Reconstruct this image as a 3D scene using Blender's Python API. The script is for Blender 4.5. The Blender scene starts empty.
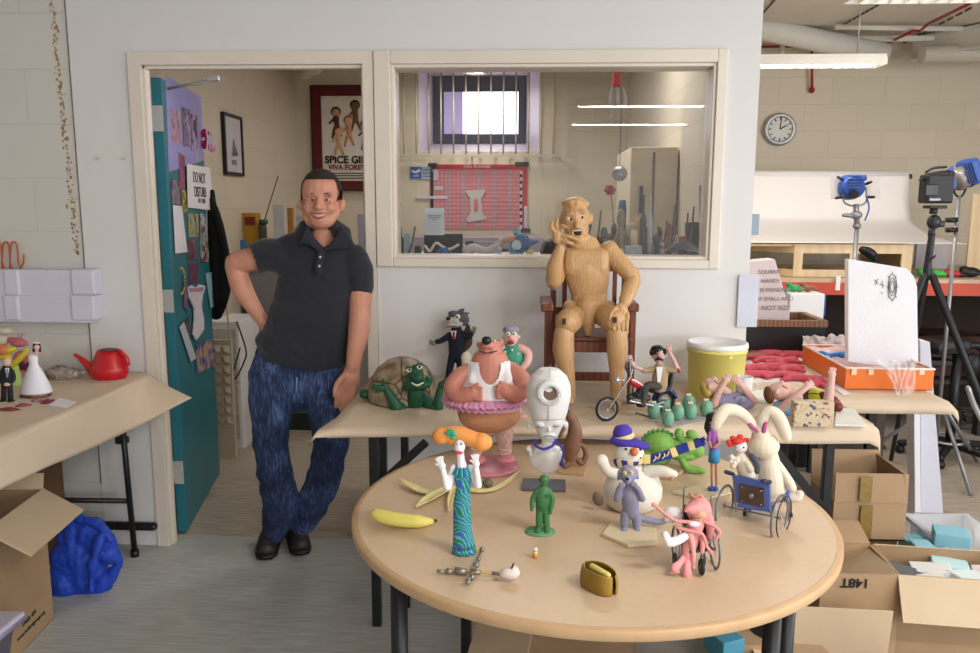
import bpy, bmesh, math, random
from mathutils import Vector, Matrix, noise
from math import sin, cos, pi, radians, sqrt
SC = bpy.context.scene
COL = SC.collection
random.seed(7)
# ---- camera model: 28.8 mm lens, 1.6 m eye height, looking 8.7 deg down ----
FPX = 785.0; TILT = math.atan(.153); YAW = radians(2.7); ROLL = radians(0.2)
CAM = Vector((0, 0, 1.6))
RM = Matrix.Rotation(YAW, 3, 'Z') @ Matrix.Rotation(pi/2 - TILT, 3, 'X') @ Matrix.Rotation(ROLL, 3, 'Z')
def ray(px, py): return RM @ Vector(((px-490)/FPX, (326.5-py)/FPX, -1))
def onY(px, py, Y): d = ray(px, py); return CAM + d*(Y/d.y)
def onZ(px, py, Z): d = ray(px, py); return CAM + d*((Z-CAM.z)/d.z)

def lin(c): return c/12.92 if c <= .04045 else ((c+.055)/1.055)**2.4
def C(h):
    h = h.lstrip('#'); return tuple(lin(int(h[i:i+2], 16)/255) for i in (0, 2, 4)) + (1,)
MATS = {}
def M(name, col='#808080', rough=.6, metal=0, var=.06, vs=8, bump=0, bs=40, spec=.4, emit=0, trans=0, sss=0, alpha=1, coat=0, col2=None, sheen=0):
    if name in MATS: return MATS[name]
    m = bpy.data.materials.new(name); m.use_nodes = True
    nt = m.node_tree; b = nt.nodes['Principled BSDF']
    c = C(col)
    tc = nt.nodes.new('ShaderNodeTexCoord')
    n = nt.nodes.new('ShaderNodeTexNoise'); n.inputs['Scale'].default_value = vs; n.inputs['Detail'].default_value = 4
    nt.links.new(tc.outputs['Object'], n.inputs['Vector'])
    r = nt.nodes.new('ShaderNodeValToRGB'); e = r.color_ramp.elements
    e[0].position = .3; e[1].position = .7
    if col2: e[0].color = c; e[1].color = C(col2)
    else:
        e[0].color = tuple(x*(1-var) for x in c[:3])+(1,); e[1].color = tuple(min(1, x*(1+var)) for x in c[:3])+(1,)
    nt.links.new(n.outputs['Fac'], r.inputs['Fac']); nt.links.new(r.outputs['Color'], b.inputs['Base Color'])
    b.inputs['Roughness'].default_value = rough; b.inputs['Metallic'].default_value = metal
    b.inputs['Specular IOR Level'].default_value = spec
    b.inputs['Alpha'].default_value = alpha
    if trans: b.inputs['Transmission Weight'].default_value = trans
    if sss:
        b.inputs['Subsurface Weight'].default_value = sss; b.inputs['Subsurface Scale'].default_value = .01
        b.inputs['Subsurface Radius'].default_value = (1, .4, .25)
    if coat: b.inputs['Coat Weight'].default_value = coat
    if sheen: b.inputs['Sheen Weight'].default_value = sheen
    if emit:
        b.inputs['Emission Color'].default_value = c; b.inputs['Emission Strength'].default_value = emit
    if bump:
        n2 = nt.nodes.new('ShaderNodeTexNoise'); n2.inputs['Scale'].default_value = bs; n2.inputs['Detail'].default_value = 3
        nt.links.new(tc.outputs['Object'], n2.inputs['Vector'])
        bp = nt.nodes.new('ShaderNodeBump'); bp.inputs['Strength'].default_value = bump; bp.inputs['Distance'].default_value = .01
        nt.links.new(n2.outputs['Fac'], bp.inputs['Height']); nt.links.new(bp.outputs['Normal'], b.inputs['Normal'])
    MATS[name] = m; return m

def tag(o, label=None, cat=None, group=None, kind=None):
    if label: o['label'] = label
    if cat: o['category'] = cat
    if group: o['group'] = group
    if kind: o['kind'] = kind
    return o
ROOTLOC = {}
def thing(name, label, cat, loc=(0, 0, 0), group=None):
    o = bpy.data.objects.new(name, None); COL.objects.link(o)
    o.location = loc; o.empty_display_size = .05; ROOTLOC[o.name] = Vector(loc)
    return tag(o, label, cat, group)
def rootloc(p):
    while p.parent: p = p.parent
    return ROOTLOC.get(p.name, Vector((0, 0, 0)))
def dup(root, loc, rotz=0, label=None, group=None, scale=None):
    r = root.copy(); COL.objects.link(r); r.location = loc; r.rotation_euler = (0, 0, rotz)
    ROOTLOC[r.name] = Vector(loc)
    if scale: r.scale = (scale,)*3
    if label: r['label'] = label
    if group: r['group'] = group
    for ch in list(root.children):
        c = ch.copy(); COL.objects.link(c); c.parent = r
        for g in ch.children:
            d = g.copy(); COL.objects.link(d); d.parent = c
    return r

def crom(p, n=6):
    """smooth path through the points"""
    if len(p) < 3: return [v.copy() for v in p]
    out = []
    q = [p[0]*2-p[1]] + p + [p[-1]*2-p[-2]]
    for i in range(1, len(q)-2):
        for k in range(n):
            t = k/n; a, b, c, d = q[i-1], q[i], q[i+1], q[i+2]
            out.append(.5*((2*b)+(c-a)*t+(2*a-5*b+4*c-d)*t*t+(3*b-a-3*c+d)*t**3))
    out.append(p[-1].copy()); return out
def lerpl(r, n):
    out = []
    m = len(r)-1
    for i in range(n):
        t = i/(n-1)*m; k = min(int(t), m-1); f = t-k; out.append(r[k]*(1-f)+r[k+1]*f)
    return out

class MB:
    """collects shapes into one mesh. Y given: points are (pixel x, pixel y, depth offset in pixels) on the upright plane at that Y,
    sizes in pixels; Y None: metres."""
    def __init__(s, Y=None):
        s.bm = bmesh.new(); s.Y = Y
        s.m = 1.0
        if Y is not None: s.m = (onY(491, 326, Y)-onY(490, 326, Y)).length
    def P(s, p):
        if s.Y is None: return Vector(p)
        d = p[2] if len(p) > 2 else 0
        return onY(p[0], p[1], s.Y + d*s.m)
    def add(s, verts, faces, smooth=True, mi=0):
        vs = [s.bm.verts.new(v) for v in verts]
        for f in faces:
            try:
                g = s.bm.faces.new([vs[i] for i in f]); g.smooth = smooth; g.material_index = mi
            except ValueError: pass
        return vs
    def rot(s, a=0, rx=0, rz=0):
        return Matrix.Rotation(radians(rz), 3, 'Z') @ Matrix.Rotation(radians(rx), 3, 'X') @ Matrix.Rotation(radians(-a), 3, 'Y')
    def ball(s, c, r, a=0, rx=0, rz=0, n=16, mi=0):
        if not isinstance(r, (tuple, list)): r = (r, r, r)
        w, h, d = [x*s.m for x in r]
        c = s.P(c); R = s.rot(a, rx, rz); vs = []; fs = []; k = n//2
        for i in range(1, k):
            t = pi*i/k
            for j in range(n):
                u = 2*pi*j/n; vs.append(c+R@Vector((w*sin(t)*cos(u), d*sin(t)*sin(u), h*cos(t))))
        for i in range(k-2):
            for j in range(n):
                a0 = i*n+j; a1 = i*n+(j+1) % n; fs.append((a0, a0+n, a1+n, a1))
        vs += [c+R@Vector((0, 0, h)), c-R@Vector((0, 0, h))]; T = len(vs)-2
        for j in range(n):
            fs.append((T, j, (j+1) % n)); b = (k-2)*n; fs.append((T+1, b+(j+1) % n, b+j))
        s.add(vs, fs, True, mi); return s
    def limb(s, pts, rs, n=10, flat=1, sub=4, mi=0, caps=True, raw=False, updir=None):
        P = [s.P(p) for p in pts]
        if not isinstance(rs, (list, tuple)): rs = [rs]*len(P)
        rs = [r*s.m for r in rs]
        if not raw and len(P) > 2: P2 = crom(P, sub); rs = lerpl(rs, len(P2)); P = P2
        # rounded ends
        if caps:
            d0 = (P[0]-P[1]).normalized(); d1 = (P[-1]-P[-2]).normalized()
            P = [P[0]+d0*rs[0]*.98, P[0]+d0*rs[0]*.7] + P + [P[-1]+d1*rs[-1]*.7, P[-1]+d1*rs[-1]*.98]
            rs = [rs[0]*.2, rs[0]*.72] + rs + [rs[-1]*.72, rs[-1]*.2]
        vs = []; fs = []; up = Vector(updir) if updir else Vector((0, 1, 0)); prev = None
        for i, p in enumerate(P):
            t = (P[min(i+1, len(P)-1)]-P[max(i-1, 0)])
            t = t.normalized() if t.length > 1e-9 else Vector((0, 0, 1))
            if prev is None:
                x = up - t*up.dot(t)
                if x.length < .1: x = Vector((1, 0, 0)) - t*t.x
            else: x = prev - t*prev.dot(t)
            x.normalize(); prev = x; y = t.cross(x)
            for j in range(n):
                u = 2*pi*j/n; vs.append(p + x*(rs[i]*flat*cos(u)) + y*(rs[i]*sin(u)))
        for i in range(len(P)-1):
            for j in range(n):
                a0 = i*n+j; a1 = i*n+(j+1) % n; fs.append((a0, a1, a1+n, a0+n))
        fs.append(tuple(range(n-1, -1, -1))); b = (len(P)-1)*n; fs.append(tuple(range(b, b+n)))
        s.add(vs, fs, True, mi); return s
    def cyl(s, p0, p1, r0, r1=None, n=16, mi=0, smooth=True):
        r1 = r0 if r1 is None else r1; A = s.P(p0); B = s.P(p1); r0 *= s.m; r1 *= s.m
        t = (B-A).normalized(); x = t.orthogonal().normalized(); y = t.cross(x); vs = []
        for c, r in ((A, r0), (B, r1)):
            for j in range(n):
                u = 2*pi*j/n; vs.append(c+x*r*cos(u)+y*r*sin(u))
        fs = [(j, (j+1) % n, (j+1) % n+n, j+n) for j in range(n)]
        vv = s.add(vs, fs, smooth, mi)
        for q in (list(range(n-1, -1, -1)), list(range(n, 2*n))):
            try: g = s.bm.faces.new([vv[i] for i in q]); g.smooth = False; g.material_index = mi
            except ValueError: pass
        return s
    def box(s, c, size, a=0, rx=0, rz=0, bev=0, mi=0):
        w, h, d = [x*s.m/2 for x in size]; c = s.P(c); R = s.rot(a, rx, rz); b = min(bev*s.m, w*.95, h*.95, d*.95)
        if b <= 0:
            vs = [c+R@Vector((x*w, y*d, z*h)) for x in (-1, 1) for y in (-1, 1) for z in (-1, 1)]
            fs = [(0, 1, 3, 2), (4, 6, 7, 5), (0, 4, 5, 1), (2, 3, 7, 6), (0, 2, 6, 4), (1, 5, 7, 3)]
            s.add(vs, fs, False, mi); return s
        t = bmesh.new(); bmesh.ops.create_cube(t, size=1)
        for v in t.verts: v.co = Vector((v.co.x*2*w, v.co.y*2*d, v.co.z*2*h))
        bmesh.ops.bevel(t, geom=t.edges[:], offset=b, segments=2, affect='EDGES', profile=.5)
        s.merge(t, lambda v: c+R@v, mi, False); return s
    def merge(s, t, f, mi=0, smooth=True):
        t.verts.index_update(); mp = [s.bm.verts.new(f(v.co)) for v in t.verts]
        for g in t.faces:
            try: q = s.bm.faces.new([mp[v.index] for v in g.verts]); q.smooth = smooth; q.material_index = mi
            except ValueError: pass
        t.free()
    def prism(s, outline, d0, d1, bev=0, mi=0, smooth=False):
        """outline in the upright plane ((px,py) or (x,z)), extruded in depth"""
        A = [s.P((p[0], p[1], d0)) if s.Y is not None else Vector((p[0], d0, p[1])) for p in outline]
        if s.Y is not None:
            off = Vector((0, (d1-d0)*s.m, 0)); B = [v+off for v in A]
        else: B = [Vector((v.x, d1, v.z)) for v in A]
        n = len(A); t = bmesh.new()
        va = [t.verts.new(v) for v in A]; vb = [t.verts.new(v) for v in B]
        t.faces.new(va); t.faces.new(vb[::-1])
        for i in range(n): t.faces.new((va[i], vb[i], vb[(i+1) % n], va[(i+1) % n]))
        bmesh.ops.recalc_face_normals(t, faces=t.faces[:])
        if bev: bmesh.ops.bevel(t, geom=t.edges[:], offset=bev*s.m, segments=2, affect='EDGES', profile=.5)
        s.merge(t, lambda v: v, mi, smooth); return s
    def slab(s, outline, z0, z1, bev=0, mi=0):
        """flat outline [(x,y)] in metres from z0 to z1"""
        t = bmesh.new(); va = [t.verts.new((p[0], p[1], z0)) for p in outline]; vb = [t.verts.new((p[0], p[1], z1)) for p in outline]
        n = len(va); t.faces.new(va[::-1]); t.faces.new(vb)
        for i in range(n): t.faces.new((va[i], va[(i+1) % n], vb[(i+1) % n], vb[i]))
        bmesh.ops.recalc_face_normals(t, faces=t.faces[:])
        if bev: bmesh.ops.bevel(t, geom=t.edges[:], offset=bev, segments=2, affect='EDGES', profile=.5)
        s.merge(t, lambda v: v, mi, False); return s
    def lathe(s, c, prof, n=24, a=0, rx=0, rz=0, mi=0, sy=1, smooth=True, wob=0, caps=True):
        """prof [(radius,height)] about the upright axis"""
        c = s.P(c); R = s.rot(a, rx, rz); vs = []; fs = []
        for r, h in prof:
            for j in range(n):
                u = 2*pi*j/n; q = r*(1+wob*(1 if j % 2 else -1)); vs.append(c+R@Vector((q*s.m*cos(u), q*s.m*sy*sin(u), h*s.m)))
        for i in range(len(prof)-1):
            for j in range(n):
                a0 = i*n+j; a1 = i*n+(j+1) % n; fs.append((a0, a1, a1+n, a0+n))
        if caps and prof[0][0] > 1e-6: fs.append(tuple(range(n-1, -1, -1)))
        b = (len(prof)-1)*n
        if caps and prof[-1][0] > 1e-6: fs.append(tuple(range(b, b+n)))
        s.add(vs, fs, smooth, mi); return s
    def torus(s, c, Rr, r, axis=(0, 1, 0), n=32, k=8, sx=1, mi=0):
        c = s.P(c); ax = Vector(axis).normalized(); x = ax.orthogonal().normalized(); y = ax.cross(x); vs = []; fs = []
        for i in range(n):
            u = 2*pi*i/n; d = x*cos(u)+y*sin(u)
            for j in range(k):
                v = 2*pi*j/k; vs.append(c+d*((Rr+r*cos(v))*s.m)+ax*(r*sin(v)*s.m))
        for i in range(n):
            for j in range(k):
                fs.append((i*k+j, i*k+(j+1) % k, ((i+1) % n)*k+(j+1) % k, ((i+1) % n)*k+j))
        s.add(vs, fs, True, mi); return s
    def grid(s, f, nu, nv, thick=0, mi=0, smooth=True):
        """f(u,v) -> world Vector; thick gives the sheet a back"""
        vs = [Vector(f(i/nu, j/nv)) for i in range(nu+1) for j in range(nv+1)]
        q = nv+1; fs = [(i*q+j, (i+1)*q+j, (i+1)*q+j+1, i*q+j+1) for i in range(nu) for j in range(nv)]
        if not thick: s.add(vs, fs, smooth, mi); return s
        t = bmesh.new(); vv = [t.verts.new(v) for v in vs]
        for a in fs: t.faces.new([vv[i] for i in a])
        t.normal_update()
        g = bmesh.ops.solidify(t, geom=t.faces[:], thickness=thick)
        s.merge(t, lambda v: v, mi, smooth); return s
    def build(s, name, mat, parent=None, remesh=0, smooth=2, paint=None, dents=None, sub=0, disp=None, flat=False, cut=None):
        me = bpy.data.meshes.new(name)
        bmesh.ops.recalc_face_normals(s.bm, faces=s.bm.faces[:])
        L = rootloc(parent) if parent else Vector((0, 0, 0))
        for v in s.bm.verts: v.co -= L
        s.bm.to_mesh(me); s.bm.free()
        mats = mat if isinstance(mat, (list, tuple)) else [mat]
        if remesh or sub:
            o = bpy.data.objects.new('tmp', me); COL.objects.link(o)
            if remesh:
                md = o.modifiers.new('r', 'REMESH'); md.mode = 'VOXEL'; md.voxel_size = remesh*s.m; md.use_smooth_shade = True
                if smooth:
                    sm = o.modifiers.new('s', 'SMOOTH'); sm.iterations = smooth; sm.factor = .5
            if sub:
                ss = o.modifiers.new('u', 'SUBSURF'); ss.levels = sub
            bpy.context.view_layer.update()
            dg = bpy.context.evaluated_depsgraph_get()
            me2 = bpy.data.meshes.new_from_object(o.evaluated_get(dg)); bpy.data.objects.remove(o); bpy.data.meshes.remove(me); me = me2
            me.name = name
        if dents:
            for c, r, off in dents:
                c = s.P(c)-L; r = r*s.m; off = Vector(off)*s.m
                for v in me.vertices:
                    q = (v.co-c).length/r
                    if q < 1: v.co += off*((1-q*q)**2)
        if disp:
            nn = [v.normal.copy() for v in me.vertices]
            for v, n_ in zip(me.vertices, nn): v.co += n_*disp(v.co+L)
        if cut:
            b2 = bmesh.new(); b2.from_mesh(me); bmesh.ops.delete(b2, geom=[v for v in b2.verts if cut(v.co+L, v.normal)], context='VERTS'); b2.to_mesh(me); b2.free()
        me.materials.clear()
        for m in mats: me.materials.append(m)
        if paint:
            for m, pred in paint:
                me.materials.append(m); k = len(me.materials)-1
                for f in me.polygons:
                    if pred(f.center+L, f.normal): f.material_index = k
        if flat:
            for f in me.polygons: f.use_smooth = False
        o = bpy.data.objects.new(name, me); COL.objects.link(o)
        if parent: o.parent = parent
        return o

def inpx(px0, py0, px1, py1, front=False):
    """paint predicate: points seen inside that photo rectangle"""
    def f(c, n):
        v = RM.transposed() @ (c-CAM); x = 490+FPX*v.x/-v.z; y = 326.5-FPX*v.y/-v.z
        return px0 <= x <= px1 and py0 <= y <= py1 and (not front or n.y < 0)
    return f
def inell(cx, cy, rx, ry, front=True):
    def f(c, n):
        v = RM.transposed() @ (c-CAM); x = 490+FPX*v.x/-v.z; y = 326.5-FPX*v.y/-v.z
        return ((x-cx)/rx)**2+((y-cy)/ry)**2 <= 1 and (not front or n.y < .1)
    return f
def one(name, mb, mat, label, cat, group=None, **k):
    o = mb.build(name, mat, None, **k)
    # origin at the mesh base
    me = o.data; n = len(me.vertices)
    c = sum((v.co for v in me.vertices), Vector())/max(n, 1); c.z = min(v.co.z for v in me.vertices)
    for v in me.vertices: v.co -= c
    o.location = c; ROOTLOC[o.name] = c
    return tag(o, label, cat, group)
def struct(name, mb, mat, parent=None, **k):
    o = mb.build(name, mat, parent, **k)
    if not parent: o['kind'] = 'structure'
    return o
def text(s, size, mat, name, parent, loc, right, up, extrude=.0005, bold=0, align='CENTER'):
    cu = bpy.data.curves.new('t', 'FONT'); cu.body = s; cu.size = size; cu.extrude = extrude; cu.offset = bold; cu.align_x = align; cu.align_y = 'CENTER'
    o = bpy.data.objects.new('t', cu); COL.objects.link(o); bpy.context.view_layer.update()
    me = bpy.data.meshes.new_from_object(o.evaluated_get(bpy.context.evaluated_depsgraph_get())); bpy.data.objects.remove(o)
    r = Vector(right).normalized(); u = Vector(up).normalized(); u = (u-r*u.dot(r)).normalized(); n = r.cross(u); L = Vector(loc)-rootloc(parent)
    for v in me.vertices: v.co = L + r*v.co.x + u*v.co.y + n*v.co.z
    me.materials.clear(); me.materials.append(mat); me.name = name
    q = bpy.data.objects.new(name, me); COL.objects.link(q); q.parent = parent; return q
# ================= materials for the room =================
def brick_mat(name, col, mortar, row=.225, zoff=0, xoff=0, axis='x', bump=.3, rust=False):
    m = bpy.data.materials.new(name); m.use_nodes = True; nt = m.node_tree; b = nt.nodes['Principled BSDF']; L = nt.links
    tc = nt.nodes.new('ShaderNodeTexCoord'); sp = nt.nodes.new('ShaderNodeSeparateXYZ'); cb = nt.nodes.new('ShaderNodeCombineXYZ')
    L.new(tc.outputs['Object'], sp.inputs[0])
    ax = nt.nodes.new('ShaderNodeMath'); ax.operation = 'ADD'; ax.inputs[1].default_value = xoff
    az = nt.nodes.new('ShaderNodeMath'); az.operation = 'ADD'; az.inputs[1].default_value = zoff
    L.new(sp.outputs['X' if axis == 'x' else 'Y'], ax.inputs[0]); L.new(sp.outputs['Z'], az.inputs[0])
    L.new(ax.outputs[0], cb.inputs[0]); L.new(az.outputs[0], cb.inputs[1])
    br = nt.nodes.new('ShaderNodeTexBrick'); L.new(cb.outputs[0], br.inputs['Vector'])
    br.inputs['Scale'].default_value = 1; br.inputs['Mortar Size'].default_value = .0035; br.inputs['Mortar Smooth'].default_value = .6
    br.inputs['Brick Width'].default_value = row*2; br.inputs['Row Height'].default_value = row
    c = C(col); br.inputs['Color1'].default_value = c; br.inputs['Color2'].default_value = tuple(x*.96 for x in c[:3])+(1,); br.inputs['Mortar'].default_value = C(mortar)
    n = nt.nodes.new('ShaderNodeTexNoise'); n.inputs['Scale'].default_value = 60; n.inputs['Detail'].default_value = 6
    L.new(tc.outputs['Object'], n.inputs['Vector'])
    L.new(br.outputs['Color'], b.inputs['Base Color']); b.inputs['Roughness'].default_value = .5; b.inputs['Specular IOR Level'].default_value = .3
    bp = nt.nodes.new('ShaderNodeBump'); bp.invert = True; bp.inputs['Strength'].default_value = bump; bp.inputs['Distance'].default_value = .006
    L.new(br.outputs['Fac'], bp.inputs['Height'])
    b2 = nt.nodes.new('ShaderNodeBump'); b2.inputs['Strength'].default_value = .15; b2.inputs['Distance'].default_value = .003
    L.new(n.outputs['Fac'], b2.inputs['Height']); L.new(bp.outputs['Normal'], b2.inputs['Normal']); L.new(b2.outputs['Normal'], b.inputs['Normal'])
    return m
def floor_mat(name, a, bcol, stain):
    m = bpy.data.materials.new(name); m.use_nodes = True; nt = m.node_tree; b = nt.nodes['Principled BSDF']; L = nt.links
    tc = nt.nodes.new('ShaderNodeTexCoord'); mp = nt.nodes.new('ShaderNodeMapping'); mp.inputs['Scale'].default_value = (3, 45, 1)
    L.new(tc.outputs['Object'], mp.inputs[0])
    n = nt.nodes.new('ShaderNodeTexNoise'); n.inputs['Scale'].default_value = 2.2; n.inputs['Detail'].default_value = 7; L.new(mp.outputs[0], n.inputs['Vector'])
    r = nt.nodes.new('ShaderNodeValToRGB'); r.color_ramp.elements[0].position = .32; r.color_ramp.elements[1].position = .68
    r.color_ramp.elements[0].color = C(a); r.color_ramp.elements[1].color = C(bcol); L.new(n.outputs['Fac'], r.inputs['Fac'])
    n2 = nt.nodes.new('ShaderNodeTexNoise'); n2.inputs['Scale'].default_value = 3.1; n2.inputs['Detail'].default_value = 8; L.new(tc.outputs['Object'], n2.inputs['Vector'])
    r2 = nt.nodes.new('ShaderNodeValToRGB'); r2.color_ramp.elements[0].position = .60; r2.color_ramp.elements[1].position = .74; L.new(n2.outputs['Fac'], r2.inputs['Fac'])
    mx = nt.nodes.new('ShaderNodeMix'); mx.data_type = 'RGBA'; L.new(r2.outputs['Color'], mx.inputs[0]); L.new(r.outputs['Color'], mx.inputs[6]); mx.inputs[7].default_value = C(stain)
    L.new(mx.outputs[2], b.inputs['Base Color']); b.inputs['Roughness'].default_value = .38; b.inputs['Specular IOR Level'].default_value = .35
    return m
PLAS = M('plaster_white', '#dbdada', .55, var=.02, vs=2, bump=.05, bs=25)
CREAM = M('cream_gloss_paint', '#dfd6ca', .3, var=.025, vs=5, bump=.05, bs=30)
BLKL = brick_mat('painted_blocks_white', '#d2d1cb', '#c8c7c0', row=.235, zoff=.164, xoff=.33)
BLKB = brick_mat('painted_blocks_cream', '#dcd0b9', '#d2c5ad', row=.225, zoff=-.005, xoff=.1)
BLKS = brick_mat('painted_blocks_cream_side', '#d6cbb8', '#ccc1ab', row=.225, zoff=-.005, axis='y')
CEIL = M('ceiling_paint', '#cfc6b8', .7, var=.03, vs=3)
FLR = floor_mat('vinyl_floor_grey_green', '#a2a5a1', '#bfc0bb', '#aaaaa2')
FLO = floor_mat('vinyl_floor_brown', '#948878', '#bbb0a0', '#8f7458')
TEAL = M('teal_paint', '#23707e', .4, var=.07, vs=3, bump=.03)
BLACK = M('black_metal', '#17181b', .4, metal=0, var=.15, vs=20)
STEEL = M('steel', '#b9babd', .35, metal=.5, var=.08, vs=30)
DARK = M('dark_rubber', '#1d1d1f', .6, var=.15, vs=30)
WHITE = M('white_plastic', '#e9e9ea', .4, var=.02)

def wbox(x0, x1, y0, y1, z0, z1, m=None, bev=0, mi=0):
    m = m or MB(); m.box(((x0+x1)/2, (y0+y1)/2, (z0+z1)/2), (abs(x1-x0), abs(z1-z0), abs(y1-y0)), bev=bev, mi=mi); return m
def quad(m, *pts): m.add(pts, [tuple(range(len(pts)))], False); return m
WY = 3.46; WB = 7.1; CZ = 3.0; XL = -4.2; XR = 5.6; YR = -5.6
# floor in two finishes
struct('floor', wbox(XL, XR, YR, 3.58, -.1, 0), FLR)
fo = MB(); wbox(-2.1, .90, 3.58, WB+.6, -.1, 0, fo); struct('floor_office', fo, FLO)
struct('floor_studio', wbox(.90, XR, 3.58, WB, -.1, 0), FLO)
struct('ceiling', wbox(XL, XR, YR, WB+.8, CZ, CZ+.1), CEIL)
# partition wall with the door opening and the window opening
w = MB()
wbox(-1.998, -1.737, WY, 3.58, 0, CZ, w); wbox(-1.737, .828, WY, 3.58, 2.255, CZ, w)
wbox(-.665, .828, WY, 3.58, 0, 1.335, w); wbox(.828, .965, WY, 3.58, 0, CZ, w)
struct('wall_front', w, PLAS)
w = MB(); wbox(XL, -2.002, WY+.006, 3.58, 0, CZ, w); struct('wall_left', w, BLKL)
# rusty glue marks running down the joint
g = MB(); random.seed(3)
for i in range(190):
    z = 1.45+1.25*random.random()
    z = 2.6-1.22*(i/190)
    t = (2.6-z)/1.2
    x = -2.062+.045*t*.6+random.gauss(0, .008)
    r = random.uniform(.0025, .007)
    g.ball((x, WY+.005, z+random.uniform(-.01, .01)), (r, r*random.uniform(.6, 1.8), .0025), n=6)
struct('trim_6', g, M('rusty_glue', '#b89a68', .7, col2='#8e6a3c', vs=25))
g = MB(); g.limb([(-1.999, WY+.002, 3.0), (-2.0, WY+.002, 2), (-1.998, WY+.002, .3)], .0035, n=6, caps=False); struct('trim_7', g, M('joint_dark', '#6f6a5c', .8, var=.3, vs=30))
struct('wall_back', None or (lambda w: (wbox(-2.2, -.97, WB, WB+.14, 0, CZ, w), wbox(.09, XR, WB, WB+.14, 0, CZ, w), wbox(-.97, .09, WB, WB+.14, 0, 2.08, w), wbox(-.97, .09, WB, WB+.14, 2.84, CZ, w), w)[-1])(MB()), BLKB)
struct('wall_office_left', wbox(-2.2, -2.08, 3.58, WB, 0, CZ), BLKS)
struct('wall_office_right', wbox(.86, .965, 3.58, WB, 0, CZ), BLKS)
w = MB(); wbox(XR, XR+.12, YR, WB, 0, 1.0, w); wbox(XR, XR+.12, YR, WB, 2.6, CZ, w); WR = [(-4.6, -2.6), (-1.8, .2), (1.0, 3.0)]; ys = [YR]+[v for q in WR for v in q]+[WB]
for i in range(0, len(ys), 2): wbox(XR, XR+.12, ys[i], ys[i+1], 1.0, 2.6, w)
struct('wall_right', w, PLAS)
for i, (a, b) in enumerate(WR):
    w = MB()
    for q in ((a, a+.06, 1, 2.6), (b-.06, b, 1, 2.6), (a, b, 1, 1.06), (a, b, 2.54, 2.6), ((a+b)/2-.03, (a+b)/2+.03, 1, 2.6)): wbox(XR+.03, XR+.1, q[0], q[1], q[2], q[3], w)
    struct('window_%d' % (i+4), w, CREAM)
    ld = bpy.data.lights.new('window_daylight', 'AREA'); ld.shape = 'RECTANGLE'; ld.size = 1.5; ld.size_y = b-a-.1; ld.energy = 62; ld.color = (.93, .95, 1)
    lo = bpy.data.objects.new('window_daylight', ld); COL.objects.link(lo); lo.location = (XR+.02, (a+b)/2, 1.8); lo.rotation_euler = (0, radians(90), 0)
struct('wall_far_left', wbox(XL-.1, XL, YR, 3.58, 0, CZ), PLAS)
# rear wall with three daylight windows
w = MB(); WX = [(3.5, 5.3)]
wbox(XL, XR, YR-.15, YR, 0, 1.0, w); wbox(XL, XR, YR-.15, YR, 2.6, CZ, w); xs = [XL]+[v for q in WX for v in q]+[XR]
for i in range(0, len(xs), 2): wbox(xs[i], xs[i+1], YR-.15, YR, 1.0, 2.6, w)
struct('wall_rear', w, PLAS)
for i, (a, b) in enumerate(WX):
    w = MB()
    for q in ((a, a+.06, 1, 2.6), (b-.06, b, 1, 2.6), (a, b, 1, 1.06), (a, b, 2.54, 2.6), ((a+b)/2-.03, (a+b)/2+.03, 1, 2.6)): wbox(q[0], q[1], YR-.12, YR-.05, q[2], q[3], w)
    struct('window_%d' % (i+3), w, CREAM)
# office skirting and a dark skirting pipe left of the door
struct('baseboard_left', (lambda m: m.limb([(-1.745, 3.43, .105), (-2.6, 3.43, .105)], .02, n=10))(MB()), BLACK)

# door frame
d = MB()
wbox(-1.737, -1.682, WY-.012, 3.50, 0, 2.253, d); wbox(-.712, -.667, WY-.012, 3.60, 0, 2.253, d); wbox(-1.682, -.712, WY-.012, 3.50, 2.20, 2.253, d)
wbox(-1.682, -1.668, WY+.008, 3.505, 0, 2.20, d, .003); wbox(-.726, -.712, WY+.02, 3.57, 0, 2.20, d, .003); wbox(-1.682, -.712, WY+.008, 3.505, 2.185, 2.20, d, .003)
struct('trim_1', d, CREAM)
# internal window: frame, bead, pane
wr = MB()
X0, X1, Z0, Z1 = -.664, .828, 1.335, 2.253; gx0, gx1, gz0, gz1 = -.592, .785, 1.373, 2.198
for q in ((X0, gx0, Z0, Z1), (gx1, X1, Z0, Z1), (gx0, gx1, Z0, gz0), (gx0, gx1, gz1, Z1)): wbox(q[0], q[1], WY-.018, 3.6, q[2], q[3], wr, .004)
win = struct('window_1', wr, CREAM)
bd = MB(); t = .014
for q in ((gx0, gx0+t, gz0, gz1), (gx1-t, gx1, gz0, gz1), (gx0+t, gx1-t, gz0, gz0+t), (gx0+t, gx1-t, gz1-t, gz1)): wbox(q[0], q[1], WY-.006, 3.59, q[2], q[3], bd, .003)
bd.build('glazing_bead', CREAM, win)
gm = bpy.data.materials.new('window_glass'); gm.use_nodes = True; nt = gm.node_tree; nt.nodes.clear()
out = nt.nodes.new('ShaderNodeOutputMaterial'); mx = nt.nodes.new('ShaderNodeMixShader'); tr = nt.nodes.new('ShaderNodeBsdfTransparent'); gl = nt.nodes.new('ShaderNodeBsdfGlossy'); fr = nt.nodes.new('ShaderNodeFresnel')
fr.inputs['IOR'].default_value = 1.75; gl.inputs['Roughness'].default_value = 0.0; tr.inputs['Color'].default_value = (.9, .92, .92, 1)
nt.links.new(fr.outputs[0], mx.inputs[0]); nt.links.new(tr.outputs[0], mx.inputs[1]); nt.links.new(gl.outputs[0], mx.inputs[2]); nt.links.new(mx.outputs[0], out.inputs[0])
gp = MB(); quad(gp, (gx0+.003, 3.5, gz0), (gx1-.003, 3.5, gz0), (gx1-.003, 3.5, gz1), (gx0+.003, 3.5, gz1)); gp.build('glass_pane', gm, win)

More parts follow.
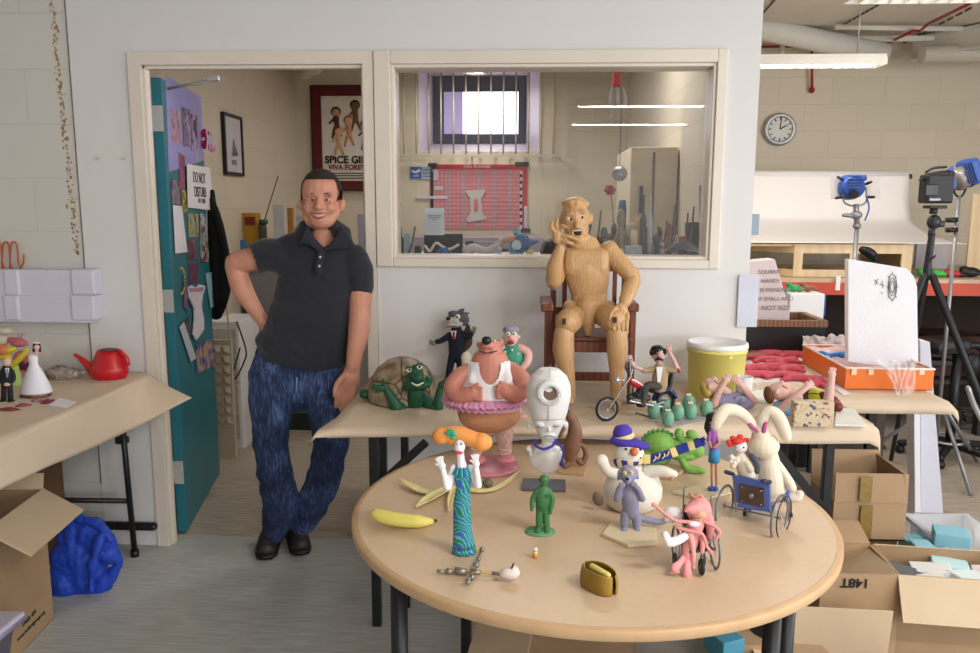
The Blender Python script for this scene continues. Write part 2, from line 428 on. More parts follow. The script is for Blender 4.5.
# the office window in a deep reveal, behind upright bars
rv = MB(); o4 = [(-.97, WB, 2.08), (.09, WB, 2.08), (.09, WB, 2.84), (-.97, WB, 2.84)]; i4 = [(-.90, 7.6, 2.19), (-.03, 7.6, 2.19), (-.03, 7.6, 2.80), (-.90, 7.6, 2.80)]
for i in range(4): quad(rv, o4[i], o4[(i+1) % 4], i4[(i+1) % 4], i4[i])
w2 = struct('window_2', rv, M('reveal_paint', '#cdbfca', .5, var=.04))
f = MB()
for q in ((-.90, -.80, 2.19, 2.80), (-.10, -.03, 2.19, 2.80), (-.8, -.1, 2.19, 2.275), (-.8, -.1, 2.66, 2.8)): wbox(q[0], q[1], 7.57, 7.63, q[2], q[3], f, .004)
f.build('window_frame', M('dark_window_frame', '#3c3f52', .5), w2)
f = MB(); wbox(-.8, -.1, 7.6, 7.61, 2.27, 2.67, f); f.build('glass_pane', M('sky_glow_glass', '#eef1fb', .3, emit=3.2, var=0), w2)
f = MB(); wbox(-.8, -.62, 7.585, 7.598, 2.27, 2.67, f)
f.build('side_sash', M('lilac_sash', '#b3a6cf', .5, emit=.35, var=.02), w2)
bars = MB()
for i in range(14): x = -1.2+i*.109; bars.cyl((x, 7.0, 2.04), (x, 7.0, 2.80), .0075, n=8)
bars.box((-.5, 7.0, 2.04), (1.56, .02, .02)); bars.box((-.5, 7.0, 2.80), (1.56, .02, .02))
for x in (-1.25, -.5, .25): bars.cyl((x, 7.0, 2.04), (x, 7.1, 2.04), .007, n=8)
one('window_bars', bars, M('bar_paint', '#c9bcae', .4), 'row of upright cream security bars in front of the small office window', 'window bars')

# ---- studio ceiling: beams, duct, conduits ----
PIPE = M('duct_paint', '#d3cec3', .5, var=.03)
m = MB(); m.cyl(onY(690, 14, 6.3), onY(884, 54, 6.7), .085, n=20); one('ventilation_duct', m, PIPE, 'large round cream duct slanting under the studio ceiling', 'duct')
m = MB(); m.cyl((3.1, 6.62, 2.80), (5.5, 6.62, 2.86), .07, n=20); one('ventilation_duct', m, PIPE, 'round cream duct running out of view at the top right', 'duct')
m = MB(); A = onY(912, 60, 6.9); B = Vector((4.3, 5.2, A.z+.05)); 
dv = (B-A).normalized(); sd = Vector((dv.y, -dv.x, 0)).normalized()
for w_, z_, h_ in ((.09, 0, .015), (.012, .08, .16), (.09, .16, .015)):
    vs = [p+sd*s_*w_/2+Vector((0, 0, z_+e*h_/2)) for p in (A, B) for s_ in (-1, 1) for e in (-1, 1)]
    m.add(vs, [(0, 1, 3, 2), (4, 6, 7, 5), (0, 4, 5, 1), (2, 3, 7, 6), (0, 2, 6, 4), (1, 5, 7, 3)], False)
struct('trim_2', m, PIPE)
m = MB(); wbox(.97, 5.5, 6.75, 6.79, 2.93, 2.97, m); m.cyl((2.05, 6.75, 2.95), (2.05, 6.75, 2.74), .02)
struct('trim_3', m, PIPE)
RED = M('red_conduit', '#a3262a', .4)
R_ = .011
for j, p in enumerate(([onY(750, 47, 7.02), onY(812, 46, 7.02), onY(812, 92, 7.07)], [onY(855, 44, 6.95), onY(886, 44, 6.95), onZ(913, 31, 2.93), onZ(920, 31, 2.93), onZ(928, 24, 2.93), onZ(985, -4, 2.93)])):
    m = MB()
    for a, b in zip(p, p[1:]): m.cyl(a, b, R_, n=10); m.ball(b, R_*1.1, n=8)
    if not j: m.ball(onY(812, 90, 7.07), .025, n=10)
    one('red_conduit', m, RED, ('red conduit pipe dropping down the studio wall above the clock', 'red conduit pipe running along the studio ceiling at the top right')[j], 'conduit')
m = MB()
for p in ([onZ(764, 12, 2.985), onZ(778, -4, 2.985)], [onZ(841, 26, 2.985), onZ(880, 4, 2.985)], [onZ(903, 43, 2.985), onZ(975, 6, 2.985)]):
    n_ = 9
    for i in range(n_):
        a = p[0].lerp(p[1], i/n_); b = p[0].lerp(p[1], (i+.6)/n_); m.cyl(a, b, .008, n=6)
struct('trim_4', m, M('ceiling_crack_dark', '#544a40', .9))
m = MB(); m.cyl(onZ(835, 27, 2.96), onZ(962, 29, 2.96), .02, n=10); struct('trim_5', m, PIPE)

# ---- fluorescent fixtures ----
TUBE = M('fluorescent_tube', '#f4f6ff', .4, emit=9, var=0); LOUV = M('louvre', '#dcd6cc', .3, metal=.5)
def fixture(a, b, w_, label, power, louvre=True, group=None, h=.07):
    a = Vector(a); b = Vector(b); c = (a+b)/2; L_ = (b-a).length; ang = math.atan2(b.y-a.y, b.x-a.x)
    t = thing('fluorescent_light', label, 'ceiling light', c, group)
    R_ = Matrix.Rotation(ang, 3, 'Z')
    def bx(m, x, y, z, sx, sy, sz):
        vs = [c+R_@Vector((x+i*sx/2, y+j*sy/2, z+k*sz/2)) for i in (-1, 1) for j in (-1, 1) for k in (-1, 1)]
        m.add(vs, [(0, 1, 3, 2), (4, 6, 7, 5), (0, 4, 5, 1), (2, 3, 7, 6), (0, 2, 6, 4), (1, 5, 7, 3)], False)
    m = MB(); bx(m, 0, 0, h/2+.01, L_, w_, .02)
    for s_ in (-1, 1): bx(m, 0, s_*w_/2, 0, L_, .008, h); bx(m, s_*L_/2, 0, 0, .01, w_, h)
    m.build('housing', PIPE, t)
    m = MB(); m.cyl(c+R_@Vector((-L_/2+.04, 0, 0)), c+R_@Vector((L_/2-.04, 0, 0)), .014, n=12); m.build('tube', TUBE, t)
    if louvre:
        m = MB(); k = int(L_/.07)
        for i in range(1, k): bx(m, -L_/2+i*L_/k, 0, -h/2+.012, .003, w_, .026)
        bx(m, 0, 0, -h/2+.012, L_, .003, .026)
        m.build('louvre', LOUV, t)
    for s_ in (-1, 1):
        m = MB(); m.cyl(c+R_@Vector((s_*L_*.35, 0, h/2)), Vector((c+R_@Vector((s_*L_*.35, 0, 0))).to_tuple()[:2]+(CZ,)), .004, n=6)
        m.build('hanger', STEEL, t)
    ld = bpy.data.lights.new('tube_light', 'AREA'); ld.shape = 'RECTANGLE'; ld.size = L_*.95; ld.size_y = w_*.9; ld.energy = power; ld.color = (1, .95, .88)
    lo = bpy.data.objects.new('tube_light', ld); COL.objects.link(lo); lo.parent = t; lo.location = (0, 0, -h/2-.006); lo.rotation_euler = (0, 0, ang)
    return t
fixture((1.13, 5.0, 2.455), (2.11, 5.0, 2.465), .14, 'long fluorescent light hanging above the white backdrop roll', 9, h=.04)
fixture((1.62, 4.2, 2.675), (2.6, 4.2, 2.675), .3, 'louvred fluorescent light at the top edge of the view', 9)
fixture((.52, -2.2, 2.75), (2.0, -2.2, 2.75), .15, 'fluorescent strip light overhead behind the viewer, the nearer reflected in the glass', 42, False, h=.05)
fixture((.56, -4.2, 2.75), (2.2, -4.2, 2.75), .15, 'fluorescent strip light overhead behind the viewer, the farther reflected in the glass', 34, False, h=.05)
fixture((1.1, .5, 2.9), (2.6, .5, 2.9), .25, 'louvred fluorescent light above and right of the round table', 46)
fixture((-.62, 6.35, 2.70), (-.40, 6.75, 2.70), .14, 'small louvred fluorescent light added before the barred office window', 7, h=.04)  # added for the dim office, stands in for a light mirrored in the glass
fixture((-.5, 4.75, 2.86), (.6, 4.75, 2.86), .25, 'louvred fluorescent light added on the office ceiling to brighten the shelf', 15)  # extra unseen fixture, put in to brighten the dark shelf items
# daylight through the rear windows
for i, (a, b) in enumerate(WX):
    ld = bpy.data.lights.new('window_daylight', 'AREA'); ld.shape = 'RECTANGLE'; ld.size = b-a-.1; ld.size_y = 1.5; ld.energy = 60; ld.color = (.93, .95, 1)
    lo = bpy.data.objects.new('window_daylight', ld); COL.objects.link(lo); lo.location = ((a+b)/2, YR-.03, 1.8); lo.rotation_euler = (radians(90), 0, 0)
# small holes and a hook on the partition wall
for p, w_ in (((98, 158), 'left'), ((124, 158), 'right')):
    m = MB(); m.cyl(onY(p[0], p[1], 3.459), onY(p[0], p[1], 3.45), .006, n=8)
    one('wall_screw', m, M('brass', '#a58c4c', .4, metal=.6), 'the %s of two small brass screw heads in the white wall left of the door' % w_, 'screw', 'screws in the wall')
wo = bpy.data.worlds.new('world'); SC.world = wo; wo.use_nodes = True
wo.node_tree.nodes['Background'].inputs[0].default_value = (.8, .88, 1, 1); wo.node_tree.nodes['Background'].inputs[1].default_value = .3
cd = bpy.data.cameras.new('camera'); cam = bpy.data.objects.new('camera', cd); COL.objects.link(cam); cam.location = CAM; cam.rotation_euler = RM.to_euler()
cd.sensor_width = 36; cd.lens = FPX*36/980; cd.clip_start = .05; SC.camera = cam
SC.view_settings.view_transform = 'Standard'; SC.view_settings.look = 'None'; SC.view_settings.gamma = 1; SC.view_settings.exposure = 0.48
KRAFT = M('kraft_paper', '#cdbaa3', .65, var=.03, vs=5, bump=.15, bs=9)
CARD = M('cardboard', '#a98d6e', .8, var=.06, vs=6, bump=.05, bs=60)
CARDL = M('cardboard_pale', '#c9b498', .8, var=.05, vs=6, bump=.05, bs=60)
WOODTOP = M('beech_laminate', '#cbb193', .38, var=.025, vs=40, bump=.02, bs=90)
WOODEDGE = M('beech_edge', '#c2a07a', .4, var=.06, vs=20)
INK = M('black_ink', '#1a1a1c', .7)
TZ = .82; LZ = .84; RZ = .75; T2Z = .80
# ---------- round table ----------
t = thing('round_table', 'round beech-topped table with black legs carrying the foreground puppets', 'table', (.183, 2.16, 0))
m = MB(); m.lathe((.183, 2.16, RZ-.026), [(0, 0), (.654, 0), (.654, .026), (0, .026)], n=128, smooth=False); m.build('tabletop', WOODTOP, t)
m = MB(); m.lathe((.183, 2.16, RZ-.0265), [(.6545, 0), (.668, .001), (.6705, .004), (.6705, .022), (.668, .026), (.6545, .0262)], n=128, caps=False); m.build('edge_band', WOODEDGE, t)
for x, y in ((onY(399, 600, 1.8).x, 1.80), (onY(772, 630, 1.76).x, 1.76), (onY(786, 625, 1.86).x, 1.86), (-.19, 2.42)):
    m = MB(); m.cyl((x, y, 0), (x, y, RZ-.03), .021 if y < 2.4 else .018, n=20); m.cyl((x, y, 0), (x, y, .02), .025, n=20); m.build('leg', BLACK, t)
m = MB(); m.box((.155, 2.0, RZ-.05), (.66, .04, .03)); m.box((.155, 2.3, RZ-.05), (.66, .04, .03)); m.build('under_frame', BLACK, t)
m = MB(); m.box(onY(408, 590, 1.80), (.05, .006, .02)); m.build('bracket', STEEL, t)
# ---------- long table behind it ----------
FL = onZ(326, 431, TZ); FR = onZ(876, 425, TZ)
def paper(name, label, xa, xb, yf, yb, z, hang_f, hang_l, hang_r, up_b=0, nu=60, seed=1, cornerfn=None, skew=None):
    """kraft sheet draped over a table top: v runs from the front hem over the top to the back"""
    hf = hang_f if callable(hang_f) else (lambda u: hang_f)
    W = hang_l+(xb-xa)+hang_r
    def f(u, v):
        s_ = u*W - hang_l; x = xa+s_; dz = 0
        if s_ < 0: x = xa-.012+s_*.25; dz = s_*.95
        elif s_ > xb-xa: x = xb+.012+(s_-(xb-xa))*.25; dz = -(s_-(xb-xa))*.95
        y0 = yf+(skew(x) if skew else 0); h = hf(u); D = yb-y0; Tt = h+D+up_b; q = v*Tt
        if q < h: y = y0-.010-.1*(h-q); zz = z-(h-q)
        elif q < h+D: y = y0+(q-h); zz = z
        else: y = yb-.004; zz = z+(q-h-D)
        w_ = noise.noise(Vector((x*3+seed, y*3, zz*4)))*.004+noise.noise(Vector((x*9+seed, y*8, 3)))*.0015
        if zz+dz < z-.003: y -= abs(w_)*2.5; x += w_*.5
        else: zz += max(w_, -.001)+.0015
        p = Vector((x, y, zz+dz+.004))
        return cornerfn(p, u, v) if cornerfn else p
    m = MB(); m.grid(f, nu, 44, thick=.0015)
    return one(name, m, KRAFT, label, 'paper cover')
t = thing('folding_table', 'long folding table against the white wall, its paper-covered top full of puppets', 'table', (.25, 3.0, 0))
m = MB(); m.slab([(FL.x, FL.y+.012), (FR.x, FR.y+.012), (FR.x+.0, 3.22), (.97, 3.22), (.97, 3.44), (FL.x, 3.44)], TZ-.03, TZ, .003); m.build('tabletop', WOODEDGE, t)
for i, (p, q) in enumerate((((377, 447), (374, 636)), ((827, 452), (826, 613)))):
    f_ = onY((p[0]+q[0])/2+(2 if i else 0), 530, 2.80)
    m = MB(); m.box((f_.x, 2.80 if i == 0 else 2.85, (TZ-.03)/2), (.034, TZ-.03, .034), bev=.004); m.build('leg', BLACK, t)
for x in (-.63, 1.15):
    m = MB(); m.box((x, 3.33, (TZ-.03)/2), (.034, TZ-.03, .034), bev=.004); m.build('leg', BLACK, t)
for pts in ([(426, 442), (380, 484)], [(772, 445), (826, 512)]):
    a = onY(*pts[0], 2.84); b = onY(*pts[1], 2.84); c_ = (a+b)/2; m = MB(); m.box(c_, ((b-a).length, .03, .02), a=math.degrees(math.atan2(b.z-a.z, b.x-a.x))); m.build('brace', BLACK, t)
c_ = onY(405.5, 500, 2.95); m = MB(); m.box((c_.x, 2.95, .395), (.028, .79, .028)); m.build('centre_leg', BLACK, t)
def cf(p, u, v):
    # the free front-left corner flares up and out
    a = max(0, 1-u/.05)*max(0, 1-v/.22)
    return p+Vector((-.035*a, -.05*a, .012*a))
paper('paper_cover', 'brown kraft paper covering the long table under the large puppets', FL.x+.01, FR.x-.01, FL.y, 3.44, TZ, lambda u: .022+.045*min(1, max(0, (u-.35)/.5)), .035, .05, .012, seed=2, cornerfn=cf, skew=lambda x: (FR.y-FL.y)*(x-FL.x)/(FR.x-FL.x))
# ---------- second table (right) ----------
a2 = onZ(952, 404, T2Z)
t = thing('work_table', 'paper-covered table at the right carrying the orange tray', 'table', (1.5, 4.1, 0))
m = MB(); m.slab([(1.29, a2.y+.02), (1.75, a2.y+.02), (1.75, 4.75), (.99, 4.75), (.99, 3.62), (1.29, 3.62)], T2Z-.03, T2Z, .003); m.build('tabletop', WOODEDGE, t)
for x, y in ((1.33, 3.4), (1.55, 3.5), (1.05, 4.7), (1.74, 4.7)):
    m = MB(); m.box((x, y, (T2Z-.03)/2), (.035, T2Z-.03, .035)); m.build('leg', BLACK, t)
paper('paper_cover', 'brown kraft paper covering the right-hand table under the orange tray', 1.02, 1.76, a2.y, 4.74, T2Z, .045, 0, .05, 0, nu=30, seed=5)
m = MB(); m.slab([(1.36, 3.60), (1.66, 3.60), (1.66, 3.64), (1.36, 3.64)], 0, T2Z-.035); one('dark_panel', m, M('brown_board', '#4e4038', .7, var=.1), 'dark brown board standing under the right-hand table', 'board')
# ---------- left bench ----------
cr = [onZ(-30, 461, LZ), onZ(149, 376, LZ)]
t = thing('trestle_table', 'black-legged table at the left under brown paper', 'table', (-2.3, 3.0, 0))
tip = onZ(149, 376, LZ)
e0 = onZ(0, 446, LZ); e1 = onZ(100, 398, LZ); dirv = (e1-e0).normalized()
L0 = e0-dirv*.9
m = MB(); m.slab([(L0.x, L0.y), (tip.x-.03, 3.41), (tip.x-.04, 3.45), (-3.4, 3.45), (-3.4, L0.y)], LZ-.03, LZ, .003); m.build('tabletop', WOODEDGE, t)
lf = onZ(135, 556, 0); lt = onY(122, 436, lf.y-.02)
m = MB(); m.cyl((lf.x, lf.y, 0), (lt.x, lt.y, LZ-.03), .013, n=14); m.cyl((lf.x, lf.y, 0), (lf.x, lf.y, .03), .019, n=14)
m.box(onY(122, 440, lf.y), (.05, .03, .03)); m.build('leg', BLACK, t)
m = MB(); a = onY(130, 501, lf.y); m.cyl(a, (a.x-1.0, a.y-.02, a.z), .012, n=10); m.build('rail', BLACK, t)
m = MB(); m.cyl((-3.3, 2.2, 0), (-3.3, 2.2, LZ-.03), .016); m.build('leg', BLACK, t)
# paper: crease polyline -> hem polyline
m = MB()
cre = [onZ(-60, 475, LZ), onZ(0, 446, LZ), onZ(40, 427, LZ), onZ(90, 404, LZ), onZ(128, 386, LZ), onZ(150, 375.5, LZ)]
hem = [onY(-60, 520, cre[0].y-.03), onY(0, 491, cre[1].y-.03), onY(40, 472, cre[2].y-.03), onY(90, 450, cre[3].y-.03), onY(135, 429, cre[4].y-.05), onY(192, 399, cre[5].y-.10)]
bk = [Vector((-3.5, 3.45, LZ)), Vector((-3.0, 3.45, LZ)), Vector((-2.5, 3.45, LZ)), Vector((-2.2, 3.45, LZ)), Vector((-1.9, 3.45, LZ)), Vector((-1.76, 3.45, LZ))]
cr_, he_, bk_ = crom(cre, 8), crom(hem, 8), crom(bk, 8)
def f(u, v):
    i = u*(len(cr_)-1); k = min(int(i), len(cr_)-2); t_ = i-k
    c_, h_, b_ = cr_[k].lerp(cr_[k+1], t_), he_[k].lerp(he_[k+1], t_), bk_[k].lerp(bk_[k+1], t_)
    if v < .4: p = h_.lerp(c_, v/.4); p.y -= .012*sin(pi*v/.4)+.01*noise.noise(Vector((p.x*5, p.z*9, 1))); 
    else: p = c_.lerp(b_, (v-.4)/.6)
    p.z += .005+.003*noise.noise(p*6); return p
m.grid(f, 60, 30, thick=.0015)
one('paper_cover', m, KRAFT, 'brown kraft paper hanging over the left table to a pointed corner', 'paper cover')

# ---------- cardboard boxes ----------
def carton(label, loc, size, rz, flaps, mat=CARD, matin=CARD, fl=.5, cat='cardboard box', name='cardboard_box', group=None, th=.006):
    w_, d_, h_ = size; L = Vector(loc); t = thing(name, label, cat, L, group); R_ = Matrix.Rotation(radians(rz), 3, 'Z')
    def Q(x, y, z): return L+R_@Vector((x, y, z))
    def bxx(m, x0, x1, y0, y1, z0, z1):
        vs = [Q(x, y, z) for x in (x0, x1) for y in (y0, y1) for z in (z0, z1)]
        m.add(vs, [(0, 1, 3, 2), (4, 6, 7, 5), (0, 4, 5, 1), (2, 3, 7, 6), (0, 2, 6, 4), (1, 5, 7, 3)], False)
    m = MB()
    bxx(m, -w_/2, w_/2, -d_/2, -d_/2+th, 0, h_); bxx(m, -w_/2, w_/2, d_/2-th, d_/2, 0, h_)
    bxx(m, -w_/2, -w_/2+th, -d_/2+th, d_/2-th, 0, h_); bxx(m, w_/2-th, w_/2, -d_/2+th, d_/2-th, 0, h_); bxx(m, -w_/2, w_/2, -d_/2, d_/2, 0, th)
    m.build('body', mat, t)
    for k, v in flaps.items():
        ang, ln = (v if isinstance(v, tuple) else (v, fl*(d_ if k in 'fb' else w_)))
        a = radians(ang)   # 0 = straight up, 90 = flat outwards, 180 = hanging down
        if k == 'f': h0, ax, out = Vector((0, -d_/2, h_)), Vector((1, 0, 0)), Vector((0, -1, 0)); W2 = w_
        if k == 'b': h0, ax, out = Vector((0, d_/2, h_)), Vector((1, 0, 0)), Vector((0, 1, 0)); W2 = w_
        if k == 'l': h0, ax, out = Vector((-w_/2, 0, h_)), Vector((0, 1, 0)), Vector((-1, 0, 0)); W2 = d_
        if k == 'r': h0, ax, out = Vector((w_/2, 0, h_)), Vector((0, 1, 0)), Vector((1, 0, 0)); W2 = d_
        dv_ = out*sin(a)+Vector((0, 0, 1))*cos(a); nn = ax.cross(dv_)*th*.6
        b0 = h0+ax*(-W2/2); b1 = h0+ax*(W2/2)
        vs = [b0+nn, b1+nn, b1+dv_*ln+nn, b0+dv_*ln+nn, b0-nn, b1-nn, b1+dv_*ln-nn, b0+dv_*ln-nn]
        m = MB(); m.add([L+R_@v for v in vs], [(0, 1, 2, 3), (7, 6, 5, 4), (0, 4, 5, 1), (1, 5, 6, 2), (2, 6, 7, 3), (3, 7, 4, 0)], False)
        m.build('flap', matin, t)
    return t, Q
TAPE = M('brown_tape', '#8a7340', .3, var=.15, vs=60)
# left: open box under the bench
b_ = onZ(54, 618, 0); f_ = onZ(23, 652, 0); hb = onY(45, 489, b_.y).z; dy_ = (b_-f_).normalized(); rzb = math.degrees(math.atan2(dy_.y, dy_.x))-90; dx_ = Vector((dy_.y, -dy_.x, 0)); cb_ = b_-dy_*.2-dx_*.19
t, Q = carton('open cardboard box with a pale flap sticking out under the left table', cb_, (.38, .40, hb), rzb, {'r': (122, .17), 'b': (15, .06), 'l': (30, .1)}, M('cardboard_tan', '#a08565', .8, var=.07, vs=6), CARDL)
text('Deals 4/4', .026, INK, 'printed_lettering', t, Q(.1925, .02, .10), dy_, (0, 0, 1)); text('www.hollandgroup.org', .022, INK, 'printed_lettering', t, Q(.1925, .03, .065), dy_, (0, 0, 1))
p = onZ(60, 553, 0)
carton('dark brown cardboard box standing behind the blue bag under the left table', (p.x-.18, 3.27, 0), (.4, .24, .50), 0, {}, M('cardboard_dark', '#6b5038', .8, var=.08))
m = MB(); m.box((-3.05, 2.9, .2), (.5, .4, .4)); 
# boxes right
def stack(px, py, Y):  # ground point under a photo pixel column
    return onY(px, py, Y)
p = onY(868, 541, 2.95)
t, Q = carton('tall-flapped cardboard box with a strip of brown tape, topmost of the stack', (p.x, p.y+.13, p.z), (.275, .25, onY(868, 503, 2.95).z-p.z), 0, {'f': (-3, .115), 'b': (8, .13), 'r': (-8, .12)})
m = MB(); m.box(onY(866, 522, 2.944), (.045, .135, .002)); m.box(onY(866, 489, 2.942), (.045, .10, .002)); m.build('tape', TAPE, t)
TZb = p.z
carton('plain cardboard box directly beneath the taped box', (p.x+.0, p.y+.14, TZb-.215), (.25, .22, .21), 0, {})
carton('lower cardboard box at the foot of the taped stack', (p.x+.0, p.y+.15, 0), (.27, .26, TZb-.22), 0, {})
p = onZ(858, 648, 0); 
t, Q = carton('open cardboard box printed 148T with upright arrows', (onY(862, 600, 2.5).x, 2.64, 0), (.26, .24, onY(862, 574, 2.52).z), 0, {'b': (70, .12), 'l': (60, .1)})
text('148T', .045, INK, 'printed_lettering', t, Q(-.02, -.124, onY(862, 574, 2.52).z-.03), (-1, 0, 0), (0, 0, -1), bold=.0008)
for k_, dx in enumerate((-.06, 0, .06)):
    m = MB(); c_ = Q(dx, -.122, .115); m.box(c_, (.022, .075, .002)); m.box(c_+Vector((0, 0, .046)), (.052, .014, .002)); m.build('printed_arrow', INK, t)
t, Q = carton('open cardboard box with wide flaps at the foot of the round table', (1.0, 2.28, 0), (.33, .26, .165), -3, {'b': (-6, .17), 'f': (65, .1), 'l': (80, .1), 'r': (80, .1)}, CARD, CARDL)
# bin and large open box front right
PLC = M('clear_plastic', '#dfe3ea', .25, alpha=.55, var=.02, spec=.6)
c0 = onY(900, 578, 2.50)
t, Q = carton('open cardboard box with pale folded-out flaps holding paper packets, bottom right corner', (c0.x+.235, 2.50+.12, 0), (.44, .24, c0.z), -6, {'f': (150, .15), 'l': (128, .17), 'b': (150, .10), 'r': (100, .2)}, M('cardboard_tan', '#a08565'), CARDL)
bi = [(-.16, -.02, '#5b5f66', .15), (-.06, .03, '#e8e8e8', .14), (.05, -.03, '#dbe9ea', .15), (.14, .04, '#e9dfe0', .13), (-.1, -.1, '#ececec', .12), (.02, .1, '#bfe0e6', .13), (.16, -.1, '#cfe6e3', .11)]
lab = ['grey', 'white', 'pale mint', 'pale pink', 'small white', 'light blue', 'pale green']
for (x, y, c_, s_), lb in zip(bi, lab):
    m = MB(); m.box(Q(x, y*.75, c0.z-.045), (s_*.9, .035, .085), a=random.uniform(-12, 12), rz=random.uniform(-25, 25), bev=.003)
    one('paper_packet', m, M('packet_'+c_[1:], c_, .6), lb+' paper packet in the open box at the bottom right', 'packet', 'packets in the open box')
cb = onY(904, 516, 3.3); 
t = thing('plastic_bin', 'translucent white plastic bin of light blue boxes behind the open carton', 'bin', (2.02, 3.22, 0))
m = MB(); zt = onY(930, 545, 3.0).z
def binwall(m, cx, cy, w0, d0, w1, d1, z0, z1, th=.006, rim=.02):
    o = [(-w0/2, -d0/2), (w0/2, -d0/2), (w0/2, d0/2), (-w0/2, d0/2)]; p1 = [(x*w1/w0, y*d1/d0) for x, y in o]
    vs = [(cx+x, cy+y, z0) for x, y in o]+[(cx+x, cy+y, z1) for x, y in p1]
    k_ = (w1+2*rim)/w1; k2 = (d1+2*rim)/d1
    vs += [(cx+x*k_, cy+y*k2, z1) for x, y in p1]+[(cx+x*k_, cy+y*k2, z1-.015) for x, y in p1]
    fs = [(3, 2, 1, 0)]+[(i, (i+1) % 4, (i+1) % 4+4, i+4) for i in range(4)]+[(i+4, (i+1) % 4+4, (i+1) % 4+8, i+8) for i in range(4)]+[(i+8, (i+1) % 4+8, (i+1) % 4+12, i+12) for i in range(4)]
    t_ = bmesh.new(); vv = [t_.verts.new(v) for v in vs]
    for g_ in fs: t_.faces.new([vv[i] for i in g_])
    bmesh.ops.recalc_face_normals(t_, faces=t_.faces[:]); bmesh.ops.bevel(t_, geom=[e for e in t_.edges if abs(e.verts[0].co.z-e.verts[1].co.z) > .03], offset=.02, segments=3, affect='EDGES')
    bmesh.ops.solidify(t_, geom=t_.faces[:], thickness=th*.5); m.merge(t_, lambda v: v, 0, True)
zb = .325
binwall(m, 1.735, 3.03, .20, .34, .24, .40, 0, zb); m.build('tub', PLC, t)
BLUE = M('light_blue_card', '#8cc4d8', .6)
for i, (px, py, Y, s_, lb) in enumerate(((950, 545, 2.95, (.12, .12, .10), 'largest light blue box, at the right of the plastic bin'), (922, 551, 2.88, (.07, .06, .08), 'low light blue box in front in the plastic bin'), (914, 546, 3.0, (.08, .06, .08), 'light blue box at the back left of the plastic bin'), (926, 540, 3.1, (.09, .05, .08), 'light blue box at the rear of the plastic bin'))):
    m = MB(); c_ = onY(px, py, Y); tp = c_.z+s_[1]/2; m.box((c_.x, c_.y, tp/2+.004), (s_[0], tp-.008, s_[2]), rz=-20+i*17, bev=.003); one('blue_box', m, BLUE, lb, 'box', 'light blue boxes in the bin')
# boxes beneath the round table
p = onZ(480, 620, 0)
t, Q = carton('cardboard box under the round table with its pale flap folded out to the left', (.20, 2.42, 0), (.34, .28, .20), -6, {'l': (98, .20)}, M('cardboard_tan', '#a08565'), CARDL)
m = MB(); m.box(Q(.01, -.142, .1), (.03, .2, .002), rz=-6); m.build('tape', M('clear_tape', '#8c7350', .2), t)
for rz_, flp in ((0, None),):
    m = MB(); m.box(Q(0, 0, .197), (.335, .004, .275), rz=-6); m.build('lid', CARD, t)
t, Q = carton('cardboard box lid with a round dark mark, below the front of the round table', (.62, 2.12, 0), (.46, .40, .16), 4, {}, CARD)
m = MB(); m.box(Q(0, 0, .158), (.455, .004, .395), rz=4); m.build('lid', CARDL, t)
m = MB(); m.lathe(Q(.0, -.08, .1605), [(0, 0), (.09, 0), (.09, .001), (0, .001)], n=32, sy=1, smooth=False); m.build('round_mark', INK, t)
m = MB(); m.box(onZ(727, 650, .19)+Vector((0, .04, 0)), (.085, .07, .10), rz=25, bev=.003)
one('blue_box', m, M('teal_card', '#4d93ad', .6), 'small teal blue box under the front edge of the round table', 'box')
t, Q = carton('low cardboard tray with printed round logo beside the teal box', (.87, 2.55, 0), (.36, .30, .2), 3, {}, CARD)
m = MB(); m.box(Q(0, 0, .197), (.355, .004, .295), rz=3); m.build('lid', CARD, t)
m = MB(); m.lathe(Q(-.03, -.05, .2), [(0, 0), (.085, 0), (.085, .001), (0, .001)], n=32, smooth=False); m.build('round_mark', INK, t)
text('OOO', .035, CARDL, 'printed_lettering', t, Q(-.03, -.06, .202), (1, 0, 0), (0, 1, 0))
# plastic tub bottom left
t = thing('plastic_tub', 'pale lilac plastic storage tub cut by the bottom left corner', 'tub', (-1.9, 2.35, 0))
PLL = M('lilac_plastic', '#b9b4cf', .3, alpha=.8, var=.02)
c_ = onZ(26, 611, .24); tx, ty = c_.x-.235, c_.y-.19
m = MB(); binwall(m, tx, ty, .36, .29, .43, .34, 0, .225); m.build('tub', PLL, t)
m = MB(); m.box((tx, ty, .232), (.47, .02, .38), bev=.009); m.build('lid', M('lilac_lid', '#c5c0d8', .3, var=.02), t)
# blue cloth bag under the bench
c_ = onZ(88, 600, 0); Yb = c_.y+.09
m = MB(Yb)
m.ball((80, 566, 2), (30, 38, 22)); m.ball((70, 578, 0), (22, 27, 22)); m.ball((74, 536, 4), (18, 22, 16)); m.limb([(88, 535, 2), (104, 548, -2), (121, 563, -3)], [20, 16, 3], n=14, flat=.7); m.limb([(86, 590, 0), (104, 580, -2), (121, 565, -3)], [14, 12, 3], n=14, flat=.8)
m.limb([(78, 518, 0), (96, 524, -5), (112, 540, -9)], [5, 4, 2.5]); m.limb([(62, 600, -8), (80, 602, -9), (92, 600, -8)], 6); m.limb([(100, 538, -14), (94, 560, -20), (90, 590, -18)], [4, 4, 5])
def crum(p): return .010*noise.noise(p*9)+.020*abs(noise.noise(Vector((p.x*12+3, p.y*9, p.z*9))))-.006+.006*abs(noise.noise(p*28))
o = one('cloth_bag', m, M('blue_nylon', '#1f45b8', .55, var=.12, vs=9, bump=.3, bs=60), 'crumpled royal blue cloth bag lying on the floor under the left table', 'bag', remesh=1.1, smooth=5, disp=crum)

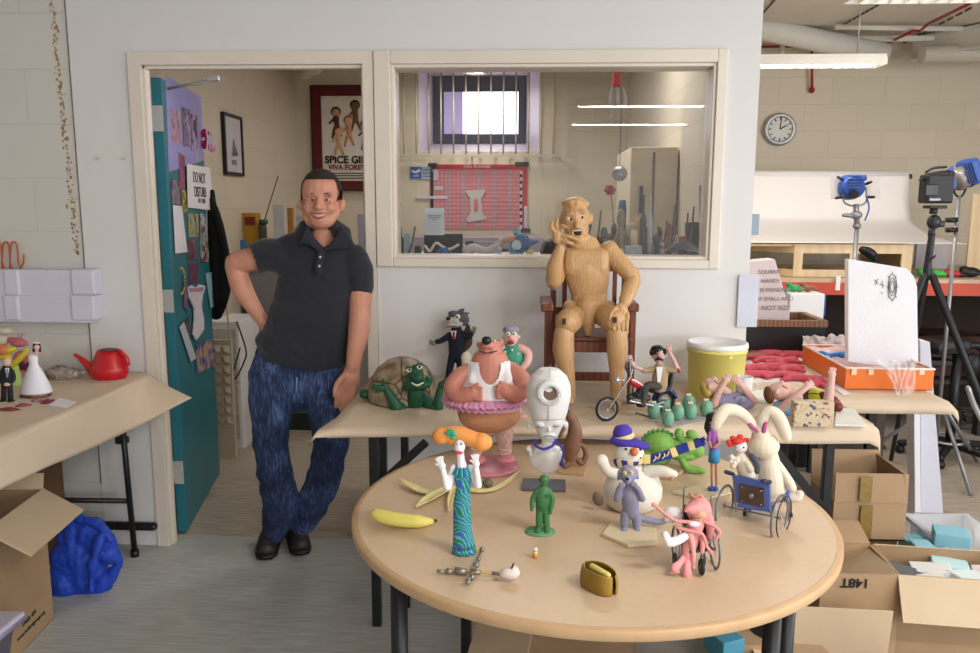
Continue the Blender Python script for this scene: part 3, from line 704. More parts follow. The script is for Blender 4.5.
# ---------- foam slabs ----------
FOAM = M('white_foam', '#e4e3ea', .75, var=.02, bump=.2, bs=120)
m = MB(3.68); m.prism([(848, 259), (880, 264), (907, 268.5), (914, 276), (917.5, 287), (918, 330), (919, 372), (848, 362)], -4, 5, 1)
t = thing('foam_board', 'thick white foam board with a small ink scribble standing in the orange tray', 'foam board', onY(884, 372, 3.68))
m.build('board', FOAM, t)
m = MB(3.68)
cx, cy = 892.5, 287
for k_, (a_, b_) in enumerate(((4.5, 13), (3.3, 9), (2.0, 6))):
    m.limb([(cx+a_*cos(u_*pi/8)+random.uniform(-.3, .3), cy+b_*sin(u_*pi/8), -4.6) for u_ in range(17)], .28, n=4, sub=1)
for a_ in range(0, 16, 2): m.limb([(cx+4.5*cos(a_*pi/8), cy+13*sin(a_*pi/8), -4.6), (cx+6*cos(a_*pi/8), cy+15*sin(a_*pi/8), -4.6)], .25, n=4)
for q in (((875, 280), (878, 284)), ((878, 279), (875, 285)), ((880, 284), (884, 286)), ((881, 292), (883, 294)), ((882, 281), (883, 288))): m.limb([q[0]+(-4.6,), q[1]+(-4.6,)], .25, n=4)
m.build('ink_scribble', INK, t)
m = MB(3.95); m.prism([(914, 408), (920, 408), (921, 519), (915, 518)], -6, 10, .5); one('foam_slab', m, FOAM, 'narrow white foam slab leaning upright under the right-hand table', 'foam board')
m = MB(4.02); m.prism([(920, 340), (930, 342), (944, 520), (921, 518)], -6, 10, .5); one('foam_slab', m, M('lilac_foam', '#c9c9d6', .7, var=.02), 'pale lilac foam slab leaning against the end of the right-hand table', 'foam board')
def plate(m, pts, th, mi=0):
    """thin extruded polygon from world points, thickened away from the viewer"""
    t = bmesh.new(); a = [t.verts.new(p) for p in pts]; f = t.faces.new(a); t.normal_update(); n = f.normal.copy()
    if n.dot(CAM-pts[0]) < 0: n = -n
    b = [t.verts.new(Vector(p)-n*th) for p in pts]; t.faces.new(b[::-1]); k = len(a)
    for i in range(k): t.faces.new((a[i], b[i], b[(i+1) % k], a[(i+1) % k]))
    bmesh.ops.recalc_face_normals(t, faces=t.faces[:]); m.merge(t, lambda v: v, mi, False); return m
def photo_mat(name, cols, sc=9):
    if name in MATS: return MATS[name]
    m = bpy.data.materials.new(name); m.use_nodes = True; nt = m.node_tree; b = nt.nodes['Principled BSDF']
    tc = nt.nodes.new('ShaderNodeTexCoord'); v = nt.nodes.new('ShaderNodeTexVoronoi'); v.inputs['Scale'].default_value = sc*3; v.feature = 'SMOOTH_F1'
    nt.links.new(tc.outputs['Object'], v.inputs['Vector']); s_ = nt.nodes.new('ShaderNodeSeparateColor'); nt.links.new(v.outputs['Color'], s_.inputs[0])
    r = nt.nodes.new('ShaderNodeValToRGB'); e = r.color_ramp; n = len(cols)
    e.elements[0].color = C(cols[0]); e.elements[0].position = 0; e.elements[1].color = C(cols[-1]); e.elements[1].position = .95
    for i in range(1, n-1): q = e.elements.new(.15+.7*i/n); q.color = C(cols[i])
    nt.links.new(s_.outputs[0], r.inputs[0]); nt.links.new(r.outputs[0], b.inputs['Base Color']); b.inputs['Roughness'].default_value = .3
    MATS[name] = m; return m
# ---------- the open teal door ----------
DN = onZ(187, 532, 0); DF = onZ(220, 474, 0); DN = Vector((-1.662, 3.60, 0)); 
du = (DF-DN).normalized(); dn = Vector((du.y, -du.x, 0))
def onD(px, py, off=.004):
    d = ray(px, py); s_ = (DN+dn*off-CAM).dot(dn)/d.dot(dn); return CAM+d*s_
LEN = (DF-DN).length; HT = 2.17
vs = [DN, DF, DF-dn*.044, DN-dn*.044]
m = MB(); m.slab([(v.x, v.y) for v in vs], .008, HT, .002); door = struct('door_1', m, TEAL)
for k_, (a, b) in enumerate((((149.5, 105), (162.5, 131)), ((160.5, 290), (174, 313)), ((169, 462), (181, 485)))):
    m = MB(); p0 = onY(a[0], a[1], 3.575); p1 = onY(b[0], b[1], 3.575); zc = (p0.z+p1.z)/2; h_ = p0.z-p1.z; x0, x1 = -1.715, -1.662
    m.box((-1.685, 3.592, zc), (.05, h_, .004)); m.cyl((-1.714, 3.59, zc-h_/2), (-1.714, 3.59, zc+h_/2), .007, n=12)
    for q in (-.3, 0, .3): m.cyl((-1.68, 3.588, zc+q*h_), (-1.68, 3.591, zc+q*h_), .004, n=8)
    m.build('hinge', M('hinge_grey', '#b9b9b8', .35), door)
m = MB(); a = onY(202, 70, 3.66); m.cyl((-1.66, 3.66, 2.13), (-1.40, 3.62, 2.165), .007, n=8); m.box((-1.42, 3.60, 2.165), (.05, .02, .03)); m.build('door_closer_arm', STEEL, door)
WALLP = M('paper_white', '#e6e4ea', .6, var=.02); 
def onthing(name, pts, mat, label, cat, group=None, off=.004, th=.0012):
    m = MB(); plate(m, [onD(x, y, off) for x, y in pts], th)
    return one(name, m, mat, label, cat, group)
onthing('poster', [(165.5, 75), (201, 97), (204.5, 160), (169, 172)], M('lilac_reflection', '#8f8fd0', .3, col2='#a9a3de', vs=4), 'lilac window reflection, painted as a flat panel, on the upper half of the open teal door', 'poster', off=.002)  # window reflection on the glossy door, put in as a lilac panel
PH = [
 ([(170.4, 109), (180, 111), (181.5, 144.8), (172.4, 142.8)], ['#3a2440', '#b58aa8', '#d6b0c0', '#6d4a78'], 'pink and violet photo pinned highest and nearest the hinges of the teal door'),
 ([(181.5, 107), (190, 109), (191, 147), (184, 146)], ['#14121a', '#8a6fa0', '#1c1a22', '#c9b8d8'], 'dark photo with a pale figure, second from the hinges at the door top'),
 ([(191.5, 114), (197, 115.5), (197.5, 150), (192, 151)], ['#15131c', '#b9a4d0', '#5b3d63', '#20202a'], 'narrow dark violet photo left of the pink flower on the door'),
 ([(179, 152), (185, 156), (185, 190), (180, 187.6)], ['#8a3f6a', '#a9577f', '#5e2a4a'], 'magenta snapshot left of the DO NOT DISTURB sign'),
 ([(171.5, 180), (179.5, 180.6), (181, 204.5), (172.3, 203.5)], ['#4b3557', '#7f6a8c', '#a995ad', '#2c2236'], 'mauve snapshot above the blank white sheet on the door'),
 ([(181.5, 190), (187, 190.6), (188, 211), (183, 213)], ['#c9a92e', '#5c6b2a', '#e2cf5d', '#3b4b22'], 'yellow and green card at the lower left of the DO NOT DISTURB sign'),
 ([(187, 239.5), (196.5, 239.5), (197.8, 260), (188, 260)], ['#2b1c30', '#5d3a55', '#8e6b83'], 'dark purple snapshot, upper of two above the white lace glove'),
 ([(189, 263), (198, 263), (198.5, 282.5), (190, 284)], ['#2b1c30', '#7b3a55', '#4e4b73'], 'dark purple snapshot, lower of two above the white lace glove'),
 ([(183.4, 277), (187.3, 277), (188, 310), (184, 308)], ['#4d2748', '#8f5f93', '#2e1c35'], 'thin violet photo strip beside the green wreath on the door'),
 ([(188, 213), (198, 214), (199, 237), (189, 237)], ['#2a3a35', '#93a69a', '#c7ae4a', '#1e2826'], 'green and cream snapshot just under the DO NOT DISTURB sign'),
 ([(200, 213), (207, 214), (209, 262), (201, 262)], ['#3f7f8e', '#8e3f38', '#c6d5d5', '#22333a'], 'tall teal and red picture strip near the free edge of the door'),
 ([(196.5, 345), (212, 338.5), (214.7, 366), (196.5, 373.6)], ['#5b2f25', '#3c5fb8', '#d99b2e', '#8f9fae'], 'brown, blue and orange collage lowest on the teal door'),
 ([(180, 325), (190, 316), (191, 338), (183, 342)], ['#1d2026', '#58504f', '#34302f'], 'black photo behind the curling white sheet low on the door')]
for i, (q, cols, lb) in enumerate(PH):
    onthing('snapshot', q, photo_mat('photo_%d' % i, cols, 9), lb, 'photo', 'snapshots pinned on the teal door', off=.004+.0006*(i % 3))
onthing('white_sheet', [(173, 205), (182, 206), (187.5, 252), (175.6, 253.5)], WALLP, 'blank white sheet taped on the teal door above the green wreath', 'paper', off=.007)
onthing('card', [(205.6, 273.4), (212, 272), (217.3, 303), (210.8, 308.5)], M('card_blue', '#9fc6d2', .5), 'light blue card at the free edge of the teal door', 'card', off=.006)
onthing('curled_sheet', [(179.5, 327), (184, 322), (196.5, 358), (191, 362)], M('sheet_grey', '#c3c8cf', .5), 'curling white sheet low on the teal door', 'paper', off=.008)
t = thing('door_sign', 'white paper sign reading DO NOT DISTURB hung on the teal door', 'sign', onD(200, 210))
q = [onD(x, y, .012) for x, y in ((187, 164), (210, 167.7), (214, 210.5), (188, 207.5))]
m = MB(); plate(m, q, .001); m.build('sheet', WALLP, t)
up_ = (q[0]-q[3]).normalized(); rt_ = du
c1 = onD(199.5, 178.5, .0135); c2 = onD(200.5, 192.5, .0135)
text('DO NOT', .08, INK, 'lettering', t, c1, rt_, (0, 0, 1)); text('DISTURB', .078, INK, 'lettering', t, c2, rt_, (0, 0, 1))
m = MB(); plate(m, [onD(x, y, .0135) for x, y in ((198.5, 198), (205.5, 199), (205.5, 203.5), (198.5, 202.5))], .0005); m.build('sticker', photo_mat('photo_2', ['#111', '#222']), t)
m = MB(); m.limb([onD(196, 165, .013), onD(197.5, 150, .013), onD(199, 140, .013)], .0015, n=6); m.build('string', M('string', '#c8c0c8'), t)
# pink flower with white petals
Yf = onD(203, 140).y-.03
t = thing('fabric_flower', 'deep pink fabric flower with a spiky white fringe on the teal door', 'flower', onD(205, 140))
m = MB(Yf)
for i in range(9):
    a = i*2*pi/9; m.ball((203+6*cos(a), 139+6*sin(a), random.uniform(-1, 1)), (4.2, 3, 1.6), a=-math.degrees(a))
m.ball((195, 136, 0), (4, 5, 1.5)); m.build('petals', M('pink_felt', '#b3174f', .8, bump=.3), t)
m = MB(Yf)
for i in range(9):
    a = radians(-100+i*25); m.limb([(208, 140, -2), (208+5*cos(a), 140+5*sin(a), -4), (208+9*cos(a), 140+9*sin(a), -3)], [1.0, .7, .3], n=6)
m.build('fringe', WALLP, t); m = MB(Yf); m.ball((212, 148, 0), (4, 4, 2)); m.build('pale_petal', M('pale_pink', '#e79ac0', .8), t)
# green wreath
m = MB(onD(181.4, 281).y-.01); 
for i in range(22):
    a = i*2*pi/22; m.ball((181.4+3.6*cos(a), 281+13*sin(a), 0), (1.1, 1.6, .8), n=8)
one('wreath', m, photo_mat('wreath', ['#3e5a2d', '#d7cf7a', '#223a1c', '#b7c28c'], 20), 'small oval green and yellow wreath hanging on the teal door', 'wreath')
# lace glove
m = MB(); out = [(188.6, 287.7), (192, 285.5), (196, 288), (200, 284.5), (205.6, 286.4), (203, 295.5), (201.7, 306), (204.3, 320), (204.3, 329.4), (199, 337), (196.5, 339.8), (193.9, 334.6), (195, 322), (195, 308.5), (190, 298)]
plate(m, [onD(x, y, .015) for x, y in out], .008); t = thing('lace_glove', 'white lacy glove hanging on the teal door', 'glove', onD(197, 339))
m.build('glove', M('lace', '#dcd3dd', .8, var=.12, vs=60, bump=.5), t)
m = MB(); plate(m, [onD(x, y, .019) for x, y in ((190, 288), (204, 287), (203, 291), (191, 292))], .003); m.build('cuff', M('lace_pink', '#b48ba0', .8, var=.2, vs=80), t)
# jacket
JY = 4.52
m = MB(JY)
m.limb([(212, 192, 2), (214, 225, 0), (215, 260, 0), (216, 312, 0)], [3, 6, 8.5, 8], flat=.6)
m.limb([(212, 200, -2), (219, 225, -4), (226, 258, -4), (226, 292, -4), (220, 312, -3)], [3, 4.5, 4.5, 5, 4], flat=.7); m.ball((213, 230, 0), (6, 30, 4))
m.limb([(208, 225, 0), (208, 260, 0), (210, 316, 0)], [3, 5, 4], flat=.7)
one('jacket', m, M('black_cloth', '#121215', .85, bump=.3, bs=25), 'black jacket hanging over the free edge of the teal door', 'jacket', remesh=1, smooth=3, disp=lambda p: .006*noise.noise(Vector((p.x*30, p.y*20, p.z*7))))
# ---------- office contents ----------
def onX(px, py, X): d = ray(px, py); return CAM+d*(X/d.x)
pts = [onX(x, y, -2.075) for x, y in ((220.9, 111.5), (239.7, 117.2), (241, 176.2), (223.6, 174.5))]
y0, y1 = pts[0].y, pts[1].y; z0, z1 = (pts[2].z+pts[3].z)/2, (pts[0].z+pts[1].z)/2
t = thing('framed_print', 'thin black framed pale print on the left wall of the office', 'picture', (-2.07, (y0+y1)/2, z0))
m = MB(); b_ = .022
for a, b, c_, d_ in ((y0, y1, z0, z0+b_), (y0, y1, z1-b_, z1), (y0, y0+b_, z0+b_, z1-b_), (y1-b_, y1, z0+b_, z1-b_)): wbox(-2.08, -2.055, a, b, c_, d_, m)
m.build('frame', BLACK, t)
m = MB(); wbox(-2.08, -2.065, y0+b_, y1-b_, z0+b_, z1-b_, m); m.build('print', M('print_pale', '#c9c6cb', .4), t)
m = MB(); yc = (y0+y1)/2; zc = z0+(z1-z0)*.33
m.cyl((-2.064, yc, zc), (-2.064, yc, zc+.11), .03, .004, n=10); m.box((-2.064, yc, z0+.09), (.002, .035, .09)); m.build('print_figure', M('print_grey', '#7f7d84'), t)
# red framed poster on the back wall
a = onY(312, 87, 7.08); b = onY(314, 189.6, 7.08); XW = .66; x0 = a.x; x1 = a.x+XW; z1 = a.z; z0 = b.z
t = thing('framed_poster', 'large cartoon group poster in a dark red frame on the office back wall', 'poster', ((x0+x1)/2, 7.08, z0))
m = MB(); f_ = .078
for q in ((x0, x1, z0, z0+f_), (x0, x1, z1-f_, z1), (x0, x0+f_, z0+f_, z1-f_), (x1-f_, x1, z0+f_, z1-f_)): wbox(q[0], q[1], 7.06, 7.10, q[2], q[3], m)
m.build('mount', M('maroon_frame', '#5c141b', .4), t)
m = MB()
for q in ((x0-.012, x1+.012, z0-.012, z0), (x0-.012, x1+.012, z1, z1+.012), (x0-.012, x0, z0, z1), (x1, x1+.012, z0, z1)): wbox(q[0], q[1], 7.05, 7.10, q[2], q[3], m)
m.build('frame', M('dark_frame', '#231a1c', .4), t)
m = MB(); wbox(x0+f_, x1-f_, 7.075, 7.10, z0+f_, z1-f_, m); m.build('print', M('poster_cream', '#d9cfc2', .5), t)
for i, (u, v, cs, ch) in enumerate(((.26, .80, '#4a2a1e', '#2b2320'), (.60, .88, '#6b4a34', '#1e1a1c'), (.48, .70, '#c58a6b', '#b55c2a'), (.78, .66, '#33468f', '#3b2420'), (.30, .58, '#c9a07a', '#d0a44a'))):
    X = x0+f_+(XW-2*f_)*u; Z = z0+f_+(z1-z0-2*f_)*v; m = MB()
    m.ball((X, 7.07, Z), (.038, .04, .008)); m.build('printed_head', M('ph_skin%d' % i, ('#b98968', '#6e4a33', '#c99a7c', '#b98968', '#cfa384')[i]), t)
    m = MB(); m.ball((X, 7.072, Z+.012), (.046, .044, .006)); m.build('printed_hair', M('ph_h%d' % i, ch), t)
    m = MB(); m.limb([(X, 7.07, Z-.04), (X+.01, 7.07, Z-.13)], [.028, .02], flat=.3); m.limb([(X-.012, 7.07, Z-.13), (X-.035, 7.07, Z-.21)], [.015, .009], flat=.4); m.limb([(X+.02, 7.07, Z-.13), (X+.045, 7.07, Z-.2)], [.015, .009], flat=.4)
    m.limb([(X-.025, 7.07, Z-.055), (X-.06, 7.07, Z-.09)], [.011, .007], flat=.4)
    m.build('printed_body', M('ph_b%d' % i, cs), t)
xm = (x0+x1)/2
zz = onY(335, 160, 7.07).z; text('SPICE GIRLS', .088, INK, 'lettering', t, (xm, 7.07, zz), (1, 0, 0), (0, 0, 1), bold=.003)
zz = onY(335, 167.5, 7.07).z; text('VIVA FOREVER', .062, M('poster_red', '#6f2320'), 'lettering', t, (xm, 7.07, zz), (1, 0, 0), (0, 0, 1), bold=.002)
m = MB()
for k_ in range(3): m.box((xm, 7.073, zz-.05-.022*k_), ((.42, .36, .40)[k_], .009, .002))
m.build('small_print', INK, t)
m = MB(); m.limb([onY(297, 66, 6.8), onY(304, 74, 6.6), onY(318, 68, 6.5)], .045); one('ceiling_pipe', m, PIPE, 'short cream pipe bend under the office ceiling above the doorway', 'pipe')
# filing cabinet and things on it
GREY = M('grey_steel', '#8d8a8c', .4, var=.03)
c_ = onY(249, 271, 5.55); zc = c_.z
t = thing('filing_cabinet', 'grey steel filing cabinet against the office back wall behind the man', 'cabinet', (c_.x+.2, 5.9, 0))
m = MB(); wbox(c_.x-.03, c_.x+.75, 5.57, 6.2, 0, zc, m, .005); m.build('body', GREY, t)
for k_ in range(3):
    m = MB(); wbox(c_.x-.02, c_.x+.74, 5.55, 5.57, .03+k_*(zc-.05)/3, .03+(k_+1)*(zc-.05)/3-.015, m, .004); d_ = m.build('drawer', GREY, t)
    m = MB(); m.box((c_.x+.36, 5.54, .03+(k_+.75)*(zc-.05)/3), (.14, .02, .02)); m.build('handle', STEEL, d_)
Yk = 5.68
def bx(name, r, col, label, cat, Y=Yk, dep=.1, group=None, bev=.003, mat=None, base=None):
    a = onY(r[0], r[3], Y); b = onY(r[2], r[1], Y); zb = base if base is not None else a.z
    m = MB(); wbox(a.x, b.x, Y, Y+dep, zb, b.z, m, bev); return one(name, m, mat or M('m'+col[1:], col, .5), label, cat, group)
t = thing('food_box', 'yellow printed cardboard box standing on the office cabinet', 'box', onY(246, 252, Yk))
a = onY(235, 247, Yk); b = onY(256, 213, Yk); m = MB(); wbox(a.x, b.x, Yk, Yk+.1, zc, b.z, m, .003); m.build('box', M('yellow_card', '#b98a22', .5, var=.1, vs=9), t)
m = MB(); wbox(a.x+.08, b.x-.01, Yk-.002, Yk, a.z+.16, a.z+.22, m); m.build('print', M('print_red', '#7b2a1e'), t)
bx('paper_cup', (232, 226, 236, 247), '#d8d4d2', 'white carton left of the yellow box on the office cabinet', 'carton', base=zc)
bx('white_card', (274, 205, 283.5, 240), '#bfc1c6', 'pale upright card on the office cabinet behind the man', 'card', dep=.01, base=zc)
bx('wood_tool', (288, 208, 292.5, 240), '#a8773c', 'orange-brown tool handle standing on the office cabinet', 'tool', dep=.03, base=zc)
for k_ in range(4): bx('small_box', (296, 222-k_*6, 309, 227-k_*6), ('#c4bfb9', '#b7b3ad', '#cfcac2', '#bcb8b2')[k_], ('lowest', 'second from the bottom', 'third from the bottom', 'topmost')[k_]+' box of the small pale stack left of the man’s head'.replace('’', "'"), 'box', group='stacked boxes by the man', Y=5.9)
bx('plinth_box', (290, 227, 312, 250), '#b0aaa2', 'beige box under the small pale stack on the office cabinet', 'box', Y=5.88, base=zc)
bx('picture_card', (358, 214, 366, 246), '#9d9aa8', 'small picture card at the right edge of the doorway view', 'card', dep=.01, Y=5.9, base=zc)
t = thing('paint_pot', 'dark pot with a green lid and a thin rod standing in it', 'pot', onY(263.5, 246, Yk))
m = MB(Yk); m.lathe((263.5, 250, 0), [(4, 0), (4.2, 22), (3.4, 26)], n=18); m.build('pot', M('pot_dark', '#4b4a3b', .3), t)
m = MB(Yk); m.lathe((263.5, 224, 0), [(4.4, 0), (4.4, 4.5), (0, 4.6)], n=18); m.build('lid', M('lid_green', '#1f5a3e', .4), t)
m = MB(Yk); m.cyl((264.6, 220, 0), (278, 176, 0), .55, n=6); m.build('rod', BLACK, t)
bx('blue_tub', (236, 240, 244, 250), '#4a7fb5', 'small blue tub before the yellow box on the office cabinet', 'tub', Y=5.62, base=zc)
# paper clutter on the cabinet top
for k_, (x, y, w_, h_, c_2) in enumerate(((262, 262, 26, 10, '#c9c6c4'), (236, 257, 18, 14, '#d6d2cf'))):
    a = onY(x-w_/2, y+h_/2, 5.6); b = onY(x+w_/2, y-h_/2, 5.6); m = MB(); wbox(a.x, b.x, 5.58, 5.66, zc, max(b.z, zc+.02), m, .004)
    one('paper_pile', m, M('pile%d' % k_, c_2), ('low pile of white paper on the cabinet by the man’s elbow', 'white folded papers on the cabinet between jacket and box')[k_].replace('’', "'"), 'paper')
# white ribbed unit with pyramid foam strip, cable, green crate
a = onY(216, 388, 4.95); b = onY(238, 322, 4.95)
t = thing('drawer_unit', 'white drawer unit standing behind the open teal door', 'drawer unit', (a.x, 4.95, 0)); m = MB(); wbox(max(a.x-.12, -2.07), b.x, 4.95, 5.35, 0, b.z, m, .004); m.build('body', WHITE, t)
for k_ in range(4):
    zz0 = .07+k_*(b.z-.1)/4; m = MB(); wbox(max(a.x-.11, -2.06), b.x-.012, 4.938, 4.95, zz0, zz0+(b.z-.1)/4-.012, m, .003); m.build('drawer', M('drawer_white', '#cfcbc8', .4), t)
Ye = 4.75
m = MB(); a = onY(217, 424, Ye); b = onY(230.5, 340, Ye); wbox(a.x, b.x, Ye, Ye+.03, 0, b.z, m); t = thing('foam_strip', 'cream pyramid-pattern strip standing upright by the free edge of the door', 'foam strip', (a.x, Ye, 0))
m.build('board', M('cream_board', '#c2b8a6', .6), t); m = MB(); n_ = 8; hh = (b.z-.25)/n_
for k_ in range(n_):
    for j in range(2):
        zz = .22+k_*hh+hh/2; xx = a.x+(b.x-a.x)*(.27+.46*j); w_ = (b.x-a.x)*.22; o4 = [(xx-w_, Ye, zz-hh*.42), (xx+w_, Ye, zz-hh*.42), (xx+w_, Ye, zz+hh*.42), (xx-w_, Ye, zz+hh*.42), (xx, Ye-.035, zz)]
        m.add(o4, [(0, 1, 4), (1, 2, 4), (2, 3, 4), (3, 0, 4)], False)
m.build('pyramids', M('cream_board', '#c2b8a6'), t)
t = thing('power_box', 'cream socket box on the floor below the pyramid strip', 'socket box', onY(226, 442, 4.7))
p_ = onZ(226, 446, 0); m = MB(); m.box((p_.x, p_.y, .055), (.085, .11, .10), bev=.006); m.build('body', M('cream_plastic', '#b9ad97', .4), t)
m = MB(); m.box((p_.x-.02, p_.y-.052, .06), (.03, .05, .004)); m.box((p_.x+.022, p_.y-.052, .06), (.03, .05, .004)); m.build('socket', BLACK, t)
m = MB(4.9); m.limb([(237, 322, 0), (246, 350, -6), (244, 362, -6), (236, 378, -2), (233, 374, 0), (240, 348, 0)], .8, n=6); one('cable', m, BLACK, 'black cable looping down beside the white drawer unit', 'cable')
m = MB(4.6); m.limb([(226, 302, 0), (229, 330, 0), (231, 352, 0), (232, 420, 0)], .8, n=6); one('cable', m, M('cream_plastic'), 'cream cable hanging down along the pyramid strip', 'cable')
a = onY(236, 428, 5.4); b = onY(345, 404, 5.4)
t = thing('green_crate', 'low green crate on the office floor behind the man', 'crate', ((a.x+b.x)/2, 5.7, 0)); m = MB(); wbox(a.x+.03, b.x-.03, 5.41, 5.53, 0, b.z-.07, m, .006); m.build('crate', M('dark_green', '#26382d', .5), t)
m = MB(); wbox(a.x, b.x, 5.38, 5.54, b.z-.07, b.z, m, .012); m.build('lid', M('crate_green', '#5d8a5c', .5), t)
m = MB(); m.ball(onY(298, 401, 5.45), .02); m.build('red_knob', M('red_knob', '#b01818', .3), t)
m = MB(); p_ = onZ(213, 447, 0); m.slab([(p_.x, p_.y), (p_.x+.12, p_.y-.02), (p_.x+.13, p_.y+.03), (p_.x+.02, p_.y+.05)], 0.001, .008); one('paper_scrap', m, WALLP, 'white paper scrap on the office floor beside the door', 'paper')

# ---------- behind the glass ----------
t = thing('wall_planner', 'large red wall planner with a pink grid on the office back wall', 'planner', onY(478, 232, 7.09))
def bw(m, r, Y, d0): a = onY(r[0], r[3], Y); b = onY(r[2], r[1], Y); return wbox(a.x, b.x, Y-d0, Y, a.z, b.z, m)
m = MB(); bw(m, (430.5, 165, 527.5, 229), 7.095, .004); m.build('sheet', M('planner_pink', '#d27880', .4), t)
m = MB(); bw(m, (430.5, 164.5, 527.5, 169), 7.089, .002); bw(m, (522.5, 169, 527.5, 232), 7.089, .002); bw(m, (430.5, 169, 432.5, 229), 7.089, .002); m.build('border', M('planner_red', '#c0202c', .4), t)
m = MB()
for k_ in range(5): bw(m, (446+k_*15.5, 169, 450+k_*15.5, 228), 7.090, .001)
m.build('month_bands', M('planner_grey', '#a8909c', .5), t)
m = MB()
for k_ in range(14): bw(m, (433, 172+k_*4, 521, 172.35+k_*4), 7.0875, .001)
for k_ in range(22): bw(m, (434+k_*4, 170, 434.3+k_*4, 228), 7.086, .001)
m.build('grid_lines', M('planner_line', '#e6b3b3'), t)
m = MB(); bw(m, (433.5, 170, 438, 180), 7.0855, .002); bw(m, (435, 186, 443, 190), 7.0855, .002); bw(m, (519.5, 171, 522.5, 230), 7.0855, .002); bw(m, (524, 206, 527.5, 228), 7.0855, .002); m.build('labels', M('planner_white', '#cfc3cf'), t)
m = MB()
for k_ in range(8): bw(m, (519.6, 174+k_*6.8, 522.2, 177+k_*6.8), 7.083, .002)
for r in ((428, 163, 437, 166.5), (515, 162, 529, 166.5), (521, 228.5, 530.5, 232.5), (431, 172, 433.5, 228)): bw(m, r, 7.083, .002)
m.build('tape', BLACK, t)
text('YEAR PLANNER', .035, WALLP, 'lettering', t, onY(477, 166.8, 7.084), (1, 0, 0), (0, 0, 1))
m = MB(); plate(m, [onY(x, y, 7.078) for x, y in ((465, 190.5), (485.5, 189.5), (484, 194), (481, 198), (482, 212), (487, 219), (468, 222.5), (466, 219), (471, 212), (470, 198))], .003)
t = thing('paper_cutout', 'white bone-shaped paper cutout in the middle of the red wall planner', 'cutout', onY(476, 222, 7.078)); m.build('cutout', M('cutout', '#c7c3bd'), t)
m = MB(7.072); m.ball((476, 205, 0), (2.2, 6.5, .4)); m.build('cutout_hole', M('planner_pink'), t)
t = thing('blue_sign', 'small blue and white sign left of the red wall planner', 'sign', onY(423, 178, 7.09))
m = MB(); bw(m, (410.5, 167, 421.5, 178.5), 7.095, .01); m.build('panel', M('sign_blue', '#1d5fae', .4), t)
m = MB(); bw(m, (421.5, 167, 437, 179), 7.095, .008); m.build('panel', M('sign_pale', '#a9bccb'), t)
m = MB(); 
for k_ in range(3): bw(m, (423, 169.3+k_*3.3, 434, 170.2+k_*3.3), 7.086, .001)
m.build('lettering', M('sign_ink', '#5c6f80'), t)
m = MB(); plate(m, [onY(x, y, 7.083) for x, y in ((411, 170), (416, 171), (419, 168.5), (421, 171), (417, 173), (413, 173))], .002); m.build('emblem', WALLP, t)
text('APS', .035, WALLP, 'lettering', t, onY(416, 176, 7.083), (1, 0, 0), (0, 0, 1))
bx('white_strip', (416, 196, 447, 198.8), '#d3cede', 'thin white strip on the office wall below the blue sign', 'strip', Y=7.08, dep=.01)
t = thing('notice', 'white typed notice stuck inside the office window glass', 'notice', onY(434, 235, 3.515))
m = MB(); a = onY(424.7, 235, 3.515); b = onY(444.3, 208, 3.515); wbox(a.x, b.x, 3.512, 3.5135, a.z, b.z, m); m.build('sheet', M('notice_white', '#e9ecf4', .5, var=.01), t)
m = MB()
for k_, w_ in enumerate((14, 12, 5)): a = onY(434.5-w_/2, 216+k_*2, 3.511); b = onY(434.5+w_/2, 215.4+k_*2, 3.511); wbox(a.x, b.x, 3.5105, 3.5118, a.z, b.z, m)
m.build('typed_lines', M('type_grey', '#8a8f9a'), t)
# bench under the glass inside the office
SZ = 1.345
m = MB(); wbox(-.62, .84, 3.62, 4.45, SZ-.03, SZ, m); t = thing('office_shelf', 'pale work shelf just inside the office window', 'shelf', (.1, 4, 0)); m.build('shelf_board', M('shelf_pale', '#b9b0b8', .5), t)
for x in (-.58, .8):
    m = MB(); wbox(x-.02, x+.02, 4.38, 4.42, 0, SZ-.03, m); m.build('leg', GREY, t); m = MB(); wbox(x-.02, x+.02, 3.64, 3.68, 0, SZ-.03, m); m.build('leg', GREY, t)
t = thing('drawer_unit', 'lilac-grey drawer unit seen low along the office back wall', 'drawer unit', (-.4, 6.8, 0)); a = onY(400, 237, 6.5); b = onY(545, 237, 6.5)
m = MB(); wbox(-1.05, b.x, 6.5, 7.05, 0, a.z, m, .005); m.build('body', M('lilac_grey', '#a89aa8', .5), t)
for k_ in range(2):
    m = MB(); wbox(-1.04+k_*.55, -.52+k_*.6, 6.485, 6.5, .6, a.z-.03, m, .004); q_ = m.build('drawer', M('lilac_grey'), t); m = MB(); m.ball((-.78+k_*.58, 6.47, a.z-.1), (.05, .012, .01)); m.build('handle', BLACK, q_)
# ---------- the man in the doorway ----------
MY = 3.33
SKIN = M('man_skin', '#c98f78', .5, var=.06, vs=25, sss=.08, bump=.04, bs=120)
SHIRT = M('charcoal_polo', '#25272f', .9, var=.06, vs=20, bump=.12, bs=300, sheen=.2)
man = thing('person', 'man in a charcoal polo shirt and blue jeans leaning in the doorway', 'person', onZ(285, 556, 0))
def px(*a): return a
b = MB(MY)
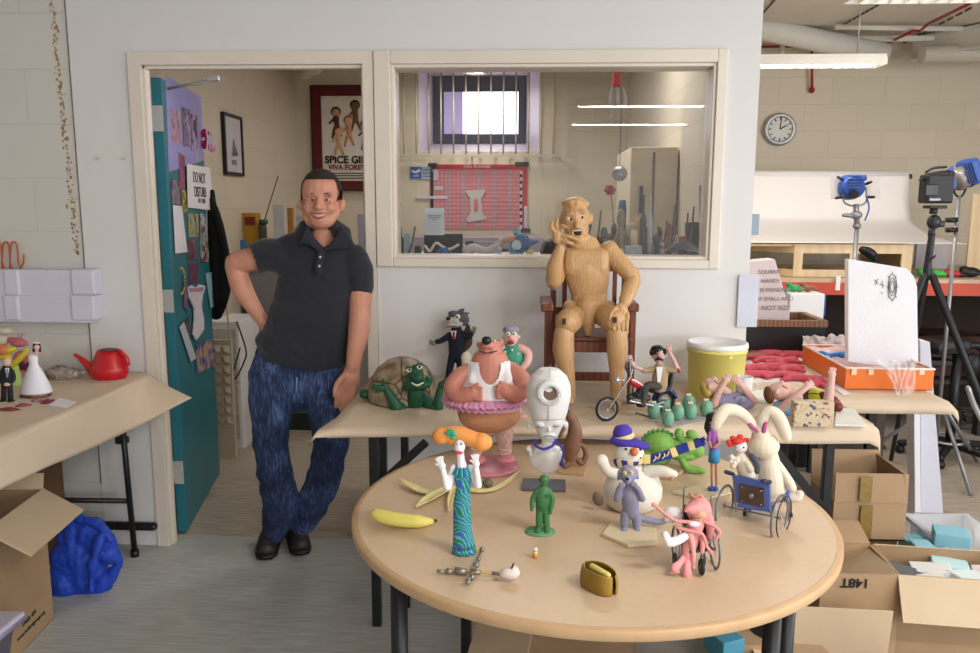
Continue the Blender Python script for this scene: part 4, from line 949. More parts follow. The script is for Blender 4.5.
# head
b.ball((321.5, 192.5, 3), (19.3, 22.5, 21)); b.ball((320.5, 206, -2), (17, 21, 14.5)); b.ball((319.5, 220, -8), (11, 8.5, 8.5)); b.limb([(306.5, 214, -2), (312, 223, -6), (327, 223, -6), (335, 213, -2)], [5, 5, 5, 5]); b.ball((321, 212, 2), (17.5, 13, 13))
b.ball((309.5, 207.5, -9.5), (6.5, 6, 6)); b.ball((329.5, 207.5, -9.5), (6.5, 6, 6))         # cheeks
b.ball((311.8, 194.3, -13.5), (6, 2.2, 3.4), a=4); b.ball((327.2, 194.3, -13.5), (6, 2.2, 3.4), a=-4)     # brows
b.limb([(319.3, 196, -15), (318.7, 203, -19), (318.2, 206.5, -20.5)], [2.2, 2.6, 3.3]); b.ball((315.2, 207.6, -17.5), 2.2); b.ball((321.6, 207.6, -17.5), 2.2)
b.limb([(310, 213, -13), (318, 212.2, -16.5), (327.5, 213, -13)], [1.2, 1.8, 1.2]); b.limb([(311, 218, -13), (318.5, 220.2, -16), (326.5, 218, -13)], [1.2, 2.0, 1.2])
b.ball((342, 205, 2), (3.2, 7, 5), a=-8); b.ball((301.5, 205, 2), (2.4, 6.5, 5), a=8)
b.limb([(322, 215, 5), (323, 233, 7), (323, 248, 8)], [12.5, 12.5, 16.5], n=16)
b.limb([(314, 240, 0), (322, 254, -4)], [5, 7])
# trunk (under the clothes)
b.limb([(321, 255, 8), (315, 300, 8), (305, 350, 8), (300, 378, 8)], [27, 34, 32, 30], n=16, flat=.6)
b.limb([(340, 258, 8), (300, 258, 8)], 11)
# left arm in the picture: hand on hip
b.limb([(282, 257, 8), (255, 259, 10), (237, 263, 12)], [11, 12.5, 12], n=14)
b.limb([(235, 265, 12), (242, 288, 10), (252, 305, 8), (262, 320, 8)], [10.5, 11, 8.5, 6.6], n=14)
b.ball((234, 264, 13), (9, 9, 9))
b.limb([(262, 320, 8), (268, 329, 9), (272, 335, 12)], [6.5, 7.5, 6.5], flat=.7)
for i in range(4): b.limb([(267+i*1.5, 328+i*1.2, 12), (274+i, 333+i*2.2, 15), (279+i*.5, 334+i*2.4, 18)], [2.6, 2.4, 2.0], n=8)
b.limb([(264, 322, 5), (270, 326, 2), (274, 331, 1)], [2.8, 2.5, 2.2], n=8)
# right arm in the picture, hanging to the table
b.limb([(353, 266, 9), (359.5, 285, 8), (360, 305, 4)], [10, 12, 11.5], n=14)
b.limb([(360, 305, 4), (359, 330, -2), (355, 352, -8), (353, 368, -12)], [11, 11, 8.4, 7.0], n=14)
b.limb([(353, 368, -12), (350, 379, -14), (347, 388, -15)], [7.2, 10.5, 9], n=12, flat=.55)
for x0, y0, x1, y1, x2, y2, x3, y3 in ((341.5, 386, 338, 395, 336.5, 402, 336, 407), (345.5, 389, 343, 399, 341.5, 406, 341, 410), (350, 390, 348.5, 399, 347, 405, 346.5, 408), (354, 388, 353.5, 395, 352.5, 400, 352, 403)):
    b.limb([(x0, y0, -16), (x1, y1, -19), (x2, y2, -18), (x3, y3, -16)], [3.1, 2.8, 2.6, 2.1], n=8)
b.limb([(345, 375, -17), (338, 383, -22), (335.5, 390, -24), (335, 396, -24)], [3.6, 3.2, 2.9, 2.3], n=8)
dents = [((312.3, 199.5, -15), 5.5, (0, 3.2, 0)), ((326.8, 199.5, -15), 5.5, (0, 3.2, 0)), ((318.5, 215.8, -17), 6, (0, 1.6, 0))]
HAIRM = M('dark_hair', '#2a211d', .8, var=.3, vs=60, bump=.5, bs=160)
LIPM = M('lips', '#a85f55', .5)
b.build('body', SKIN, man, remesh=1.0, smooth=2, dents=dents)
# face details
for ex in (312.3, 326.8):
    e = MB(MY); e.ball((ex, 199.6, -12.4), (3.3, 1.35, 2.8)); o = e.build('eye', M('eye_white', '#d8d0ca', .2), man)
    e = MB(MY); e.ball((ex-.1, 199.6, -14.6), (1.4, 1.4, .8)); e.build('iris', M('iris', '#2b2a28', .2), o)
    e = MB(MY); e.limb([(ex-3.8, 199.6, -12.8), (ex, 197.9, -15.2), (ex+3.8, 199.6, -12.8)], [.5, .95, .5], n=6); e.limb([(ex-3.2, 201, -13), (ex, 201.6, -14.8), (ex+3.2, 201, -13)], [.4, .7, .4], n=6); e.build('eyelid', SKIN, man)
    e = MB(MY); s_ = 1 if ex < 319 else -1
    e.limb([(ex-4.6, 195+.3*s_, -15), (ex, 193.4, -16.9), (ex+4.6, 195-.3*s_, -15)], [.4, .8, .4], n=6, flat=.5); e.build('eyebrow', M('brow_hair', '#5a4536', .9), man)
e = MB(MY); e.limb([(311.5, 213.9, -14.6), (314.5, 215, -16), (318.5, 215.6, -16.7), (322.5, 215, -16), (325.8, 213.9, -14.6)], [.4, 1.2, 1.5, 1.2, .4], n=8, flat=.5); e.build('teeth', M('teeth', '#c9bdb2', .3), man)
e = MB(MY); e.limb([(310, 212.8, -14.4), (314, 213.3, -16.9), (318.5, 213.8, -17.6), (323, 213.3, -16.9), (327.2, 212.8, -14.4)], [.4, .7, .8, .7, .4], n=6); e.limb([(311.3, 214.8, -14.6), (318.5, 218, -17.4), (326, 214.8, -14.6)], [.4, 1.1, .4], n=6); e.build('lips', LIPM, man)
# hair: short cap with receding front
h = MB(MY)
h.ball((321.8, 191.3, 4), (20.3, 22.3, 22.3)); h.ball((322, 197, 8), (20.4, 20, 18)); h.limb([(341, 192, -3), (341.3, 199, -3)], [2, 1.4], flat=1.2); h.limb([(302, 192, -3), (301.8, 199, -3)], [1.6, 1.2], flat=1.2)
def hairline(c, n): return False
o = h.build('hair', HAIRM, man, remesh=.9, smooth=2, disp=lambda p: .0015*noise.noise(p*160))
# trim the hair back from the face
import bmesh as _b
bm = _b.new(); bm.from_mesh(o.data); L = rootloc(man); cc = MB(MY)
F0 = cc.P((321, 190, -6)).y; Zt = cc.P((321, 180, 0)).z; Zb = cc.P((321, 212, 0)).z; X0_ = cc.P((321, 190, 0)).x; mm = cc.m
cut = []
for v in bm.verts:
    w_ = v.co+L; fr = F0+mm*(-12.0 if w_.z > Zt else 0)+ (0 if w_.z > Zt else 0)
    lim = F0-mm*(14 if w_.z > Zt else -1.5)
    if w_.y < lim or w_.z < Zb or (w_.z < cc.P((0, 206, 0)).z and w_.y < F0+mm*9): cut.append(v)
_b.ops.delete(bm, geom=cut, context='VERTS'); bm.to_mesh(o.data); bm.free(); cc.bm.free()
# shirt
s = MB(MY)
s.limb([(322, 250, 9), (317, 285, 7), (309, 325, 6), (300, 356, 7)], [36, 40, 42, 46], n=20, flat=.58)
s.limb([(350, 262, 9), (334, 248, 8), (316, 245, 8), (292, 246, 8), (276, 256, 9)], [17, 13, 12, 13, 16], n=14, flat=.85)
s.limb([(357, 300, 8), (352, 330, 8), (343, 360, 8)], [6, 9, 7], n=12)
s.limb([(282, 256, 9), (268, 255, 9), (254, 259, 10)], [18, 17.5, 15.5], n=16)         # left sleeve
s.limb([(354, 258, 9), (358, 272, 9), (360.5, 289, 8)], [15, 15.5, 13.5], n=16)        # right sleeve
s.ball((298, 345, 4), (45, 22, 26), a=-8); s.ball((304, 318, 3), (38, 30, 24), a=-5)
def folds(p):
    return .0035*noise.noise(Vector((p.x*9+p.z*6, p.y*6, p.z*10)))+.003*noise.noise(Vector((p.x*18, p.y*9, p.z*22+p.x*12)))
shirt = s.build('polo_shirt', SHIRT, man, remesh=1.5, smooth=5, disp=folds)
# open the hem, cuffs and neck by trimming
bm = _b.new(); bm.from_mesh(shirt.data); cc = MB(MY)
def sc(w_):
    v = RM.transposed() @ (w_-CAM); return 490+FPX*v.x/-v.z, 326.5-FPX*v.y/-v.z
cut = []
for v in bm.verts:
    x, y = sc(v.co+L)
    hem = 360+(x-253)*(376-358)/(341-253)
    if y > hem: cut.append(v)
    elif x < 250+(y-248)*.35 and y < 272 and x < 262: cut.append(v)
    elif y > 292.5 and x > 350 and y > 292.5-(x-352)*.1 and x > 353 and False: cut.append(v)
    elif ((x-322)/12.5)**2+((y-238)/9)**2 < 1: cut.append(v)
_b.ops.delete(bm, geom=cut, context='VERTS'); bm.to_mesh(shirt.data); bm.free()
s = MB(MY); SHC = M('polo_collar', '#2a2c34', .9, bump=.1)
s.limb([(339, 231, 12), (328, 230, 18), (312, 231, 14), (306, 234, 3)], [4.5, 5, 5, 4.5], n=10, flat=.45); s.limb([(339, 231, 12), (342, 236, 3)], [4.5, 4.5], n=10, flat=.45)
s.prism([(306, 226), (302, 236), (299, 244), (309, 244.5), (318, 252), (321.5, 248), (313, 239), (309, 232)], -17.5, -8, 1.2, smooth=True); s.prism([(340.5, 225), (345, 232), (353, 245), (349, 249), (337, 249), (323, 251), (321.5, 249), (331, 243), (337, 234)], -17.5, -8, 1.2, smooth=True)
s.build('collar', SHC, man)
s = MB(MY); s.limb([(321.5, 250, -16), (319.5, 262, -19.5), (318.5, 271, -20.5)], [4, 4.2, 4], n=8, flat=.25); s.build('placket', SHC, man)
for y_ in (257, 266):
    s = MB(MY); s.ball((320.2-(y_-257)*.1, y_, -21.2-(y_-257)*.08), (1.3, 1.3, .6)); s.build('button', M('button', '#c9c9cc', .3), man)
# jeans
JEAN = bpy.data.materials.new('blue_denim'); JEAN.use_nodes = True; nt = JEAN.node_tree; bs_ = nt.nodes['Principled BSDF']
tc = nt.nodes.new('ShaderNodeTexCoord'); mp = nt.nodes.new('ShaderNodeMapping'); mp.inputs['Scale'].default_value = (30, 30, 5); nt.links.new(tc.outputs['Object'], mp.inputs[0])
n1 = nt.nodes.new('ShaderNodeTexNoise'); n1.inputs['Scale'].default_value = 4; n1.inputs['Detail'].default_value = 6; nt.links.new(mp.outputs[0], n1.inputs['Vector'])
n2 = nt.nodes.new('ShaderNodeTexNoise'); n2.inputs['Scale'].default_value = 7; n2.inputs['Detail'].default_value = 2; nt.links.new(tc.outputs['Object'], n2.inputs['Vector'])
ad = nt.nodes.new('ShaderNodeMath'); ad.operation = 'ADD'; nt.links.new(n1.outputs[0], ad.inputs[0]); nt.links.new(n2.outputs[0], ad.inputs[1])
hf = nt.nodes.new('ShaderNodeMath'); hf.operation = 'MULTIPLY'; hf.inputs[1].default_value = .5; nt.links.new(ad.outputs[0], hf.inputs[0])
r_ = nt.nodes.new('ShaderNodeValToRGB'); e_ = r_.color_ramp.elements; e_[0].position = .38; e_[0].color = C('#141b33'); e_[1].position = .68; e_[1].color = C('#5b74a4'); q = r_.color_ramp.elements.new(.52); q.color = C('#23365f')
nt.links.new(hf.outputs[0], r_.inputs[0]); nt.links.new(r_.outputs[0], bs_.inputs['Base Color']); bs_.inputs['Roughness'].default_value = .85
bp = nt.nodes.new('ShaderNodeBump'); bp.inputs['Strength'].default_value = .3; bp.inputs['Distance'].default_value = .004; nt.links.new(n1.outputs[0], bp.inputs['Height']); nt.links.new(bp.outputs[0], bs_.inputs['Normal'])
MATS['blue_denim'] = JEAN
j = MB(MY)
j.limb([(296, 352, 8), (297, 372, 8)], [42, 42], n=20, flat=.55)
j.limb([(272, 372, 6), (271.5, 400, 2), (271, 425, -2), (271.5, 455, 0), (278, 485, 0), (281, 508, 0), (275, 532, -2)], [24, 23.5, 19.5, 17.5, 19, 18.5, 12], n=18, flat=.9)
j.limb([(322, 374, 6), (326, 400, 2), (331, 430, -4), (330, 452, -2), (323, 480, 4), (312, 505, 8), (303, 522, 10)], [24, 23, 19.5, 17.5, 18, 17, 15], n=18, flat=.9)
j.ball((297, 380, 6), (30, 16, 20))
def jf(p): return .006*noise.noise(Vector((p.x*7, p.y*7, p.z*20)))*(1.6 if p.z < .55 else .6)+.002*noise.noise(Vector((p.x*25, p.y*20, p.z*45)))
jeans = j.build('jeans', JEAN, man, remesh=1.5, smooth=4, disp=jf)
j = MB(MY); j.limb([(297, 378, -17), (296, 392, -14)], [.9, .9], n=6); j.build('fly_seam', M('seam', '#7d8fb8', .8), man)
# boots
BOOT = M('dark_boot', '#2b241f', .5, var=.25, vs=30); SOLE = M('boot_sole', '#17171a', .4)
for nm, c, tip in (('l', (271, 535), (265, 550)), ('r', (296, 530), (302, 545))):
    for z_ in (0,):
        p0 = onZ(c[0], c[1]+8, 0); t0 = onZ(tip[0], tip[1]+11, 0); dirb = (t0-p0); dirb.z = 0; dirb = dirb.normalized()
        heel = t0-dirb*.27
        k = MB(); k.limb([heel+Vector((0, 0, .05)), heel.lerp(t0, .5)+Vector((0, 0, .055)), t0-dirb*.05+Vector((0, 0, .045))], [.042, .045, .046], n=14); k.limb([heel+dirb*.04+Vector((0, 0, .06)), heel+dirb*.035+Vector((0, 0, .15))], [.045, .045], n=14); k.ball(t0-dirb*.05+Vector((0, 0, .04)), (.05, .035, .05))
        bt = k.build('boot', BOOT, man, remesh=.007, smooth=2)
        k = MB(); k.limb([heel+Vector((0, 0, .016)), heel.lerp(t0, .5)+Vector((0, 0, .016)), t0-dirb*.045+Vector((0, 0, .016))], [.048, .050, .052], n=14, flat=1, updir=(0, 0, 1))
        for v in k.bm.verts: v.co.z = min(max(v.co.z, .001), .026)
        k.build('sole', SOLE, bt)
        k = MB()
        for i in range(4): q0 = heel+dirb*(.10+.03*i)+Vector((0, 0, .125-.018*i)); sd = Vector((-dirb.y, dirb.x, 0)); k.limb([q0-sd*.025, q0+Vector((0, 0, .006)), q0+sd*.025], [.003, .003, .003], n=6)
        k.build('lace', M('boot_lace', '#8a6a44', .7), bt)
def woodmat(name, a, bcol, scale=30, rough=.5, stretch=(1, 1, .12), dist=3):
    if name in MATS: return MATS[name]
    m = bpy.data.materials.new(name); m.use_nodes = True; nt = m.node_tree; b = nt.nodes['Principled BSDF']; L = nt.links
    tc = nt.nodes.new('ShaderNodeTexCoord'); mp = nt.nodes.new('ShaderNodeMapping'); mp.inputs['Scale'].default_value = stretch
    L.new(tc.outputs['Object'], mp.inputs[0]); w_ = nt.nodes.new('ShaderNodeTexWave'); w_.inputs['Scale'].default_value = scale; w_.inputs['Distortion'].default_value = dist; w_.inputs['Detail'].default_value = 3
    L.new(mp.outputs[0], w_.inputs['Vector']); r = nt.nodes.new('ShaderNodeValToRGB'); r.color_ramp.elements[0].color = C(a); r.color_ramp.elements[1].color = C(bcol)
    L.new(w_.outputs['Fac'], r.inputs[0]); L.new(r.outputs[0], b.inputs['Base Color']); b.inputs['Roughness'].default_value = rough
    MATS[name] = m; return m
MAHO = woodmat('mahogany', '#5d2d1d', '#7a3f28', 12, .4)
PALEW = woodmat('carved_pale_wood', '#b88d5c', '#cda77b', 38, .45, (1, 1, .3), 9)
# ---------- chair on the table ----------
CF, CB = 3.06, 3.30
t = thing('wooden_chair', 'dark red-brown wooden armchair standing on the long table', 'chair', onZ(590, 395, TZ))
def cbox(name, r, Y, dep, par, mat=MAHO, bev=.003, base=False):
    a = onY(r[0], r[3], Y); b = onY(r[2], r[1], Y); m = MB(); wbox(a.x, b.x, Y, Y+dep, TZ+.004 if base else a.z, b.z, m, bev); return m.build(name, mat, par)
cbox('leg', (543.5, 306, 552.5, 400), CF, .035, t, base=True); cbox('leg', (627.5, 306, 636.5, 400), CF, .035, t, base=True)
cbox('leg', (549, 262, 557, 395), CB, .03, t, base=True); cbox('leg', (619, 262, 627, 395), CB, .03, t, base=True)
for r in ((541, 303, 553.5, 311), (626.5, 303, 638.5, 311)):
    a = onY(r[0], r[3], CF); b = onY(r[2], r[1], CF); m = MB(); wbox(a.x, b.x, CF-.03, CB+.02, a.z, b.z, m, .006); m.build('armrest', MAHO, t)
cbox('back_rail', (548, 262, 628, 271), CB-.002, .028, t); cbox('back_rail', (556, 308, 620, 315), CB, .024, t)
for x in (562, 575, 588, 601, 612): cbox('back_slat', (x, 270, x+5.5, 309), CB+.005, .012, t)
a = onY(552.5, 351, CF); b = onY(627.5, 341.5, CF)
cbox('seat_rail', (552.5, 342, 627.5, 352), CF+.004, .02, t)
m = MB(); wbox(a.x-.02, b.x+.02, CF-.006, CB+.02, b.z, b.z+.014, m, .004); m.build('seat', MAHO, t)
cbox('stretcher', (556, 373, 620, 380.5), CB+.005, .018, t)
for x in (546, 630):
    a = onY(x, 378, CF); m = MB(); wbox(a.x, a.x+.016, CF+.03, CB, a.z, a.z+.022, m, .002); m.build('stretcher', MAHO, t)
# ---------- carved wooden figure ----------
WF = 3.13
t = thing('wooden_figure', 'large jointed carved wooden man seated on the red-brown chair, hand raised to its mouth', 'wooden figure', onZ(595, 405, TZ))
m = MB(WF)
m.ball((575, 218, 0), (14.5, 16.5, 15)); m.ball((576.5, 229, -3), (12, 13, 11)); m.ball((578, 239, -6), (7, 6.5, 7)); m.ball((575.5, 204, 1), (13.5, 6.5, 12))
m.limb([(576.5, 219, -12), (576.8, 226, -17)], [1.8, 2.7]); m.ball((571, 213.5, -12), (5, 1.8, 2.4), a=14); m.ball((582, 211.5, -12), (5, 1.8, 2.4), a=-4)
m.ball((568.5, 227, -8), (4, 4, 4)); m.ball((584.5, 226, -8), (4, 4, 4)); m.limb([(571, 229.5, -11), (577, 228, -14), (583.5, 229, -11)], [1.3, 1.6, 1.3]); m.limb([(573, 236, -12), (578, 237, -14), (583, 235, -11)], [1.2, 1.7, 1.2])
m.ball((590.5, 219, 2), (2.6, 5.6, 4), a=-10); m.ball((561, 221, 2), (2, 5, 3))
m.limb([(579, 238, 2), (580, 250, 3)], [9.5, 9.5], n=14)
m.ball((573, 202, 0), (11, 5, 12), a=12); m.limb([(565, 238, -2), (577, 245, -6), (588, 237, -2)], [3, 4, 3])
m.build('head', PALEW, t, remesh=.75, smooth=2, dents=[((570, 218.5, -14), 4.5, (0, 2, 0)), ((581.5, 216.5, -14), 4.5, (0, 2, 0)), ((577.5, 232.5, -13), 5, (0, 5, 0)), ((566, 206, -9), 4, (0, 1.5, 0)), ((574, 202.5, -10), 3.5, (0, 1.5, 0))])
for x, y in ((570, 219), (581.5, 217)):
    e = MB(WF); e.ball((x, y, -10.2), (3.1, 2.4, 2.4)); o = e.build('eye', M('painted_white', '#e6e0d4', .3), t); e = MB(WF); e.ball((x+1.0, y+.2, -12.4), (1.2, 1.4, .6)); e.build('pupil', M('painted_black', '#17120f', .3), o)
e = MB(WF); e.ball((577.6, 232.6, -10.5), (4.6, 2.6, 2.2), a=4); o = e.build('mouth', M('mouth_dark', '#3a1d15', .6), t); e = MB(WF); e.limb([(574, 230.8, -12.5), (581, 230.3, -12.5)], .7, n=6); e.build('teeth', M('painted_white'), o)
m = MB(WF)
m.limb([(584, 254, 2), (587, 272, 0), (589, 290, 2)], [20, 23, 19], n=18, flat=.62); m.box((586, 262, -2), (46, 28, 22), bev=8)
m.build('chest', PALEW, t, remesh=1, smooth=7)
m = MB(WF); m.limb([(589, 286, 3), (589, 298, 3)], [18.5, 18], n=18, flat=.62); m.build('waist', PALEW, t)
m = MB(WF); m.limb([(570, 307, 2), (589, 309, 0), (608, 307, 2)], [7.5, 9, 7.5], n=14, flat=1.2); m.limb([(588, 306, -3), (588, 320, -8), (587.5, 332, -8)], [13, 8.5, 4.5], n=14); m.ball((589, 304, 2), (19, 6, 12)); m.build('pelvis', PALEW, t, remesh=1, smooth=2)
for nm, hip, knee in (('l', (575, 316, -2), (568, 322, -34)), ('r', (604, 315, -2), (614, 320, -34))):
    m = MB(WF); m.limb([hip, knee], [12, 12.5], n=16); m.build('thigh', PALEW, t, remesh=1.2, smooth=2)
m = MB(WF); m.limb([(564.5, 331, -36), (563.5, 350, -35), (567, 372, -32), (570.5, 393, -30)], [9.5, 10.5, 7.5, 5.5], n=16); m.build('shin', PALEW, t)
m = MB(WF); m.limb([(617, 331, -36), (617, 350, -36), (616.5, 372, -36), (615.5, 395, -36)], [10, 10, 6.8, 5], n=16); m.build('shin', PALEW, t)
for x, y in ((571, 396), (617, 404)):
    m = MB(WF); m.limb([(x, y, -28), (x-1, y+5, -44)], [5.5, 4.5], n=12, flat=.8); m.build('foot', PALEW, t)
for a_, b_, r1, r2, nm in (((563, 252, 3), (555.5, 279, -4), 8.5, 8.5, 'upper_arm'), ((609, 251, 2), (632, 276, -8), 9.5, 8, 'upper_arm'), ((633, 281, -10), (624.5, 303, -28), 8, 5.5, 'forearm')):
    m = MB(WF); m.limb([a_, tuple((p+q)/2 for p, q in zip(a_, b_)), b_], [r1, r1*.95, r2], n=16); m.build(nm, PALEW, t)
m = MB(WF); m.limb([(554, 281, -8), (555, 266, -14), (560, 248, -20)], [8.2, 8, 4.6], n=16); m.build('forearm', PALEW, t)
m = MB(WF); m.ball((609, 251, 2), (10, 10, 10)); m.build('shoulder_joint', PALEW, t)
m = MB(WF); m.cyl((554, 290, -6), (554, 282, -6), 2.4); m.build('elbow_peg', STEEL, t)
m = MB(WF); m.ball((557.5, 237, -20), (5.5, 7.5, 4), a=10)
for p in ([(555, 232, -21), (551.5, 227, -22), (552, 222, -24)], [(558, 230, -21), (556, 224, -23), (557.5, 220, -25)], [(561, 231, -21), (562, 226, -24), (565, 227, -26)], [(562, 236, -22), (569, 236.5, -24), (577, 239.5, -24)], [(561, 240, -21), (567, 242, -24), (573, 244, -23)]): m.limb(p, [2.3, 2.1, 1.7], n=8)
m.build('hand', PALEW, t, remesh=.7, smooth=1)
m = MB(WF); m.ball((621, 311, -34), (7, 8, 4.5), a=10)
for i in range(4): x = 614.5+i*4.4; m.limb([(x, 315, -37), (x-.8, 323, -43), (x-.8, 331-abs(i-1.5), -44)], [2.3, 2.1, 1.7], n=8)
m.limb([(616, 308, -36), (611, 314, -42), (609.5, 320, -44)], [2.3, 2.1, 1.7], n=8)
m.build('hand', PALEW, t, remesh=.7, smooth=1)
for x, y in ((564, 321.5), (615, 320)): m = MB(WF); m.box((x, y, -47.5), (3.4, 5.5, 2)); m.build('knee_slot', M('slot_dark', '#3a2616'), t)
# ---------- puppets on the long table ----------
def eyes(t, Y, pts, r, white='#efece4', pr=.45, off=None, name='eye', pc='#141214'):
    """white eye balls with pupils on the viewer side"""
    for p in pts:
        x, y, d = p[:3]; dx, dy = (p[3], p[4]) if len(p) > 3 else (0, 0)
        e = MB(Y); e.ball((x, y, d), r, n=14); o = e.build(name, M('eye'+white[1:], white, .25), t)
        e = MB(Y); e.ball((x+dx, y+dy, d-r*.86), (r*pr, r*pr, r*.28), n=10); e.build('pupil', M('pup'+pc[1:], pc, .2), o)
def hand(m, p, dirv, r=1.6, ln=5, n=4, spread=35):
    """small modelled hand: palm and fingers in the upright plane"""
    x, y, d = p; a0 = math.atan2(-dirv[1], dirv[0])
    m.ball((x, y, d), (r*1.9, r*1.9, r*1.3))
    for i in range(n):
        a = a0+radians(spread)*(i-(n-1)/2)/max(1, n-1)*1.6; m.limb([(x+r*cos(a), y-r*sin(a), d), (x+ln*cos(a), y-ln*sin(a), d-.3)], [r*.75, r*.5], n=6)
    a = a0+radians(spread)*1.9; m.limb([(x+r*.5*cos(a), y-r*.5*sin(a), d), (x+ln*.7*cos(a), y-ln*.7*sin(a), d-.5)], [r*.75, r*.5], n=6)
# tortoise
TY = onZ(403, 411, TZ).y+.06
GRN = M('dark_green_clay', '#1c5138', .5, var=.12, vs=20, bump=.05)
t = thing('tortoise_model', 'green modelling-clay tortoise resting its elbows on the table left of the big pink bear', 'model tortoise', onZ(403, 411, TZ))
SH = bpy.data.materials.new('tortoise_shell'); SH.use_nodes = True; nt = SH.node_tree; b = nt.nodes['Principled BSDF']; tc = nt.nodes.new('ShaderNodeTexCoord')
v = nt.nodes.new('ShaderNodeTexVoronoi'); v.feature = 'DISTANCE_TO_EDGE'; v.inputs['Scale'].default_value = 9; v2 = nt.nodes.new('ShaderNodeTexVoronoi'); v2.inputs['Scale'].default_value = 9
n_ = nt.nodes.new('ShaderNodeTexNoise'); n_.inputs['Scale'].default_value = 22; n_.inputs['Detail'].default_value = 5
for q in (v, v2, n_): nt.links.new(tc.outputs['Object'], q.inputs['Vector'])
r1 = nt.nodes.new('ShaderNodeValToRGB'); r1.color_ramp.elements[0].color = C('#6d5a4b'); r1.color_ramp.elements[1].color = C('#a79678'); r1.color_ramp.elements[0].position = .35; r1.color_ramp.elements[1].position = .65; nt.links.new(n_.outputs[0], r1.inputs[0])
r2 = nt.nodes.new('ShaderNodeValToRGB'); r2.color_ramp.elements[0].color = (.25, .2, .18, 1); r2.color_ramp.elements[0].position = 0; r2.color_ramp.elements[1].color = (1, 1, 1, 1); r2.color_ramp.elements[1].position = .035; nt.links.new(v.outputs['Distance'], r2.inputs[0])
mx = nt.nodes.new('ShaderNodeMix'); mx.data_type = 'RGBA'; mx.blend_type = 'MULTIPLY'; mx.inputs[0].default_value = 1; nt.links.new(r1.outputs[0], mx.inputs[6]); nt.links.new(r2.outputs[0], mx.inputs[7]); nt.links.new(mx.outputs[2], b.inputs['Base Color'])
bp = nt.nodes.new('ShaderNodeBump'); bp.inputs['Strength'].default_value = .6; bp.inputs['Distance'].default_value = .01; nt.links.new(r2.outputs[0], bp.inputs['Height']); nt.links.new(bp.outputs[0], b.inputs['Normal']); b.inputs['Roughness'].default_value = .5
m = MB(TY); m.lathe((403, 400, 26), [(33, -2), (37, 3), (36.5, 12), (33, 24), (26, 35), (16, 42.5), (6, 46), (0, 46.5)], n=40, sy=1.0); m.build('shell', SH, t)
m = MB(TY); m.lathe((403, 409, 26), [(0, -1), (26, 0), (34, 6), (36, 11), (0, 12)], n=36); m.build('underside', M('dark_underbelly', '#26271f', .6), t)
m = MB(TY); m.limb([(413, 403, -2), (415, 394, -6), (418, 385, -9)], [8.5, 7.5, 7], n=16); m.ball((418, 384, -11), (13.5, 6.5, 8)); m.ball((407.5, 385.5, -10), (4.5, 5.5, 5)); m.ball((428.5, 380.5, -10), (4.5, 5, 5)); m.ball((416, 374, -10), (8, 10, 8)); m.ball((418, 377.5, -16), (6, 5.5, 6)); m.limb([(417, 393, -8), (416, 402, -4)], [8, 8.5])
m.build('head', GRN, t, remesh=.6, smooth=3, dents=[((421, 384, -20), 5, (0, 2.2, 0)), ((411, 385.5, -16), 3.4, (0, 2.5, 0)), ((426.5, 380.5, -16), 3.4, (0, 2.5, 0))])
m = MB(TY); m.limb([(412, 383, -17.6), (417, 385.3, -19.3), (423, 382.8, -17.8)], [.8, 1.0, .8], n=6); m.build('teeth', M('teeth_cream', '#ece5c8', .4), t)
eyes(t, TY, [(409, 369.5, -14, .4, .3), (419.3, 366.5, -14, .4, .3)], 3.0)
for x, y in ((409, 368.2), (419.3, 365.2)): m = MB(TY); m.ball((x, y, -13), (3.6, 2.7, 3.6)); m.build('eyelid', GRN, t)
m = MB(TY); m.limb([(409, 404, 2), (399, 408, -10), (396, 408, -12)], [6, 6.5, 6.5]); m.limb([(397, 408, -12), (392, 399, -12), (386.5, 389, -11)], [7, 5.4, 4], n=12); m.ball((381, 388, -11), (6, 3.6, 3.5)); 
for p in ([(379, 386, -12), (374, 385, -13)], [(379, 388.5, -12), (373.5, 388.5, -13)], [(380, 391, -12), (375.5, 392, -13)], [(384, 386, -12), (383, 379.5, -13)]): m.limb(p, [1.7, 1.4], n=8)
m.build('arm', GRN, t, remesh=.6, smooth=2)
m = MB(TY); m.limb([(423, 398, 0), (432, 406, -6), (438, 408, -10)], [6, 6, 5.4]); m.limb([(438, 407, -10), (438.5, 398, -10), (440, 389, -9)], [5.4, 4.2, 3.4], n=12); m.ball((442, 385, -9), (4.6, 4, 3.6))
for i in range(3): m.limb([(442+i*1.4, 384, -10), (445+i*.9, 379.5+i*2, -11)], [1.6, 1.3], n=8)
m.build('arm', GRN, t, remesh=.6, smooth=2)
m = MB(TY); m.ball((365, 394, 18), (6, 5, 8)); m.build('foot', GRN, t)
m = MB(TY); m.ball((440, 402, 18), (6, 5, 8)); m.build('foot', GRN, t)
# wolf in a suit
WYp = 3.36; FUR = M('wolf_grey', '#59585c', .9, var=.35, vs=40, bump=.3, bs=90); PALEF = M('wolf_muzzle', '#b9b3ab', .9, var=.2, vs=60, bump=.3)
SUIT = M('navy_suit', '#181b2a', .85, var=.15, vs=30)
t = thing('wolf_puppet', 'wolf puppet in a dark suit and red tie against the white wall', 'puppet', onZ(454, 384, TZ))
m = MB(WYp); m.ball((458, 317.5, 0), (10, 6.8, 8)); m.ball((453, 313.5, -1), (5, 3, 5)); m.limb([(464, 315, 0), (468.5, 313, 1)], [3.4, .8]); m.limb([(461, 311.5, 3), (464, 309, 4)], [3, .8]); m.ball((464, 320, 1), (5.5, 6, 6)); m.build('head', FUR, t, remesh=.6, smooth=2)
m = MB(WYp); m.ball((454, 323.5, -3), (9.5, 4.2, 6)); m.limb([(456, 320, -6), (449.5, 319.8, -8)], [3.6, 2.4]); m.ball((447.5, 324.5, -1), (4, 3.5, 4)); m.build('muzzle', PALEF, t, remesh=.6, smooth=2)
